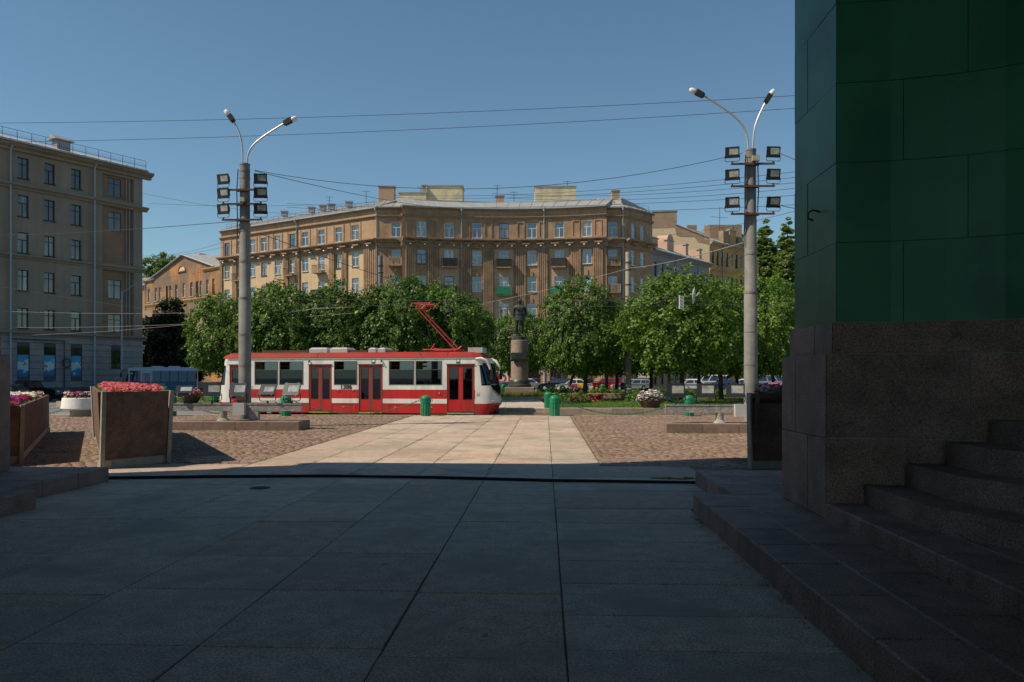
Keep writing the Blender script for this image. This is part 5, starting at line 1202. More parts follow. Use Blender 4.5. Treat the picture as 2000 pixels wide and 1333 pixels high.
stand(RS[0], RS[1], 0, 4.6, 'pale grey beam on granite plinth carrying floodlights, right side', [.40,1.38,2.34,3.3], 2.78,
      [(-.12,-.1,'leftmost floodlight on the right beam, facing the lawn edge',1.05),(-.2,-.2,'second floodlight on the right beam',1.05),(-.2,-.25,'third floodlight on the right beam beside the post',1.05),(-.1,-.2,'floodlight on the right beam half hidden by magenta petunias',1.05)], R(1.2))

# ---------------------------------------------------------------- the two lamp posts
def lamp_post(p, label, side_w, arms):
    root = thing('lamp_post', label, 'lamp post', (p[0], p[1], 0))
    mb = MB(); mb.lathe([(.225,0),(.22,1.0),(.215,4.6),(.20,4.62),(.193,7.2),(.178,7.25),(.172,9.4)], 24); mb.build('pole', 'pole', root, smooth=40)
    for z_, r_ in ((4.6,.225),(5.9,.207),(7.0,.203),(7.22,.203),(8.9,.185),(9.15,.185),(9.38,.182),(3.3,.225),(2.2,.226)):
        mb = MB(); mb.lathe([(r_-.03,z_-.03),(r_,z_-.03),(r_,z_+.03),(r_-.03,z_+.03)], 20); mb.build('pole_band', 'pole', root, smooth=40)
    mb = MB(); mb.box(-.2,.16,-.33,-.2,.9,1.15); mb.build('hatch', 'rust', root)
    for k, (dx, dy, hh, head, bend) in enumerate(arms):
        mb = MB(); sx_ = .08 if dx > 0 else -.08; d_ = Vector((dx,dy,0)); pts = [Vector((sx_,0,8.9)), Vector((sx_,0,9.4))]
        e = [Vector((sx_,0,9.4)), Vector((sx_,0,9.4+hh*bend)), Vector((sx_,0,9.4+hh*(bend+.12)))+d_*.16, Vector((sx_,0,9.4+hh))+d_]
        for i in range(1,15):
            t = i/14; pts.append(e[0]*(1-t)**3+e[1]*3*t*(1-t)**2+e[2]*3*t*t*(1-t)+e[3]*t**3)
        mb.path(pts, .035, 8); mb.build('arm', 'arm', root, smooth=50)
        dirv = (pts[-1]-pts[-2]).normalized(); hd = Vector((dirv.x*1.0, dirv.y, dirv.z*.75)).normalized(); q0 = pts[-1]-dirv*.05
        up = Vector((0,0,1)); sdv = hd.cross(up).normalized(); upv = sdv.cross(hd)
        def sec(t, w_, h_, o_): c_ = q0+hd*t+upv*o_; return [c_+sdv*w_-upv*h_, c_+sdv*w_+upv*h_, c_-sdv*w_+upv*h_, c_-sdv*w_-upv*h_]
        mb = MB(); mb.loft([sec(0,.05,.05,0),sec(.06,.085,.08,0),sec(.31,.095,.085,.015),sec(.34,.08,.07,.015)]); hdo = mb.build('lamp_head', 'lamp_dark', root)
        mb = MB(); c_ = 12
        mb.loft([[q0+hd*t+upv*.0+(sdv*math.cos(2*math.pi*i/c_)*r_*.85+upv*math.sin(2*math.pi*i/c_)*r_*.8) for i in range(c_)] for t, r_ in ((.33,.10),(.39,.125),(.47,.115),(.53,.085),(.56,.025))]); mb.build('lamp_glass', 'lamp_glass', hdo, smooth=60)
    for j, z_ in enumerate((8.42, 7.92, 7.36) if side_w < 0 else (8.86, 8.12, 7.20)):
        mb = MB(); mb.box(-.72,.72,-.30,-.24,z_-.03,z_+.03); mb.box(-.22,.22,-.24,-.17,z_-.05,z_+.05); mb.build('cross_bar', 'rust', root)
        for s_ in (-1,1):
            nm = ('left','right')[s_ > 0]; row = ('top','middle','bottom')[j]; ps = 'left' if side_w < 0 else 'right'
            floodlight((p[0]+s_*.67, p[1]-.27, z_+.02), (-.25 if s_ < 0 else .12)-side_w*.0, R(8)+(.05*j if s_ > 0 else .02), '%s floodlight on the %s side of the %s lamp post' % (row, nm, ps), 'floodlights on the lamp posts', .82)
    mb = MB(); mb.box(-.05,.1,-.34,-.2,8.0,8.15) if side_w < 0 else mb.box(-.02,.22,-.34,-.19,8.95,9.12); mb.build('junction_box', 'concrete', root)
    mb = MB(); mb.path([(-.2,-.12,9.2),(-.23,-.16,8.4),(-.22,-.12,7.4),(-.25,-.1,6.2)], .02, 5); mb.path([(.2,-.1,9.2),(.22,-.15,8.0),(.2,-.1,7.3)], .02, 5); mb.build('cable', 'wire', root)
    return root
pL = (-10.74,28.08); pR = (6.88,27.01)
lamp_post(pL, 'tall grey lamp post with six floodlights and two arms, in front of the tram', -1, [(-.34,.0,1.55,0,.55),(1.36,.0,1.45,0,.42)])
lamp_post(pR, 'tall grey lamp post with six floodlights and two arms, beside the gate', 1, [(-1.5,.0,1.85,0,.45),(.42,.0,1.6,0,.45)])

# ---------------------------------------------------------------- the tram
tl = (-17.18,41.32); tr_ = (-2.52,39.23)
TA = math.atan2(tr_[1]-tl[1], tr_[0]-tl[0])
tram = thing('tram', 'red and white tram number 1386 with raised red pantograph', 'tram', (tl[0], tl[1], -.25), TA)
TW = 2.5
class Side:
    """near side (y=0, facing -y) or far side (y=TW) of the car body"""
    def __init__(s, far): s.far = far
    def P(s, u, z, v=0): return (u, TW+v if s.far else -v, z)
    def cuts(s, a, b): return [a, b]
    box = Fac.box; wall = Fac.wall
def tp(mb, name, m, parent=None, smooth=0): return mb.build(name, m, parent or tram, smooth=smooth)
U0, U1 = .55, 13.85
WIN = [(2.01,3.34),(3.40,4.75),(6.41,7.68),(9.36,10.71),(10.76,12.15)]
DOOR = [(5.05,6.29),(7.76,9.03),(12.40,13.81)]; RDOOR = (.60,1.28)
for far in (False, True):
    S_ = Side(far); wins = [(a+.02,b-.02,1.63,2.84) for a,b in WIN] if not far else [(a,a+1.5,1.63,2.84) for a in (1.2,2.9,4.6,6.3,8.0,9.7,11.4)]
    doors = [(a,b,.28,2.64) for a,b in DOOR]+[(RDOOR[0],RDOOR[1],.28,2.64)] if not far else []
    ops = wins+doors
    for z0, z1, m, nm in ((1.39,2.98,'tram_white','upper_panel'),(.93,1.39,'tram_red','red_band'),(.70,.93,'tram_white','white_stripe'),(.2,.70,'tram_red','skirt')):
        mb = MB(); S_.wall(mb, U0, U1, z0, z1, ops, .06); tp(mb, nm, m)
    for (a,b,c,d) in wins:
        mb = MB(); t_ = .035
        S_.box(mb, a-.01, a+t_, c, d, -.05, .012); S_.box(mb, b-t_, b+.01, c, d, -.05, .012); S_.box(mb, a+t_, b-t_, c, c+t_, -.05, .012); S_.box(mb, a+t_, b-t_, d-t_, d, -.05, .012); S_.box(mb, a+t_, b-t_, 2.38, 2.41, -.045, .008)
        fr = tp(mb, 'window_frame', 'rubber'); mb = MB(); S_.box(mb, a+t_, b-t_, c+t_, 2.38, -.032, -.026); tp(mb, 'pane', 'tram_glass', fr); um = (a+b)/2-.08; mb = MB(); S_.box(mb, um, b-t_, 2.41, d-t_, -.03, -.024); tp(mb, 'sliding_pane', 'tram_glass_double', fr); mb = MB(); S_.box(mb, um-.02, um, 2.41, d-t_, -.035, -.015); tp(mb, 'sash_bar', 'rubber', fr)
        if not far and a > 10: mb = MB(); S_.box(mb, a+.05, b-.05, 2.05, 2.075, -.12, -.10); tp(mb, 'handrail', 'orange_rail', fr)
    for k, (a,b,c,d) in enumerate(doors):
        mb = MB(); S_.box(mb, a-.02, b+.02, d, d+.05, -.02, .05); S_.box(mb, a, a+.03, c, d, -.06, .01); S_.box(mb, b-.03, b, c, d, -.06, .01); S_.box(mb, a, b, c-.04, c, -.1, .02)
        df = tp(mb, 'door_frame', 'rubber'); leaves = 1 if k == 3 else 2; w_ = (b-a-.06)/leaves
        for i in range(leaves):
            x0 = a+.03+i*w_+(.015 if i == 0 else .045); x1 = a+.03+(i+1)*w_-(.045 if i == 0 and leaves == 2 else .015); mb = MB(); e = .085
            gz0, gz1 = .92, 2.46
            S_.box(mb, x0, x0+e, c+.02, d-.02, -.06, -.015); S_.box(mb, x1-e, x1, c+.02, d-.02, -.06, -.015); S_.box(mb, x0+e, x1-e, c+.02, gz0, -.06, -.015); S_.box(mb, x0+e, x1-e, gz1, d-.02, -.06, -.015)
            dl = tp(mb, 'door_leaf', 'tram_red', df)
            dl = df
            mb = MB(); S_.box(mb, x0+e, x1-e, gz0, gz1, -.045, -.04); tp(mb, 'door_glass', 'tram_glass_dark', df)
            mb = MB(); t_ = .02
            S_.box(mb, x0+e-.02, x0+e, gz0, gz1, -.012, -.006); S_.box(mb, x1-e, x1-e+.02, gz0, gz1, -.012, -.006); S_.box(mb, x0+e-.02, x1-e+.02, gz0-.02, gz0, -.012, -.006); S_.box(mb, x0+e-.02, x1-e+.02, gz1, gz1+.02, -.012, -.006)
            tp(mb, 'door_seal', 'text_black', df)
            if k < 3 or True:
                sg = 1 if i == 0 else -1; cx_ = (x0+x1)/2; mb = MB()
                for zz in (1.05,1.75): mb.tube((cx_-sg*.16,.12,zz+.12),(cx_+sg*.16,.12,zz-.1),.018,n=5)
                tp(mb, 'grab_rail', 'orange_rail', df)
        if leaves == 2: mb = MB(); m_ = (a+b)/2; S_.box(mb, m_-.05, m_+.05, c+.02, d-.02, -.055, -.01); tp(mb, 'door_edge', 'rubber' if k < 2 else 'tram_red', df)
        mb = MB(); S_.box(mb, a+.02, b-.02, .2, .235, .005, .03); tp(mb, 'step_edge', 'yellow', df)
# roof
mb = MB(); pr = [(0,2.98),(-.03,3.02),(.06,3.2),(.3,3.29),(TW/2,3.33),(TW-.3,3.29),(TW-.06,3.2),(TW+.03,3.02),(TW,2.98)]
mb.loft([[(u,TW/2+(y_-TW/2)*k,2.98+(z_-2.98)*kz) for y_,z_ in pr] for u,k,kz in ((.08,.80,.2),(.2,.88,.6),(.5,.97,.95),(1.0,1,1),(12.6,1,1),(13.6,.99,.95),(13.95,.94,.7),(14.12,.9,.35))]); roof = tp(mb, 'roof', 'tram_roof', smooth=35)
mb = MB(); mb.box(.5,13.9,-.035,.0,2.955,2.99); mb.box(.5,13.9,TW,TW+.035,2.955,2.99); tp(mb, 'gutter', 'roof_box')
for u in (5.5,12.4): mb = MB(); mb.loft([[(u+o_,y_+(-.006 if y_ < 1 else .006),z_+.006) for y_,z_ in pr] for o_ in (0,.02)], closed=False, cap0=False, cap1=False); tp(mb, 'roof_seam', 'tram_dark', roof)
for a,b,h_ in ((4.85,5.85,.28),(6.0,6.95,.28),(8.1,8.5,.26),(8.62,9.0,.26)):
    mb = MB(); mb.loft([[(a,.45,3.28),(b,.45,3.28),(b,1.7,3.28),(a,1.7,3.28)],[(a,.45,3.28+h_*.7),(b,.45,3.28+h_*.7),(b,1.7,3.28+h_*.7),(a,1.7,3.28+h_*.7)],[(a+.1,.6,3.28+h_),(b-.1,.6,3.28+h_),(b-.1,1.55,3.28+h_),(a+.1,1.55,3.28+h_)]]); tp(mb, 'roof_box', 'roof_box', roof)
mb = MB()
for i in range(6): mb.box(2.3+i*.42,2.62+i*.42,.5,1.9,3.32,3.40)
mb.box(2.2,4.8,.45,.5,3.28,3.42); mb.box(7.1,8.0,.5,1.6,3.3,3.4); mb.box(9.2,9.6,.6,1.2,3.3,3.38); tp(mb, 'resistor_rack', 'rust', roof)
mb = MB(); mb.box(13.3,14.05,.75,1.75,3.25,3.52); tp(mb, 'roof_unit', 'roof_box', roof)
# pantograph
pg = link('pantograph', None, tram, (12.3,TW/2,3.3))
mb = MB()
for y_ in (-.7,.7): mb.tube((-1.3,y_,.12),(.5,y_,.12),.03,n=5)
for x_ in (-1.2,.45): mb.tube((x_,-.7,.12),(x_,.7,.12),.04,n=5)
for x_ in (-1.2,.45):
    for y_ in (-.6,.6): mb.lathe([(.06,-.02),(.08,.02),(.05,.05),(.08,.08),(.05,.12)], 8, (x_,y_))
mb.path([(-1.0,-.35,.12),(-.78,-.35,.42),(-.85,-.35,.2),(-.55,-.35,.14)], .03, 5); mb.path([(.45,-.4,.12),(.62,-.35,.3)], .04, 5); tp(mb, 'base_frame', 'panto', pg)
mb = MB(); kn = Vector((-1.2,0,2.0)); 
for y_ in (-.55,.55): mb.tube((.3,y_,.15),(-1.75,y_*.8,2.30),.028,.022,n=6)
mb.tube((.3,-.55,.15),(.3,.55,.15),.045,n=6); mb.tube((-1.75,-.45,2.30),(-1.75,.45,2.30),.03,n=6); tp(mb, 'arm', 'panto', pg)
mb = MB(); mb.path([(-1.75,-.45,2.3),(-1.55,-.5,2.5)], .03, 5); mb.path([(-1.75,.45,2.3),(-1.55,.5,2.5)], .03, 5)
mb.path([(-1.95,-.75,2.33),(-1.9,-.6,2.52),(-1.9,.6,2.52),(-1.95,.75,2.33)], .022, 6); mb.path([(-.95,-.75,2.42),(-1.0,-.6,2.52),(-1.0,.6,2.52),(-.95,.75,2.42)], .03, 6)
for y_ in (-.5,.5): mb.tube((-1.95,y_,2.5),(-.95,y_,2.5),.025,n=5); mb.path([(-1.45+.22*math.cos(t),y_,2.36+.16*math.sin(t)) for t in [2*math.pi*i/12 for i in range(13)]], .018, 4)
tp(mb, 'collector_head', 'panto', pg)
mb = MB(); mb.tube((-1.0,.0,.2),(-1.4,.0,1.9),.012,n=4); mb.tube((.2,.2,.2),(-1.0,.3,1.5),.010,n=4); tp(mb, 'spring_rod', 'wire', pg)
# ends
def nose(front):
    L0, Lz = (13.85, 14.82) if front else (.55, -.22); sg = 1 if front else -1; ln = abs(Lz-L0)
    def prof(z):                                                     # how far the end reaches at each height
        if z < .25: return .72
        if z < 1.3: return .80+.20*min(1,(z-.25)/.4)
        return 1.0-.52*((z-1.3)/1.68)**1.25
    def pt(a, z, o_=0.0):                                             # a from -1 (near side) to 1 (far side)
        k = prof(z); ex = ln*k; t = abs(a)
        if t > .55: q = (1-t)/.45; x_ = L0+sg*ex*(1-(1-q)**2.0)*.86; y_ = TW/2+math.copysign(1,a)*(TW/2)*(1-.22*q**1.5)
        else: x_ = L0+sg*ex*(.86+.14*(1-(t/.55)**2)); y_ = TW/2+a/.55*(TW/2)*.78
        d_ = Vector((x_-(L0-sg*1.2), y_-TW/2, 0)).normalized()*o_
        return (x_+d_.x, y_+d_.y, z)
    def patch(a0, a1, z0f, z1f, name, m, o_=0.0, na=16, nz=6, sm=50):
        mb = MB(); rr_ = []
        for j in range(nz+1):
            row = []
            for i in range(na+1):
                a = a0+(a1-a0)*i/na; za, zb = (z0f(a) if callable(z0f) else z0f), (z1f(a) if callable(z1f) else z1f); row.append(pt(a, za+(zb-za)*j/nz, o_))
            rr_.append(row)
        mb.loft(rr_, closed=False, cap0=False, cap1=False); return tp(mb, name, m, smooth=sm)
    wl_ = lambda a: 1.50-.42*max(0,1-(abs(a)/.62))**.8                # lower edge of the windscreen
    patch(-1, 1, .18, .70, 'end_skirt', 'tram_red', na=24)
    patch(-1, 1, .70, lambda a: (1.60 if abs(a) > .62 else wl_(a)), 'end_panel', 'tram_white', na=48)
    patch(-1, 1, 2.72, 2.98, 'end_brow', 'tram_white', na=24, nz=3)
    for s_ in (-1,1):
        patch(s_*1.0, s_*.90, 1.60, 2.72, 'corner_post', 'tram_white', na=4)
        patch(s_*.62, s_*.56, lambda a: wl_(a), 2.72, 'screen_post', 'text_black' if front else 'tram_white', na=3)
        patch(s_*.90, s_*.62, lambda a: 1.62+.05*abs(a), 2.70, 'cab_window', 'tram_glass_dark', -.01, 8)
        q = patch(s_*.97, s_*.80, 2.62, 2.98, 'end_pillar_top', 'tram_white', .012, 4)
        if front:
            mb = MB(); y_ = TW/2+s_*(TW/2+.02)
            mb.path([pt(s_*.99,2.93,.03), pt(s_*.85,2.95,.12), pt(s_*.72,2.85,.2), pt(s_*.66,2.62,.24), pt(s_*.64,2.4,.24)], [.06,.07,.075,.075,.06], 8); tp(mb, 'mirror_arm', 'tram_white', smooth=50)
            mb = MB(); c_ = Vector(pt(s_*.64,2.2,.24)); mb.loft([[c_+Vector((x_,y2,z_)) for x_,y2 in ((-.05,-.1),(.05,-.1),(.05,.1),(-.05,.1))] for z_ in (.22,-.3)]); tp(mb, 'mirror', 'text_black')
    patch(-.56, .56, lambda a: wl_(a)+.02, 2.72, 'windscreen', 'tram_glass_dark', -.012, 20)
    mb = MB(); mb.loft([[Vector(pt(a,z_,.10 if 0 else .06)) for a in [-.8+1.6*i/14 for i in range(15)]] for z_ in (.60,.72)], closed=False, cap0=False, cap1=False); mb.loft([[Vector(pt(a,.72,o_)) for a in [-.8+1.6*i/14 for i in range(15)]] for o_ in (.0,.06)], closed=False, cap0=False, cap1=False); tp(mb, 'bumper', 'tram_red', smooth=40)
    mb = MB()
    for s_ in (-1,1):
        rr_ = [[pt(s_*a, wl_(s_*a)-.02-w_, .006) for a in [.66,.56,.46,.36,.26,.16,.06]] for w_ in (0,.09)]
        mb.loft(rr_, closed=False, cap0=False, cap1=False)
    tp(mb, 'swoosh', 'orange_rail' if front else 'tram_red')
    for s_ in (-1,1):
        mb = MB(); c_ = Vector(pt(s_*.55,.86,.015)); mb.lathe([(.07,-.02),(.07,.02),(.0,.03)], 10, (c_.x,c_.y)); mb.v = [(x_, y_, z_+c_.z) for x_,y_,z_ in mb.v]; tp(mb, 'end_lamp', 'headlamp' if front else 'taillamp')
nose(True); nose(False)
mb = MB(); mb.box(14.0,14.72,.9,1.6,.12,.34); tp(mb, 'coupler', 'tram_dark'); mb = MB(); mb.box(.0,.5,.9,1.6,.12,.34); tp(mb, 'coupler', 'tram_dark')
# inside: floor, seats, partition, bulkheads
mb = MB(); mb.box(.5,13.9,.06,TW-.06,.72,.78); mb.box(.5,13.9,.06,TW-.06,2.9,2.94); tp(mb, 'floor', 'interior')
for u in [1.6,2.3,3.0,3.7,4.4,6.6,7.3,9.5,10.2,10.9,11.6]:
    for y_ in (.15,1.65):
        if y_ > 1 and 5 < u < 9: continue
        mb = MB(); mb.box(u,u+.45,y_,y_+.75,1.12,1.22); mb.box(u,u+.08,y_,y_+.75,1.22,1.78); tp(mb, 'seat', 'seat_dark')
mb = MB()
for u in (2.0,4.0,5.0,6.35,7.7,9.1,11.0,12.35): mb.tube((u,.5,.78),(u,.5,2.9),.02,n=5); mb.tube((u,1.95,.78),(u,1.95,2.9),.02,n=5)
mb.tube((1.5,.55,2.6),(12.3,.55,2.6),.018,n=5); mb.tube((1.5,1.95,2.6),(12.3,1.95,2.6),.018,n=5); tp(mb, 'grab_pole', 'orange_rail')
mb = MB(); mb.box(12.33,12.37,.9,TW-.06,.78,2.9); mb.box(13.82,13.86,1.3,TW-.06,.78,2.9); mb.box(13.86,14.3,.8,1.8,.78,1.35); tp(mb, 'cab_partition', 'seat_dark')
# bogies
for u in (3.1,11.2):
    bg = link('bogie', None, tram, (u,TW/2,0)); mb = MB(); mb.box(-1.25,1.25,-.95,.95,.28,.5); mb.box(-1.1,1.1,-1.0,-.85,.2,.34); tp(mb, 'bogie_frame', 'tram_dark', bg)
    for x_ in (-.95,.95):
        for y_ in (-.76,.76):
            mb = MB(); nn = 24; mb.loft([[(x_+r_*math.cos(2*math.pi*i/nn), y_+o_, .35+r_*math.sin(2*math.pi*i/nn)) for i in range(nn)] for r_,o_ in ((.2,-.07),(.34,-.06),(.35,.05),(.2,.06))]); tp(mb, 'wheel', 'tram_dark', bg)
mb = MB(); mb.box(1,13.5,.25,TW-.25,.36,.7); tp(mb, 'underframe', 'tram_dark')
# lettering, stickers, small fittings
text_mesh('fleet_number', '1386', .32, 'text_black', tram, (7.08,-.006,1.42), (R(90),0,0), .003, bold=.012)
for u, z_ in ((14.02,1.08),):
    mb = MB(); mb.box(13.88,14.02,-.012,-.004,1.12,1.28); tp(mb, 'wheelchair_sign', 'sign_white')
def wheelchair(u, z_, sc, yy):
    mb = MB(); mb.path([(u+.3*sc*math.cos(t),yy,z_+.3*sc*math.sin(t)) for t in [2*math.pi*i/14 for i in range(15)]], .05*sc, 4); mb.path([(u-.15*sc,yy,z_+.8*sc),(u-.1*sc,yy,z_+.2*sc),(u+.25*sc,yy,z_+.2*sc),(u+.45*sc,yy,z_-.25*sc)], .06*sc, 4); mb.lathe([(.001,-.1*sc),(.1*sc,0),(.001,.1*sc)], 8, (u-.17*sc,yy)); mb.v[-24:] = [(x_,y_,w_+z_+1.0*sc) for x_,y_,w_ in mb.v[-24:]]
    tp(mb, 'wheelchair_symbol', 'text_blue')
wheelchair(13.95, 1.18, .10, -.016); wheelchair(1.88, 1.47, .08, -.012)
for u in (8.55,12.98): mb = MB(); mb.box(u-.1,u+.1,-.012,-.003,2.72,2.92); st_ = tp(mb, 'green_notice', 'green_paint'); mb = MB(); mb.box(u-.07,u+.07,-.016,-.0125,2.80,2.89); tp(mb, 'notice_print', 'text_white', st_)
mb = MB()
for u in (5.1,9.0): mb.tube((u,-.02,2.86),(u,-.14,2.80),.035,n=6)
tp(mb, 'camera', 'text_black')
for u in (4.4,6.95,9.7,11.6): mb = MB(); mb.box(u-.05,u+.05,-.02,-.002,.48,.53); tp(mb, 'side_marker', 'amber')
for u, z_ in ((6.65,1.36),(7.45,1.36),(12.02,1.22)): mb = MB(); mb.tube((u,-.003,z_),(u,-.05,z_),.035,n=8); tp(mb, 'side_repeater', 'roof_box')
mb = MB(); mb.box(6.9,7.2,.06,.075,1.68,1.85); tp(mb, 'paper_notice', 'flower_white')
for a,b in ((9.4,11.1),(6.35,7.6),(4.0,4.9)): mb = MB(); mb.path([(a,-.004,.28),(a,-.004,.62),(b,-.004,.62),(b,-.004,.28)], .006, 4); tp(mb, 'hatch_line', 'tram_dark')

# tram rails in the street
def rail(pts, label):
    mb = MB(); mb.path(pts, .035, 4); tag(mb.build('tram_rail', 'chrome'), label, 'rail', 'tram rails in the street')
ax = Vector((math.cos(TA), math.sin(TA))); nx = Vector((-ax.y, ax.x)); t0 = Vector(tl[:2])
for off, w in ((TW/2-.76,'nearer'),(TW/2+.76,'farther')):
    p0 = t0+nx*off; pts = [p0-ax*40+nx*6, p0-ax*24+nx*1.4, p0-ax*10, p0, p0+ax*14, p0+ax*18+nx*.25, p0+ax*24+nx*1.2, p0+ax*34+nx*3.4, p0+ax*60+nx*9]
    rail([(q.x,q.y,-.262) for q in pts], '%s rail of the tram track under the red and white tram' % w)
for k, (p, q, r_) in enumerate((((-35.21,54.54,-0.25),(-35.46,57.64,-0.25),(-38.35,66.33,-0.25)),((-30.72,46.37,-0.25),(-31.23,51.03,-0.25),(-32.58,56.69,-0.25)))): rail([(p[0]-12,p[1]-2,-.262),(p[0],p[1],-.262),(q[0],q[1],-.262),(r_[0],r_[1],-.262),(r_[0]+16,r_[1]+6,-.262)], ('upper','lower')[k]+' curved rail crossing the road at the left')

# ---------------------------------------------------------------- vehicles
PAINT = {}
def paint(name, c, rough=.25, metal=0.0):
    if name not in PAINT: PAINT[name] = mat('paint_'+name, c, rough, .04, 2, metal=metal, coat=.6)
    return PAINT[name]
def car(label, p, rz, color, kind='sedan', L=4.4, H=1.46, Wd=1.75, z=-.25, group='cars parked along the far street'):
    root = thing('parked_car', label, 'car', (p[0], p[1], z), rz, group)
    hb = {'sedan':.60,'hatch':.60,'suv':.60,'wagon':.60,'van':.5}[kind]*H*1.0
    P_ = {'sedan':[(-.5,.30),(-.495,.52),(-.47,.60),(-.30,.64),(.18,.645),(.36,.60),(.47,.50),(.497,.40),(.50,.22)],
          'hatch':[(-.5,.30),(-.495,.56),(-.48,.66),(-.30,.66),(.20,.645),(.38,.60),(.47,.50),(.497,.40),(.50,.22)],
          'suv':[(-.5,.30),(-.495,.56),(-.485,.66),(-.30,.67),(.20,.66),(.40,.62),(.48,.54),(.50,.40),(.50,.24)],
          'wagon':[(-.5,.30),(-.495,.56),(-.485,.64),(-.30,.64),(.18,.635),(.38,.60),(.48,.53),(.50,.40),(.50,.22)],
          'van':[(-.5,.2),(-.5,.5),(-.495,.58),(-.30,.58),(.26,.57),(.44,.5),(.49,.42),(.5,.3),(.5,.18)]}[kind]
    C_ = {'sedan':((-.36,-.20,.09,.24)),'hatch':((-.485,-.40,.08,.26)),'suv':((-.48,-.42,.10,.25)),'wagon':((-.485,-.44,.07,.22)),'van':((-.495,-.48,.22,.38))}[kind]
    wa = [(-.31,.33),(.31,.33)]; wr = .335
    zb = .17
    def arch():
        o_ = []
        for wx in (.31*L, -.31*L):
            o_ += [(wx+wr*1.12*math.cos(t), zb+max(.0,.33-zb+wr*1.12*math.sin(t)-.0)) for t in [math.pi*i/8 for i in range(9)]]
        return o_
    outl = [(a*L, h_*H) for a, h_ in P_]+[(.48*L,zb)]+arch()+[(-.48*L,zb)]
    hw = Wd/2; mb = MB()
    def sec(y_, k, dz): return [(x_*k, y_, z_ if z_ < .55*H else z_-dz) for x_, z_ in outl]
    mb.loft([sec(-hw*.9,.975,.03),sec(-hw,.992,.02),sec(-hw*.93,1.0,0),sec(hw*.93,1.0,0),sec(hw,.992,.02),sec(hw*.9,.975,.03)]); body = mb.build('body', color, root, smooth=35)
    r0, r1, f1, f0 = [q*L for q in C_]; zt = H; zs = .625*H if kind != 'van' else .56*H
    yb, yt = hw*.93, hw*.74
    mb = MB(); mb.loft([[(r0,-yb,zs),(f0,-yb,zs),(f0,yb,zs),(r0,yb,zs)],[(r1,-yt-.02,zt-.07),(f1,-yt-.02,zt-.07),(f1,yt+.02,zt-.07),(r1,yt+.02,zt-.07)],[(r1+.08,-yt+.06,zt),(f1-.1,-yt+.06,zt),(f1-.1,yt-.06,zt),(r1+.08,yt-.06,zt)]]); cab = mb.build('cabin', color, root, smooth=30)
    def lerp(a, b, t): return a+(b-a)*t
    ta, tb = .10, .90
    for s_ in (-1,1):
        mb = MB()
        ys = lambda t: s_*(lerp(yb,yt+.02,t)+.006)
        xr = lambda t: lerp(r0,r1,t); xf = lambda t: lerp(f0,f1,t)
        zz = lambda t: lerp(zs,zt-.07,t)
        cuts = (.04,.36,.40,.70,.74,.97) if kind in ('suv','wagon','van') else (.07,.46,.50,.95)
        for a, b in zip(cuts[0::2], cuts[1::2]): mb.quad((lerp(xr(ta),xf(ta),a),ys(ta),zz(ta)),(lerp(xr(ta),xf(ta),b),ys(ta),zz(ta)),(lerp(xr(tb),xf(tb),b),ys(tb),zz(tb)),(lerp(xr(tb),xf(tb),a),ys(tb),zz(tb)))
        mb.build('side_window', 'car_glass', cab)
    mb = MB(); t_ = (ta,tb)
    g = lambda x_, t, k: (x_, k*lerp(yb,yt,t)*.92, lerp(zs,zt-.07,t))
    mb.quad(g(lerp(f0,f1,ta)+.012,ta,-1),g(lerp(f0,f1,ta)+.012,ta,1),g(lerp(f0,f1,tb)+.012,tb,1),g(lerp(f0,f1,tb)+.012,tb,-1)); mb.build('windscreen', 'car_glass', cab)
    mb = MB(); mb.quad(g(lerp(r0,r1,ta)-.012,ta,1),g(lerp(r0,r1,ta)-.012,ta,-1),g(lerp(r0,r1,tb)-.012,tb,-1),g(lerp(r0,r1,tb)-.012,tb,1)); mb.build('rear_window', 'car_glass', cab)
    for wx in (-.31*L,.31*L):
        for s_ in (-1,1):
            y0 = s_*(hw-.01); nn = 20; mb = MB(); mb.loft([[(r_*math.cos(2*math.pi*i/nn), o_*s_, r_*math.sin(2*math.pi*i/nn)) for i in range(nn)] for r_,o_ in ((.2,-.2),(.33,-.19),(.33,-.02),(.21,0),(.20,-.03))], m=0); w_ = mb.build('wheel', 'car_tyre', root, (wx,y0,.33))
            mb = MB(); mb.loft([[(r_*math.cos(2*math.pi*i/nn), o_*s_, r_*math.sin(2*math.pi*i/nn)) for i in range(nn)] for r_,o_ in ((.20,-.025),(.17,-.01),(.05,.005),(.02,.006))]); mb.build('rim', 'arm', w_)
    for s_ in (-1,1):
        mb = MB(); mb.box(.455*L,.493*L,s_*hw*.62-.16,s_*hw*.62+.16,.44*H,.52*H); mb.build('headlight', 'headlamp', body)
        mb = MB(); mb.box(-.499*L,-.47*L,s_*hw*.72-.12,s_*hw*.72+.12,.45*H,.56*H); mb.build('taillight', 'taillamp', body)
        mb = MB(); mb.box(f0-.35*(f0-f1)-.1,f0-.35*(f0-f1)+.02,s_*(hw+.02)-.07,s_*(hw+.02)+.09,zs+.02,zs+.15); mb.build('mirror', color, cab)
    mb = MB(); mb.box(.478*L,.505*L,-hw*.7,hw*.7,.2,.33); mb.box(-.503*L,-.478*L,-hw*.75,hw*.75,.22,.36); mb.box(-.3*L,.3*L,-hw*.96,hw*.96,.15,.2); mb.build('bumper', 'black', body)
    return root
navy = paint('navy',(.02,.025,.04)); silver = paint('silver',(.48,.49,.48),.3,.5); red = paint('red',(.50,.008,.012)); white = paint('white',(.72,.72,.70)); black = paint('black',(.012,.011,.010)); blue = paint('blue',(.03,.05,.13)); grey = paint('grey',(.16,.17,.18),.3,.4); wht2 = paint('ivory',(.62,.60,.54))
Z2 = .06
mb = MB(); mb.box(-70,60,92.5,108.5,-.249,Z2); o = tag(mb.build('far_street', 'asphalt', rz=PSI), kind='structure')
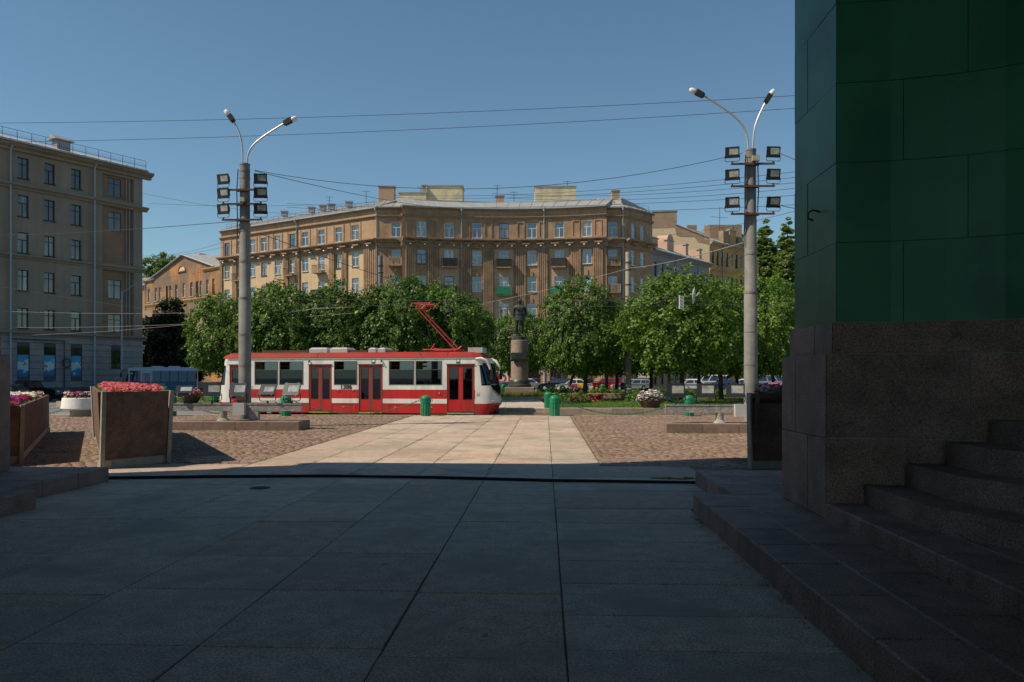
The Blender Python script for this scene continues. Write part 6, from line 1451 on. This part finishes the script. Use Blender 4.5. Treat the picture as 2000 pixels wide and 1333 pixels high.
car('dark navy hatchback parked left of the leaning tree trunk', (1.33,98.14), PSI+R(168), navy, 'hatch', 4.1, 1.5, z=Z2)
tx = car('white taxi with yellow rear door behind the tree trunk', (3.46,94.73), PSI+R(172), wht2, 'sedan', 4.4, 1.46, z=Z2)
mb = MB(); mb.box(-1.55,-.35,.885,.895,.45,.92); mb.box(-1.55,-.35,-.895,-.885,.45,.92); mb.build('yellow_door', mat('taxi_yellow',(.75,.45,.01),.4,.05), tx)
car('bright red crossover parked in front of the brown block', (7.42,97.39), PSI+R(180), red, 'suv', 4.1, 1.62, z=Z2)
car('long silver white estate car right of the red car', (10.24,96.01), PSI+R(180), silver, 'wagon', 4.7, 1.44, z=Z2)
car('grey car left of the statue pedestal', (-4.62,89.89), PSI+R(195), grey, 'hatch', 4.1, 1.48, z=Z2 if False else -.25)
car('white car with red tail light just right of the pedestal', (-2.14,98.00), PSI+R(30), wht2, 'hatch', 4.0, 1.5, z=Z2)
car('white saloon behind the leftmost right hand floodlight', (17.27,95.80), PSI+R(180), white, 'sedan', 4.5, 1.45, z=Z2)
car('dark blue saloon between the trunks on the right', (20.74,93.75), PSI+R(178), blue, 'sedan', 4.4, 1.45, z=Z2)
car('white saloon nearest the right lamp post', (23.74,97.07), PSI+R(180), white, 'sedan', 4.5, 1.46, z=Z2)
car('white van on the far street behind the right trees', (21.57,104.99), PSI+R(185), white, 'van', 4.6, 1.95, z=Z2)
car('pale grey van at the right by the green shop', (29.10,104.30), PSI+R(10), silver, 'van', 4.6, 1.95, z=Z2)
car('black off road car on the street left of the tall planter', (-42.37,65.29), PSI+R(-12), black, 'suv', 4.4, 1.72, z=-.25, group='cars on the left street')
car('grey blue car at the far left edge behind the petunias', (-42.94,62.26), PSI+R(-8), grey, 'sedan', 4.5, 1.45, z=-.25, group='cars on the left street')
car('dark navy car passing behind the left floodlights', (-30.37,70.80), PSI+R(150), navy, 'hatch', 4.2, 1.55, z=-.25, group='cars on the left street')
car('white car far behind the rear of the tram', (-39.10,93.45), PSI+R(160), white, 'sedan', 4.4, 1.46, z=-.25, group='cars on the left street')

# the small bus
bp = (-37.74,77.49); bus = thing('bus', 'small blue and grey bus parked under the dark trees, facing left', 'bus', (bp[0], bp[1], -.25), PSI+R(186))
bwhite = mat('bus_grey',(.42,.45,.50),.4,.08); bblue = mat('bus_blue',(.022,.10,.20),.4,.08)
BL, BW = 6.8, 2.3
mb = MB(); mb.loft([[(x_*1.0,y_,z_) for y_,z_ in ((-BW/2,.35),(BW/2,.35),(BW/2,1.55),(-BW/2,1.55))] for x_ in (-BL/2,BL/2-.05)]); mb.build('body', bblue, bus)
mb = MB()
pr = [(-BW/2,1.55),(BW/2,1.55),(BW/2-.08,2.72),(BW/2-.3,2.92),(0,2.98),(-BW/2+.3,2.92),(-BW/2+.08,2.72)]
roofp = [(-BW/2+.08,2.62),(BW/2-.08,2.62),(BW/2-.1,2.75),(BW/2-.3,2.92),(0,2.98),(-BW/2+.3,2.92),(-BW/2+.1,2.75)]
mb.loft([[(x_,y_,z_) for y_,z_ in roofp] for x_ in (-BL/2,BL/2-.45,BL/2-.3)]); mb.build('roof', bwhite, bus, smooth=40)
for s_ in (-1,1):
    for i in range(6):
        x0 = -BL/2+.1+i*.83; y0 = s_*(BW/2-.01); mb = MB(); mb.hexa([(x0,y0,1.56),(x0+.77,y0,1.56),(x0+.77,y0-s_*.02,1.56),(x0,y0-s_*.02,1.56),(x0,y0-s_*.07,2.62),(x0+.77,y0-s_*.07,2.62),(x0+.77,y0-s_*.09,2.62),(x0,y0-s_*.09,2.62)]); mb.build('side_window', MT['tram_glass_dark'], bus)
        mb = MB(); mb.hexa([(x0+.77,y0+s_*.005,1.55),(x0+.83,y0+s_*.005,1.55),(x0+.83,y0-s_*.04,1.55),(x0+.77,y0-s_*.04,1.55),(x0+.77,y0-s_*.065,2.63),(x0+.83,y0-s_*.065,2.63),(x0+.83,y0-s_*.11,2.63),(x0+.77,y0-s_*.11,2.63)]); mb.build('window_post', 'text_black' if i < 4 else bwhite, bus)
    mb = MB(); x0 = -BL/2+.1+6*.83; y0 = s_*(BW/2); mb.box(x0-.83,x0-.7,min(y0,y0-s_*.05),max(y0,y0-s_*.05),.5,2.6); mb.box(x0+.05,x0+.2,min(y0,y0-s_*.05),max(y0,y0-s_*.05),.5,2.6); mb.box(x0-.7,x0+.05,min(y0,y0-s_*.05),max(y0,y0-s_*.05),2.4,2.6); mb.build('door_frame', bwhite, bus)
    mb = MB(); mb.box(BL/2-.5,BL/2-.38,s_*(BW/2-.06)-.05,s_*(BW/2-.06)+.05,1.5,2.7); mb.build('front_post', bwhite, bus)
    for x_ in (-2.1,2.0):
        mb = MB(); nn = 20; mb.loft([[(x_+r_*math.cos(2*math.pi*i/nn), s_*(BW/2+.02+o_), .42+r_*math.sin(2*math.pi*i/nn)) for i in range(nn)] for r_,o_ in ((.25,-.25),(.42,-.22),(.42,-.02),(.25,0))]); mb.build('wheel', 'car_tyre', bus)
mb = MB(); mb.quad((BL/2-.06,-BW/2+.1,1.5),(BL/2-.06,BW/2-.1,1.5),(BL/2-.34,BW/2-.16,2.62),(BL/2-.34,-BW/2+.16,2.62)); mb.build('windscreen', MT['tram_glass_dark'], bus)
mb = MB(); mb.box(BL/2-.05,BL/2+.05,-BW/2+.05,BW/2-.05,.35,.62); mb.box(-BL/2-.05,-BL/2,-BW/2+.05,BW/2-.05,.35,.62); mb.build('bumper', 'black', bus)
mb = MB(); mb.box(-3.2,3.0,-BW/2+.1,BW/2-.1,.75,.85); mb.build('floor', 'seat_dark', bus)
for i in range(5):
    mb = MB()
    for y_ in (-.95,.25): mb.box(-2.9+i*.9,-2.8+i*.9,y_,y_+.75,.9,1.85)
    mb.build('seat_row', 'bluegrey', bus)
mb = MB(); mb.path([(BL/2-.3,-BW/2+.1,2.6),(BL/2+.15,-BW/2-.1,2.6),(BL/2+.25,-BW/2-.15,2.4)], .03, 5); mb.path([(BL/2-.3,BW/2-.1,2.6),(BL/2+.15,BW/2+.1,2.6),(BL/2+.25,BW/2+.15,2.4)], .03, 5); mb.box(BL/2+.2,BL/2+.3,BW/2+.05,BW/2+.25,1.95,2.4); mb.box(BL/2+.2,BL/2+.3,-BW/2-.25,-BW/2-.05,1.95,2.4); mb.build('mirror', 'text_black', bus)
mb = MB(); mb.box(.2,1.1,-.4,.4,2.95,3.08); mb.box(-1.4,-.5,-.4,.4,2.95,3.08); mb.build('roof_hatch', bwhite, bus)
text_mesh('lettering', 'ЭКСПРЕСС' if False else 'DECATHLON', .30, 'text_white', bus, (.45,BW/2+.012,1.18), (R(90),0,R(180)), .003)
mb = MB(); mb.box(-.45,1.35,BW/2+.002,BW/2+.01,.82,1.02); mb.build('white_strip', 'text_white', bus)

# ---------------------------------------------------------------- signs and poles
def pole_thing(name, label, cat, p, z0, h, r0, r1, m='pole_concrete', group=None, bands=True):
    o = thing(name, label, cat, (p[0], p[1], z0), 0, group)
    mb = MB(); mb.lathe([(r0,0),((r0+r1)/2,h/2),(r1,h)], 16); mb.build('pole', m, o, smooth=40)
    if bands:
        mb = MB()
        for k in (.62,.70,.78,.88,.93): mb.lathe([(r1+.01,h*k-.04),(r1+.04,h*k-.04),(r1+.04,h*k+.04),(r1+.01,h*k+.04)], 14)
        mb.build('clamp', 'rust', o, smooth=40)
    return o
pp_ = (5.93,57.30); pc = pole_thing('catenary_pole', 'weathered concrete wire pole among the trees right of the statue', 'pole', pp_, .1, 10.6, .24, .19)
mb = MB(); mb.box(-.55,-.27,-.3,-.05,.75,1.25); mb.build('switch_box', 'lamp_dark', pc)
mb = MB()
for k in range(4): mb.box(-.18,.18,-.26,-.238,.35+.22*k,.41+.22*k)
mb.build('paint_stripe', 'text_white', pc)
pole_thing('catenary_pole', 'grey concrete wire pole in front of the left corner of the block', 'pole', (-13.23,63.50), .1, 11.4, .2, .19, 'pole')
pole_thing('catenary_pole', 'top of concrete wire pole above the trees behind the tram', 'pole', (-7.92,65.73), .1, 9.0, .2, .18)
# street lamp by the left block
o = pole_thing('street_lamp', 'slim steel street lamp pole in front of the grey block', 'street lamp', (-41.97,77.32), -.25, 10.5, .11, .08, 'pipe', None, False)
mb = MB(); mb.path([(0,0,7.2),(-1.0,0,7.35),(-2.3,0,7.1)], .03, 5); mb.path([(0,0,10.4),(1.4,0,11.2),(3.4,0,11.6)], .05, 6); mb.build('arm', 'pipe', o)
o = thing('bus_stop_sign', 'blue bus stop sign on a post before the grey block', 'sign', (*(-40.52,76.38), -.25))
mb = MB(); mb.tube((0,0,0),(0,0,3.0),.04,n=8); mb.build('post', 'pipe', o)
mb = MB(); mb.box(-.22,.22,-.06,-.045,2.1,3.0); sg_ = mb.build('panel', 'sign_blue', o)
mb = MB(); mb.box(-.17,.17,-.068,-.061,2.28,2.82); mb.build('white_field', 'text_white', sg_)
mb = MB(); mb.box(-.13,.13,-.075,-.069,2.46,2.68); mb.box(-.11,-.05,-.075,-.069,2.42,2.46); mb.box(.05,.11,-.075,-.069,2.42,2.46); mb.build('bus_pictogram', 'text_black', sg_)
o = thing('road_sign', 'blue square road sign on lime green board by the left tree', 'sign', (*(-30.52,68.79), -.25))
mb = MB(); mb.tube((0,0,0),(0,0,3.9),.04,n=8); mb.build('post', 'pole', o)
mb = MB(); mb.box(-.35,.35,-.06,-.045,2.95,3.75); sg_ = mb.build('board', 'sign_lime', o)
mb = MB(); mb.box(-.25,.25,-.068,-.061,3.05,3.65); mb.build('blue_field', 'sign_blue', sg_)
mb = MB(); mb.add([(-.16,-.075,3.12),(.16,-.075,3.12),(0,-.075,3.52)], [(0,1,2)]); mb.build('white_triangle', 'text_white', sg_)
o = thing('road_sign', 'grey backed sign post among the cars on the right', 'sign', (*(11.13,88.54), -.25)); mb = MB(); mb.tube((0,0,0),(0,0,2.6),.04,n=8); mb.build('post', 'pole', o); mb = MB(); mb.box(-.9,.6,-.03,.03,1.9,2.7); mb.build('board', 'sign_white', o)
# signs hung on the span wire
h1 = (6.15,36.29,5.18); h2 = (6.70,36.31,5.43)
o = thing('hanging_sign', 'small white rectangular sign hanging from the span wire', 'sign', h1, R(62))
mb = MB(); mb.box(-.3,.3,-.015,.015,-.33,.27); pl_ = mb.build('plate', 'sign_white', o)
for k, w_ in enumerate((.17,.14,.13,.18)): mb = MB(); mb.box(-w_,w_*.8,-.022,-.016,.15-.14*k,.19-.14*k); mb.build('print_line', 'text_black', pl_)
mb = MB(); mb.path([(-.1,0,.27),(-.1,0,.36)], .012, 4); mb.path([(.1,0,.27),(.1,0,.36)], .012, 4); mb.build('hanger', 'wire', o)
o = thing('hanging_sign', 'round sign seen edge on, hanging from the span wire', 'sign', h2, R(70)); o.rotation_euler = (R(6),0,R(72))
mb = MB(); nn = 24; mb.loft([[(.34*math.cos(2*math.pi*i/nn), y_, .34*math.sin(2*math.pi*i/nn)) for i in range(nn)] for y_ in (-.02,.02)]); mb.build('disc', 'sign_grey', o)
mb = MB(); mb.path([(.0,0,.34),(.0,0,.42)], .015, 4); mb.path([(-.2,-.03,-.1),(-.25,-.3,.15)], .02, 4); mb.path([(-.05,-.03,.0),(-.1,-.25,.2)], .02, 4); mb.build('bracket', 'sign_grey', o)

# ---------------------------------------------------------------- overhead wires
def wire(p, q, sag, label, r=.012, m='wire', n=16):
    p, q = Vector(p), Vector(q); mb = MB(); mb.path([p.lerp(q,i/n)+Vector((0,0,-sag*4*(i/n)*(1-i/n))) for i in range(n+1)], r, 4)
    tag(mb.build('overhead_wire', m), label, 'wire', 'overhead wires over the square')
wire((-33.23,44.65,16.43), (16.31,40.72,16.14), .35, 'upper of the two long wires crossing the sky', .013)
wire((-33.23,44.65,15.31), (16.31,40.72,15.53), .35, 'lower of the two long wires crossing the sky', .013)
wire((-10.39,28.09,9.18), (6.68,27.30,9.37), .92, 'slack wire between the two lamp posts', .010)
wire((-10.39,28.09,9.16), (-7.41,69.75,16.56), .3, 'wire running from the left lamp post down to the block roof', .012)
wire((-10.28,28.20,6.96), (-8.31,69.71,9.04), .25, 'thick wire from the left lamp post down to the trees', .014)
wire((-42.57,58.28,12.44), (-10.96,28.07,7.37), .15, 'wire from the grey block to the left lamp post', .012)
wire((6.72,27.00,6.31), (6.08,57.30,9.57), .15, 'pale span wire from the right lamp post to the concrete pole', .016, 'wire_light')
wire((5.78,57.29,9.49), (-4.43,59.87,7.35), .12, 'pale span wire going left from the concrete pole', .016, 'wire_light')
wire((6.72,27.00,6.24), (6.15,36.29,5.46), .02, 'wire holding the small hanging signs', .010)
wire((6.15,36.29,5.39), (-0.13,40.03,5.63), .05, 'thin wire running left from the hanging signs', .009)
wire((-19.16,46.24,6.21), (13.06,38.58,5.32), .25, 'tram contact wire above the square', .010, 'wire')
wire((-19.16,46.24,6.45), (13.06,38.58,5.46), .12, 'carrier wire above the contact wire', .011)
for k, (a, b, c_, d) in enumerate(((0,608,690,600),(0,640,690,612),(60,655,640,600),(0,560,640,640),(120,525,500,470),(270,500,440,472))):
    wire(tuple((0.00,0.00)) + (0,) if False else (tv(((a-1000)/1556*64,64))[0], tv(((a-1000)/1556*64,64))[1], 1.8+(736-b)/1556*64), (tv(((c_-1000)/1556*50,50))[0], tv(((c_-1000)/1556*50,50))[1], 1.8+(736-d)/1556*50), .3, ('highest','second','third','fourth','fifth','last')[k]+' of the tram wires strung past the grey block', .009, 'wire_light' if k < 3 else 'wire')
for k, (a, b, c_, d) in enumerate(((770,382,1700,318),(770,386,1700,330),(960,378,1700,340),(960,385,1700,352),(560,398,1700,372),(560,405,1700,392))):
    p0 = tv(((a-1000)/1556*110,110)); p1 = tv(((c_-1000)/1556*70,70))
    wire((p0[0],p0[1],1.8+(736-b)/1556*110), (p1[0],p1[1],1.8+(736-d)/1556*70), 1.0, 'roof wire %s over the curved block' % ('highest','second','third','fourth','fifth','lowest')[k], .022)
wire((7.56,27.04,9.42), (8.86,24.39,7.83), .03, 'short wire from the right lamp post to the gate, upper', .012); wire((7.56,27.04,7.60), (8.86,24.39,6.67), .03, 'short wire from the right lamp post to the gate, lower', .012)
wire((16.62,115.79,22.20), (24.05,71.06,16.92), .5, 'wire from the ochre house to the right', .02)
wire((-59.71,117.61,27.87), (-23.11,117.14,27.74), .5, 'faint far wire left of the curved block', .02); wire((-60.48,117.58,29.41), (-23.11,117.14,25.76), 1.2, 'faint slack far wire left of the curved block', .02)

# ---------------------------------------------------------------- trees, hedges, beds
def crown_mesh(name, m, rx, rz, n_clump, n_leaf, leaf, seed, shell=.55, droop=.5, clump=.26, cone=0.0):
    r_ = np.random.default_rng(seed)
    d = r_.normal(size=(n_clump,3)); d /= np.linalg.norm(d,axis=1)[:,None]
    rad = shell+(1-shell)*r_.random((n_clump,1))**.6
    c = d*rad*np.array([rx,rx,rz])*r_.uniform(.86,1.10,(n_clump,1))
    if cone > 0:
        t = (c[:,2]+rz)/(2*rz); c[:,:2] *= (1-cone*t)[:,None]
    if cone == 0: c[:,2] = np.where(c[:,2] < -rz*.62, -rz*.62+(c[:,2]+rz*.62)*.35, c[:,2])
    w = r_.random(n_clump)**.5+.35; k = r_.choice(n_clump, n_leaf, p=w/w.sum())
    cr = (clump*rx*r_.uniform(.6,1.25,(n_clump,1)))[k]
    u = r_.normal(size=(n_leaf,3)); u /= np.linalg.norm(u,axis=1)[:,None]; u *= r_.random((n_leaf,1))**.45
    p = c[k]+u*cr*np.array([1,1,.75])
    p[:,2] -= droop*.12*rx*(r_.random(n_leaf)**2)
    nr = u*.9+d[k]*.5+np.array([0,0,.55])
    v = leaf_quads(r_, p, leaf, nr, .75, .72)
    return np_mesh(name, v, 4, m)
def linden_crown(m, rx, rz, seed, n_tuft=760, per=34, leaf=.165):
    """a pruned, rounded crown: short drooping sprigs all over a bumpy ellipsoid, a looser filling inside"""
    r_ = np.random.default_rng(seed)
    d = r_.normal(size=(n_tuft,3)); d /= np.linalg.norm(d,axis=1)[:,None]
    ph = r_.uniform(0,6.28,6)
    bump = 1+.085*np.sin(d[:,0]*4.1+ph[0])*np.sin(d[:,1]*3.7+ph[1])+.07*np.sin(d[:,2]*5.3+ph[2]+d[:,0]*3)+.05*np.sin(d[:,0]*9+ph[3])*np.sin(d[:,1]*8+d[:,2]*7+ph[4])
    rad = np.where(r_.random(n_tuft) < .8, r_.uniform(.86,1.0,n_tuft), r_.uniform(.45,.86,n_tuft))*bump
    c = d*rad[:,None]*np.array([rx,rx,rz]); low = c[:,2] < -rz*.6; c[low,2] = -rz*.6+(c[low,2]+rz*.6)*.35
    out = d*np.array([1,1,.6]); sp = out*.55+np.array([0,0,-.55])+r_.normal(0,.28,(n_tuft,3)); sp /= np.linalg.norm(sp,axis=1)[:,None]
    L = r_.uniform(.45,.95,n_tuft)*rx/3
    k = np.repeat(np.arange(n_tuft), per); t = r_.random(len(k))
    p = c[k]+sp[k]*(t*L[k])[:,None]+np.array([0,0,-.18])*(t**2*L[k])[:,None]+r_.normal(0,.11,(len(k),3))*(.6+.5*(1-t))[:,None]
    nr = out[k]*.75+np.array([0,0,.6])+sp[k]*.15
    v = leaf_quads(r_, p, leaf, nr, .5, .74)
    me = np_mesh('crown', v, 4, m)
    tint = np.clip(r_.normal(.5,.3,n_tuft),0,1.2)[k]
    at_ = me.attributes.new('tuft','FLOAT','FACE'); at_.data.foreach_set('value', tint.astype(np.float32))
    return me
CR = [linden_crown('leaf',3.0,2.9,s_) for s_ in (1,2,3,8)]
CRB = [linden_crown('leaf_sunlit',3.1,3.1,s_) for s_ in (4,5)]
def trunk_mesh(h, r_, lean, seed, spread):
    q = random.Random(seed); mb = MB(); pts = []
    for i in range(7):
        t = i/6; pts.append((lean[0]*t+q.uniform(-.03,.03)*h*.3, lean[1]*t+q.uniform(-.03,.03)*h*.3, h*t))
    mb.path(pts, [r_*1.35]+[r_*(1.05-.35*i/6) for i in range(1,7)], 10)
    for k in range(6):
        a = 2*math.pi*k/6+q.uniform(-.4,.4); b = Vector(pts[4+(k%3)]); e = Vector((pts[6][0]+math.cos(a)*spread*.6, pts[6][1]+math.sin(a)*spread*.6, h+q.uniform(.6,1.9)))
        mid = b.lerp(e,.5)+Vector((0,0,.25)); mb.path([b,mid,e], [r_*.5,r_*.32,r_*.1], 6)
    mb.path([pts[6],(pts[6][0]+.1,pts[6][1],h+1.6)], [r_*.7,r_*.15], 6)
    return mb.mesh('trunk','bark',60)
def tree(px, d, top, rx, label, bright=False, base=.1, h=2.7, lean=(0,0), seed=0, cat='tree', group='linden trees round the statue', tr=.17):
    p = tv(((px-1000)/1556*d, d)); o = thing('linden_tree', label, cat, (p[0], p[1], base), 0, group)
    link('trunk', trunk_mesh(h, tr, lean, seed, rx), o)
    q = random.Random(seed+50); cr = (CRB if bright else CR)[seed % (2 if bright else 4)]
    rz = (top-base-1.75)/2*1.0; c = link('crown', cr, o, (lean[0], lean[1], top-base-rz*.98), q.uniform(0,6.28))
    k0 = 3.1 if bright else 3.0; c.scale = (rx/k0, rx/k0*q.uniform(.94,1.06), rz/(3.1 if bright else 2.9))
    return o
TREES = [(440,55,7.3,2.45,'linden tree behind the rear end of the tram',0),(505,60,7.9,2.6,'linden tree second from the left in the row behind the tram',0),(560,54,8.0,2.9,'linden tree just right of the left lamp post',0),(662,54,7.9,2.75,'linden tree above the middle doors of the tram',0),(725,60,7.6,2.6,'linden tree set back in the row behind the tram',0),
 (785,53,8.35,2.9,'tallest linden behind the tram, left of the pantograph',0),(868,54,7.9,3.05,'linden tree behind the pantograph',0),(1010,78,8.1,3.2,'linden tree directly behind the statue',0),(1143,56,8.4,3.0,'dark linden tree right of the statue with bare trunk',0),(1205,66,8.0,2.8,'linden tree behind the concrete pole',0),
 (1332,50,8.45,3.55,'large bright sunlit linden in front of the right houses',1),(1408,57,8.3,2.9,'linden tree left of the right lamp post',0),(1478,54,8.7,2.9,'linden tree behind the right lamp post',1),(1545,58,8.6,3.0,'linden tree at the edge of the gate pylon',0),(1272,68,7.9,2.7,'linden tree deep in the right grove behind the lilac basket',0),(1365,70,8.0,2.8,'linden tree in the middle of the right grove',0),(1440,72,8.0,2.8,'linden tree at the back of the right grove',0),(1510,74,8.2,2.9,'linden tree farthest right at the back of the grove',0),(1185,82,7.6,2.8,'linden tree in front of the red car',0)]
for i, (px, d, top, rx, lab, br) in enumerate(TREES): tree(px, d, top, rx, lab, bool(br), seed=i)
for px, d, lab, sd in ((1625,60,'linden tree behind the gate pylon, next to the edge one',30),(1700,70,'linden tree farther behind the gate pylon',31)): tree(px, d, 8.5, 3.0, lab, seed=sd)
tree(1108,84,7.4,2.7,'linden tree with slanting trunk before the navy car',False,lean=(1.1,.1),seed=23,h=3.3)
# the dark tree under the grey block, the tree behind the terracotta house, the poplars
cd = crown_mesh('crown','leaf_shaded',3.2,4.6,120,9000,.42,31,.3,.8,.3,.55)
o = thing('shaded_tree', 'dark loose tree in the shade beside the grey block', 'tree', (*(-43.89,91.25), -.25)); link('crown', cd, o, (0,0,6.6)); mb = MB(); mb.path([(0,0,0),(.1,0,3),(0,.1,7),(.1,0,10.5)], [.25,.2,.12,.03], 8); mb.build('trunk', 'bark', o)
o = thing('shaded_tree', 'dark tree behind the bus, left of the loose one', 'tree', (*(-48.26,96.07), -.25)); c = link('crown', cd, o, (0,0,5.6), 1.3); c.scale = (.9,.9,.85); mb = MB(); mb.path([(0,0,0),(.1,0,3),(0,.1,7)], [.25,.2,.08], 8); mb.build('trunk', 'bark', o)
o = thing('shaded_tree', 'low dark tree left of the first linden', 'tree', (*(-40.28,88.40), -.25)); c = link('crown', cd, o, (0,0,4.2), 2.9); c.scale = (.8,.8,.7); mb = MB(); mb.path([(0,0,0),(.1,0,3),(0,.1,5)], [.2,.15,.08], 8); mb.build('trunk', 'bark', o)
ct = crown_mesh('crown','leaf_poplar',5.2,6.0,120,11000,.5,33,.35,.3,.22)
o = thing('tall_tree', 'big green tree rising behind the terracotta house', 'tree', (*(-99.11,201.04), -.25)); link('crown', ct, o, (0,0,28.5)); mb = MB(); mb.path([(0,0,0),(.3,0,14),(0,.2,31)], [.6,.45,.1], 8); mb.build('trunk', 'bark', o)
cp = [crown_mesh('crown','leaf_poplar',2.2,10.5,420,26000,.36,s_,.3,.2,.2,.45) for s_ in (41,42)]
for k, (px, d, top, sc, lab) in enumerate(((1495,158,33.2,1.6,'tallest poplar right of the lamp post'),(1538,152,31.8,1.55,'poplar beside the edge of the gate'),(1450,165,31.5,1.0,'small poplar just left of the lamp post'),(1426,172,32.0,.75,'poplar tip peeping over the ochre house roof'),(1516,166,29.5,1.3,'poplar between the two largest ones'))):
    o = thing('poplar_tree', lab, 'tree', (*tv(((px-1000)/1556*d,d)), -.25), 0, 'poplars on the right'); c = link('crown', cp[k%2], o, (0,0,top-10.5), k*1.1); c.scale = (sc,sc,1); mb = MB(); mb.path([(0,0,0),(.2,0,top*.5),(0,0,top-2)], [.4,.3,.06], 8); mb.build('trunk', 'bark', o)
# shrubs and beds on the island
def shrub_mesh(name, m, rx, ry, rz, n_, leaf, seed):
    r_ = np.random.default_rng(seed); u = r_.normal(size=(n_,3)); u /= np.linalg.norm(u,axis=1)[:,None]; rad = .55+.45*r_.random((n_,1))**.5
    bump = 1+.22*np.sin(u[:,:1]*7+seed)*np.sin(u[:,1:2]*6+seed*2)
    p = u*rad*bump*np.array([rx,ry,rz]); p[:,2] = np.abs(p[:,2]); return np_mesh(name, leaf_quads(r_, p, leaf, u+np.array([0,0,.4]), .8, .6), 4, m)
SH = [shrub_mesh('foliage','leaf_bed',.75,.6,.75,700,.16,s_) for s_ in (61,62,63)]
def shrub(p, sc, label, k, z=.1, group='shrubs on the lawn'):
    o = thing('shrub', label, 'shrub', (p[0], p[1], z), 0, group); f = link('foliage', SH[k%3], o, (0,0,.02), k*1.7); f.scale = (sc,sc,sc*.95)
    mb = MB(); mb.path([(0,0,0),(.03,0,.3*sc)], [.04,.02], 5); mb.build('stem', 'bark', o)
ordn = ['first','second','third','fourth','fifth','sixth','seventh','eighth','ninth','tenth','eleventh','twelfth','thirteenth','fourteenth','fifteenth','sixteenth']
for i in range(16):
    shrub(tv((2.4+i*.82, 63.5+.4*math.sin(i*2.1))), .95+.12*math.sin(i*1.3), '%s shrub from the statue in the low green hedge before the cars' % ordn[i], i, group='shrubs of the low hedge')
for i, (px, d, sc, lab) in enumerate(((1108,49,.95,'rose bush on the lawn behind the bollard at the path edge'),(1135,50.5,1.0,'rose bush right of the one behind the bollard'),(1088,52,.9,'rose bush nearest the steps'),(1262,56,1.25,'light green bush right of the concrete pole'),(1245,53,1.1,'bush at the foot of the concrete pole'),(1295,54,1.0,'bush behind the lilac basket'),(1340,60,1.0,'bush below the big bright linden'),(970,70,1.0,'bush left of the statue behind the tram front'),(1395,62,1.0,'bush between the floodlights on the right'),(955,72,1.1,'bush behind the tram windscreen'))):
    shrub(tv(((px-1000)/1556*d,d)), sc, lab, i, group='bushes on the lawn')
kx = rng.uniform(2.3,6.6,420); kd = rng.uniform(57,59.5,420); sel = (kx < 4.4) | (kx > 5.6)
pts = np.stack([kx*math.cos(PSI)-kd*math.sin(PSI), kx*math.sin(PSI)+kd*math.cos(PSI), .2+rng.random(420)*.28],1)[sel]
flowers('red_flowers', pts, ['flower_red'], 'bed of dark red flowers right of the statue', size=.13, leafn=2)
kx = rng.uniform(3.2,5.8,60); kd = rng.uniform(48,50,60); pts = np.stack([kx*math.cos(PSI)-kd*math.sin(PSI), kx*math.sin(PSI)+kd*math.cos(PSI), .3+rng.random(60)*.5],1)
flowers('roses', pts, ['flower_pink','flower_magenta'], 'few pink roses on the bushes behind the bollard', size=.09, leafn=1)
# green kiosk behind the right grove
ks = thing('kiosk', 'green kiosk glimpsed between the right hand trunks', 'kiosk', (*(29.05,105.30), .06)); mb = MB(); mb.box(-1.5,1.5,-1,1,0,2.9); mb.build('body', mat('kiosk_green',(.03,.35,.06),.5), ks); mb = MB(); mb.box(-1.7,1.7,-1.2,1.2,2.9,3.1); mb.build('roof', 'zinc', ks); mb = MB(); mb.box(-1.2,1.2,-1.03,-1.0,1.0,2.3); mb.build('hatch', 'car_glass', ks)
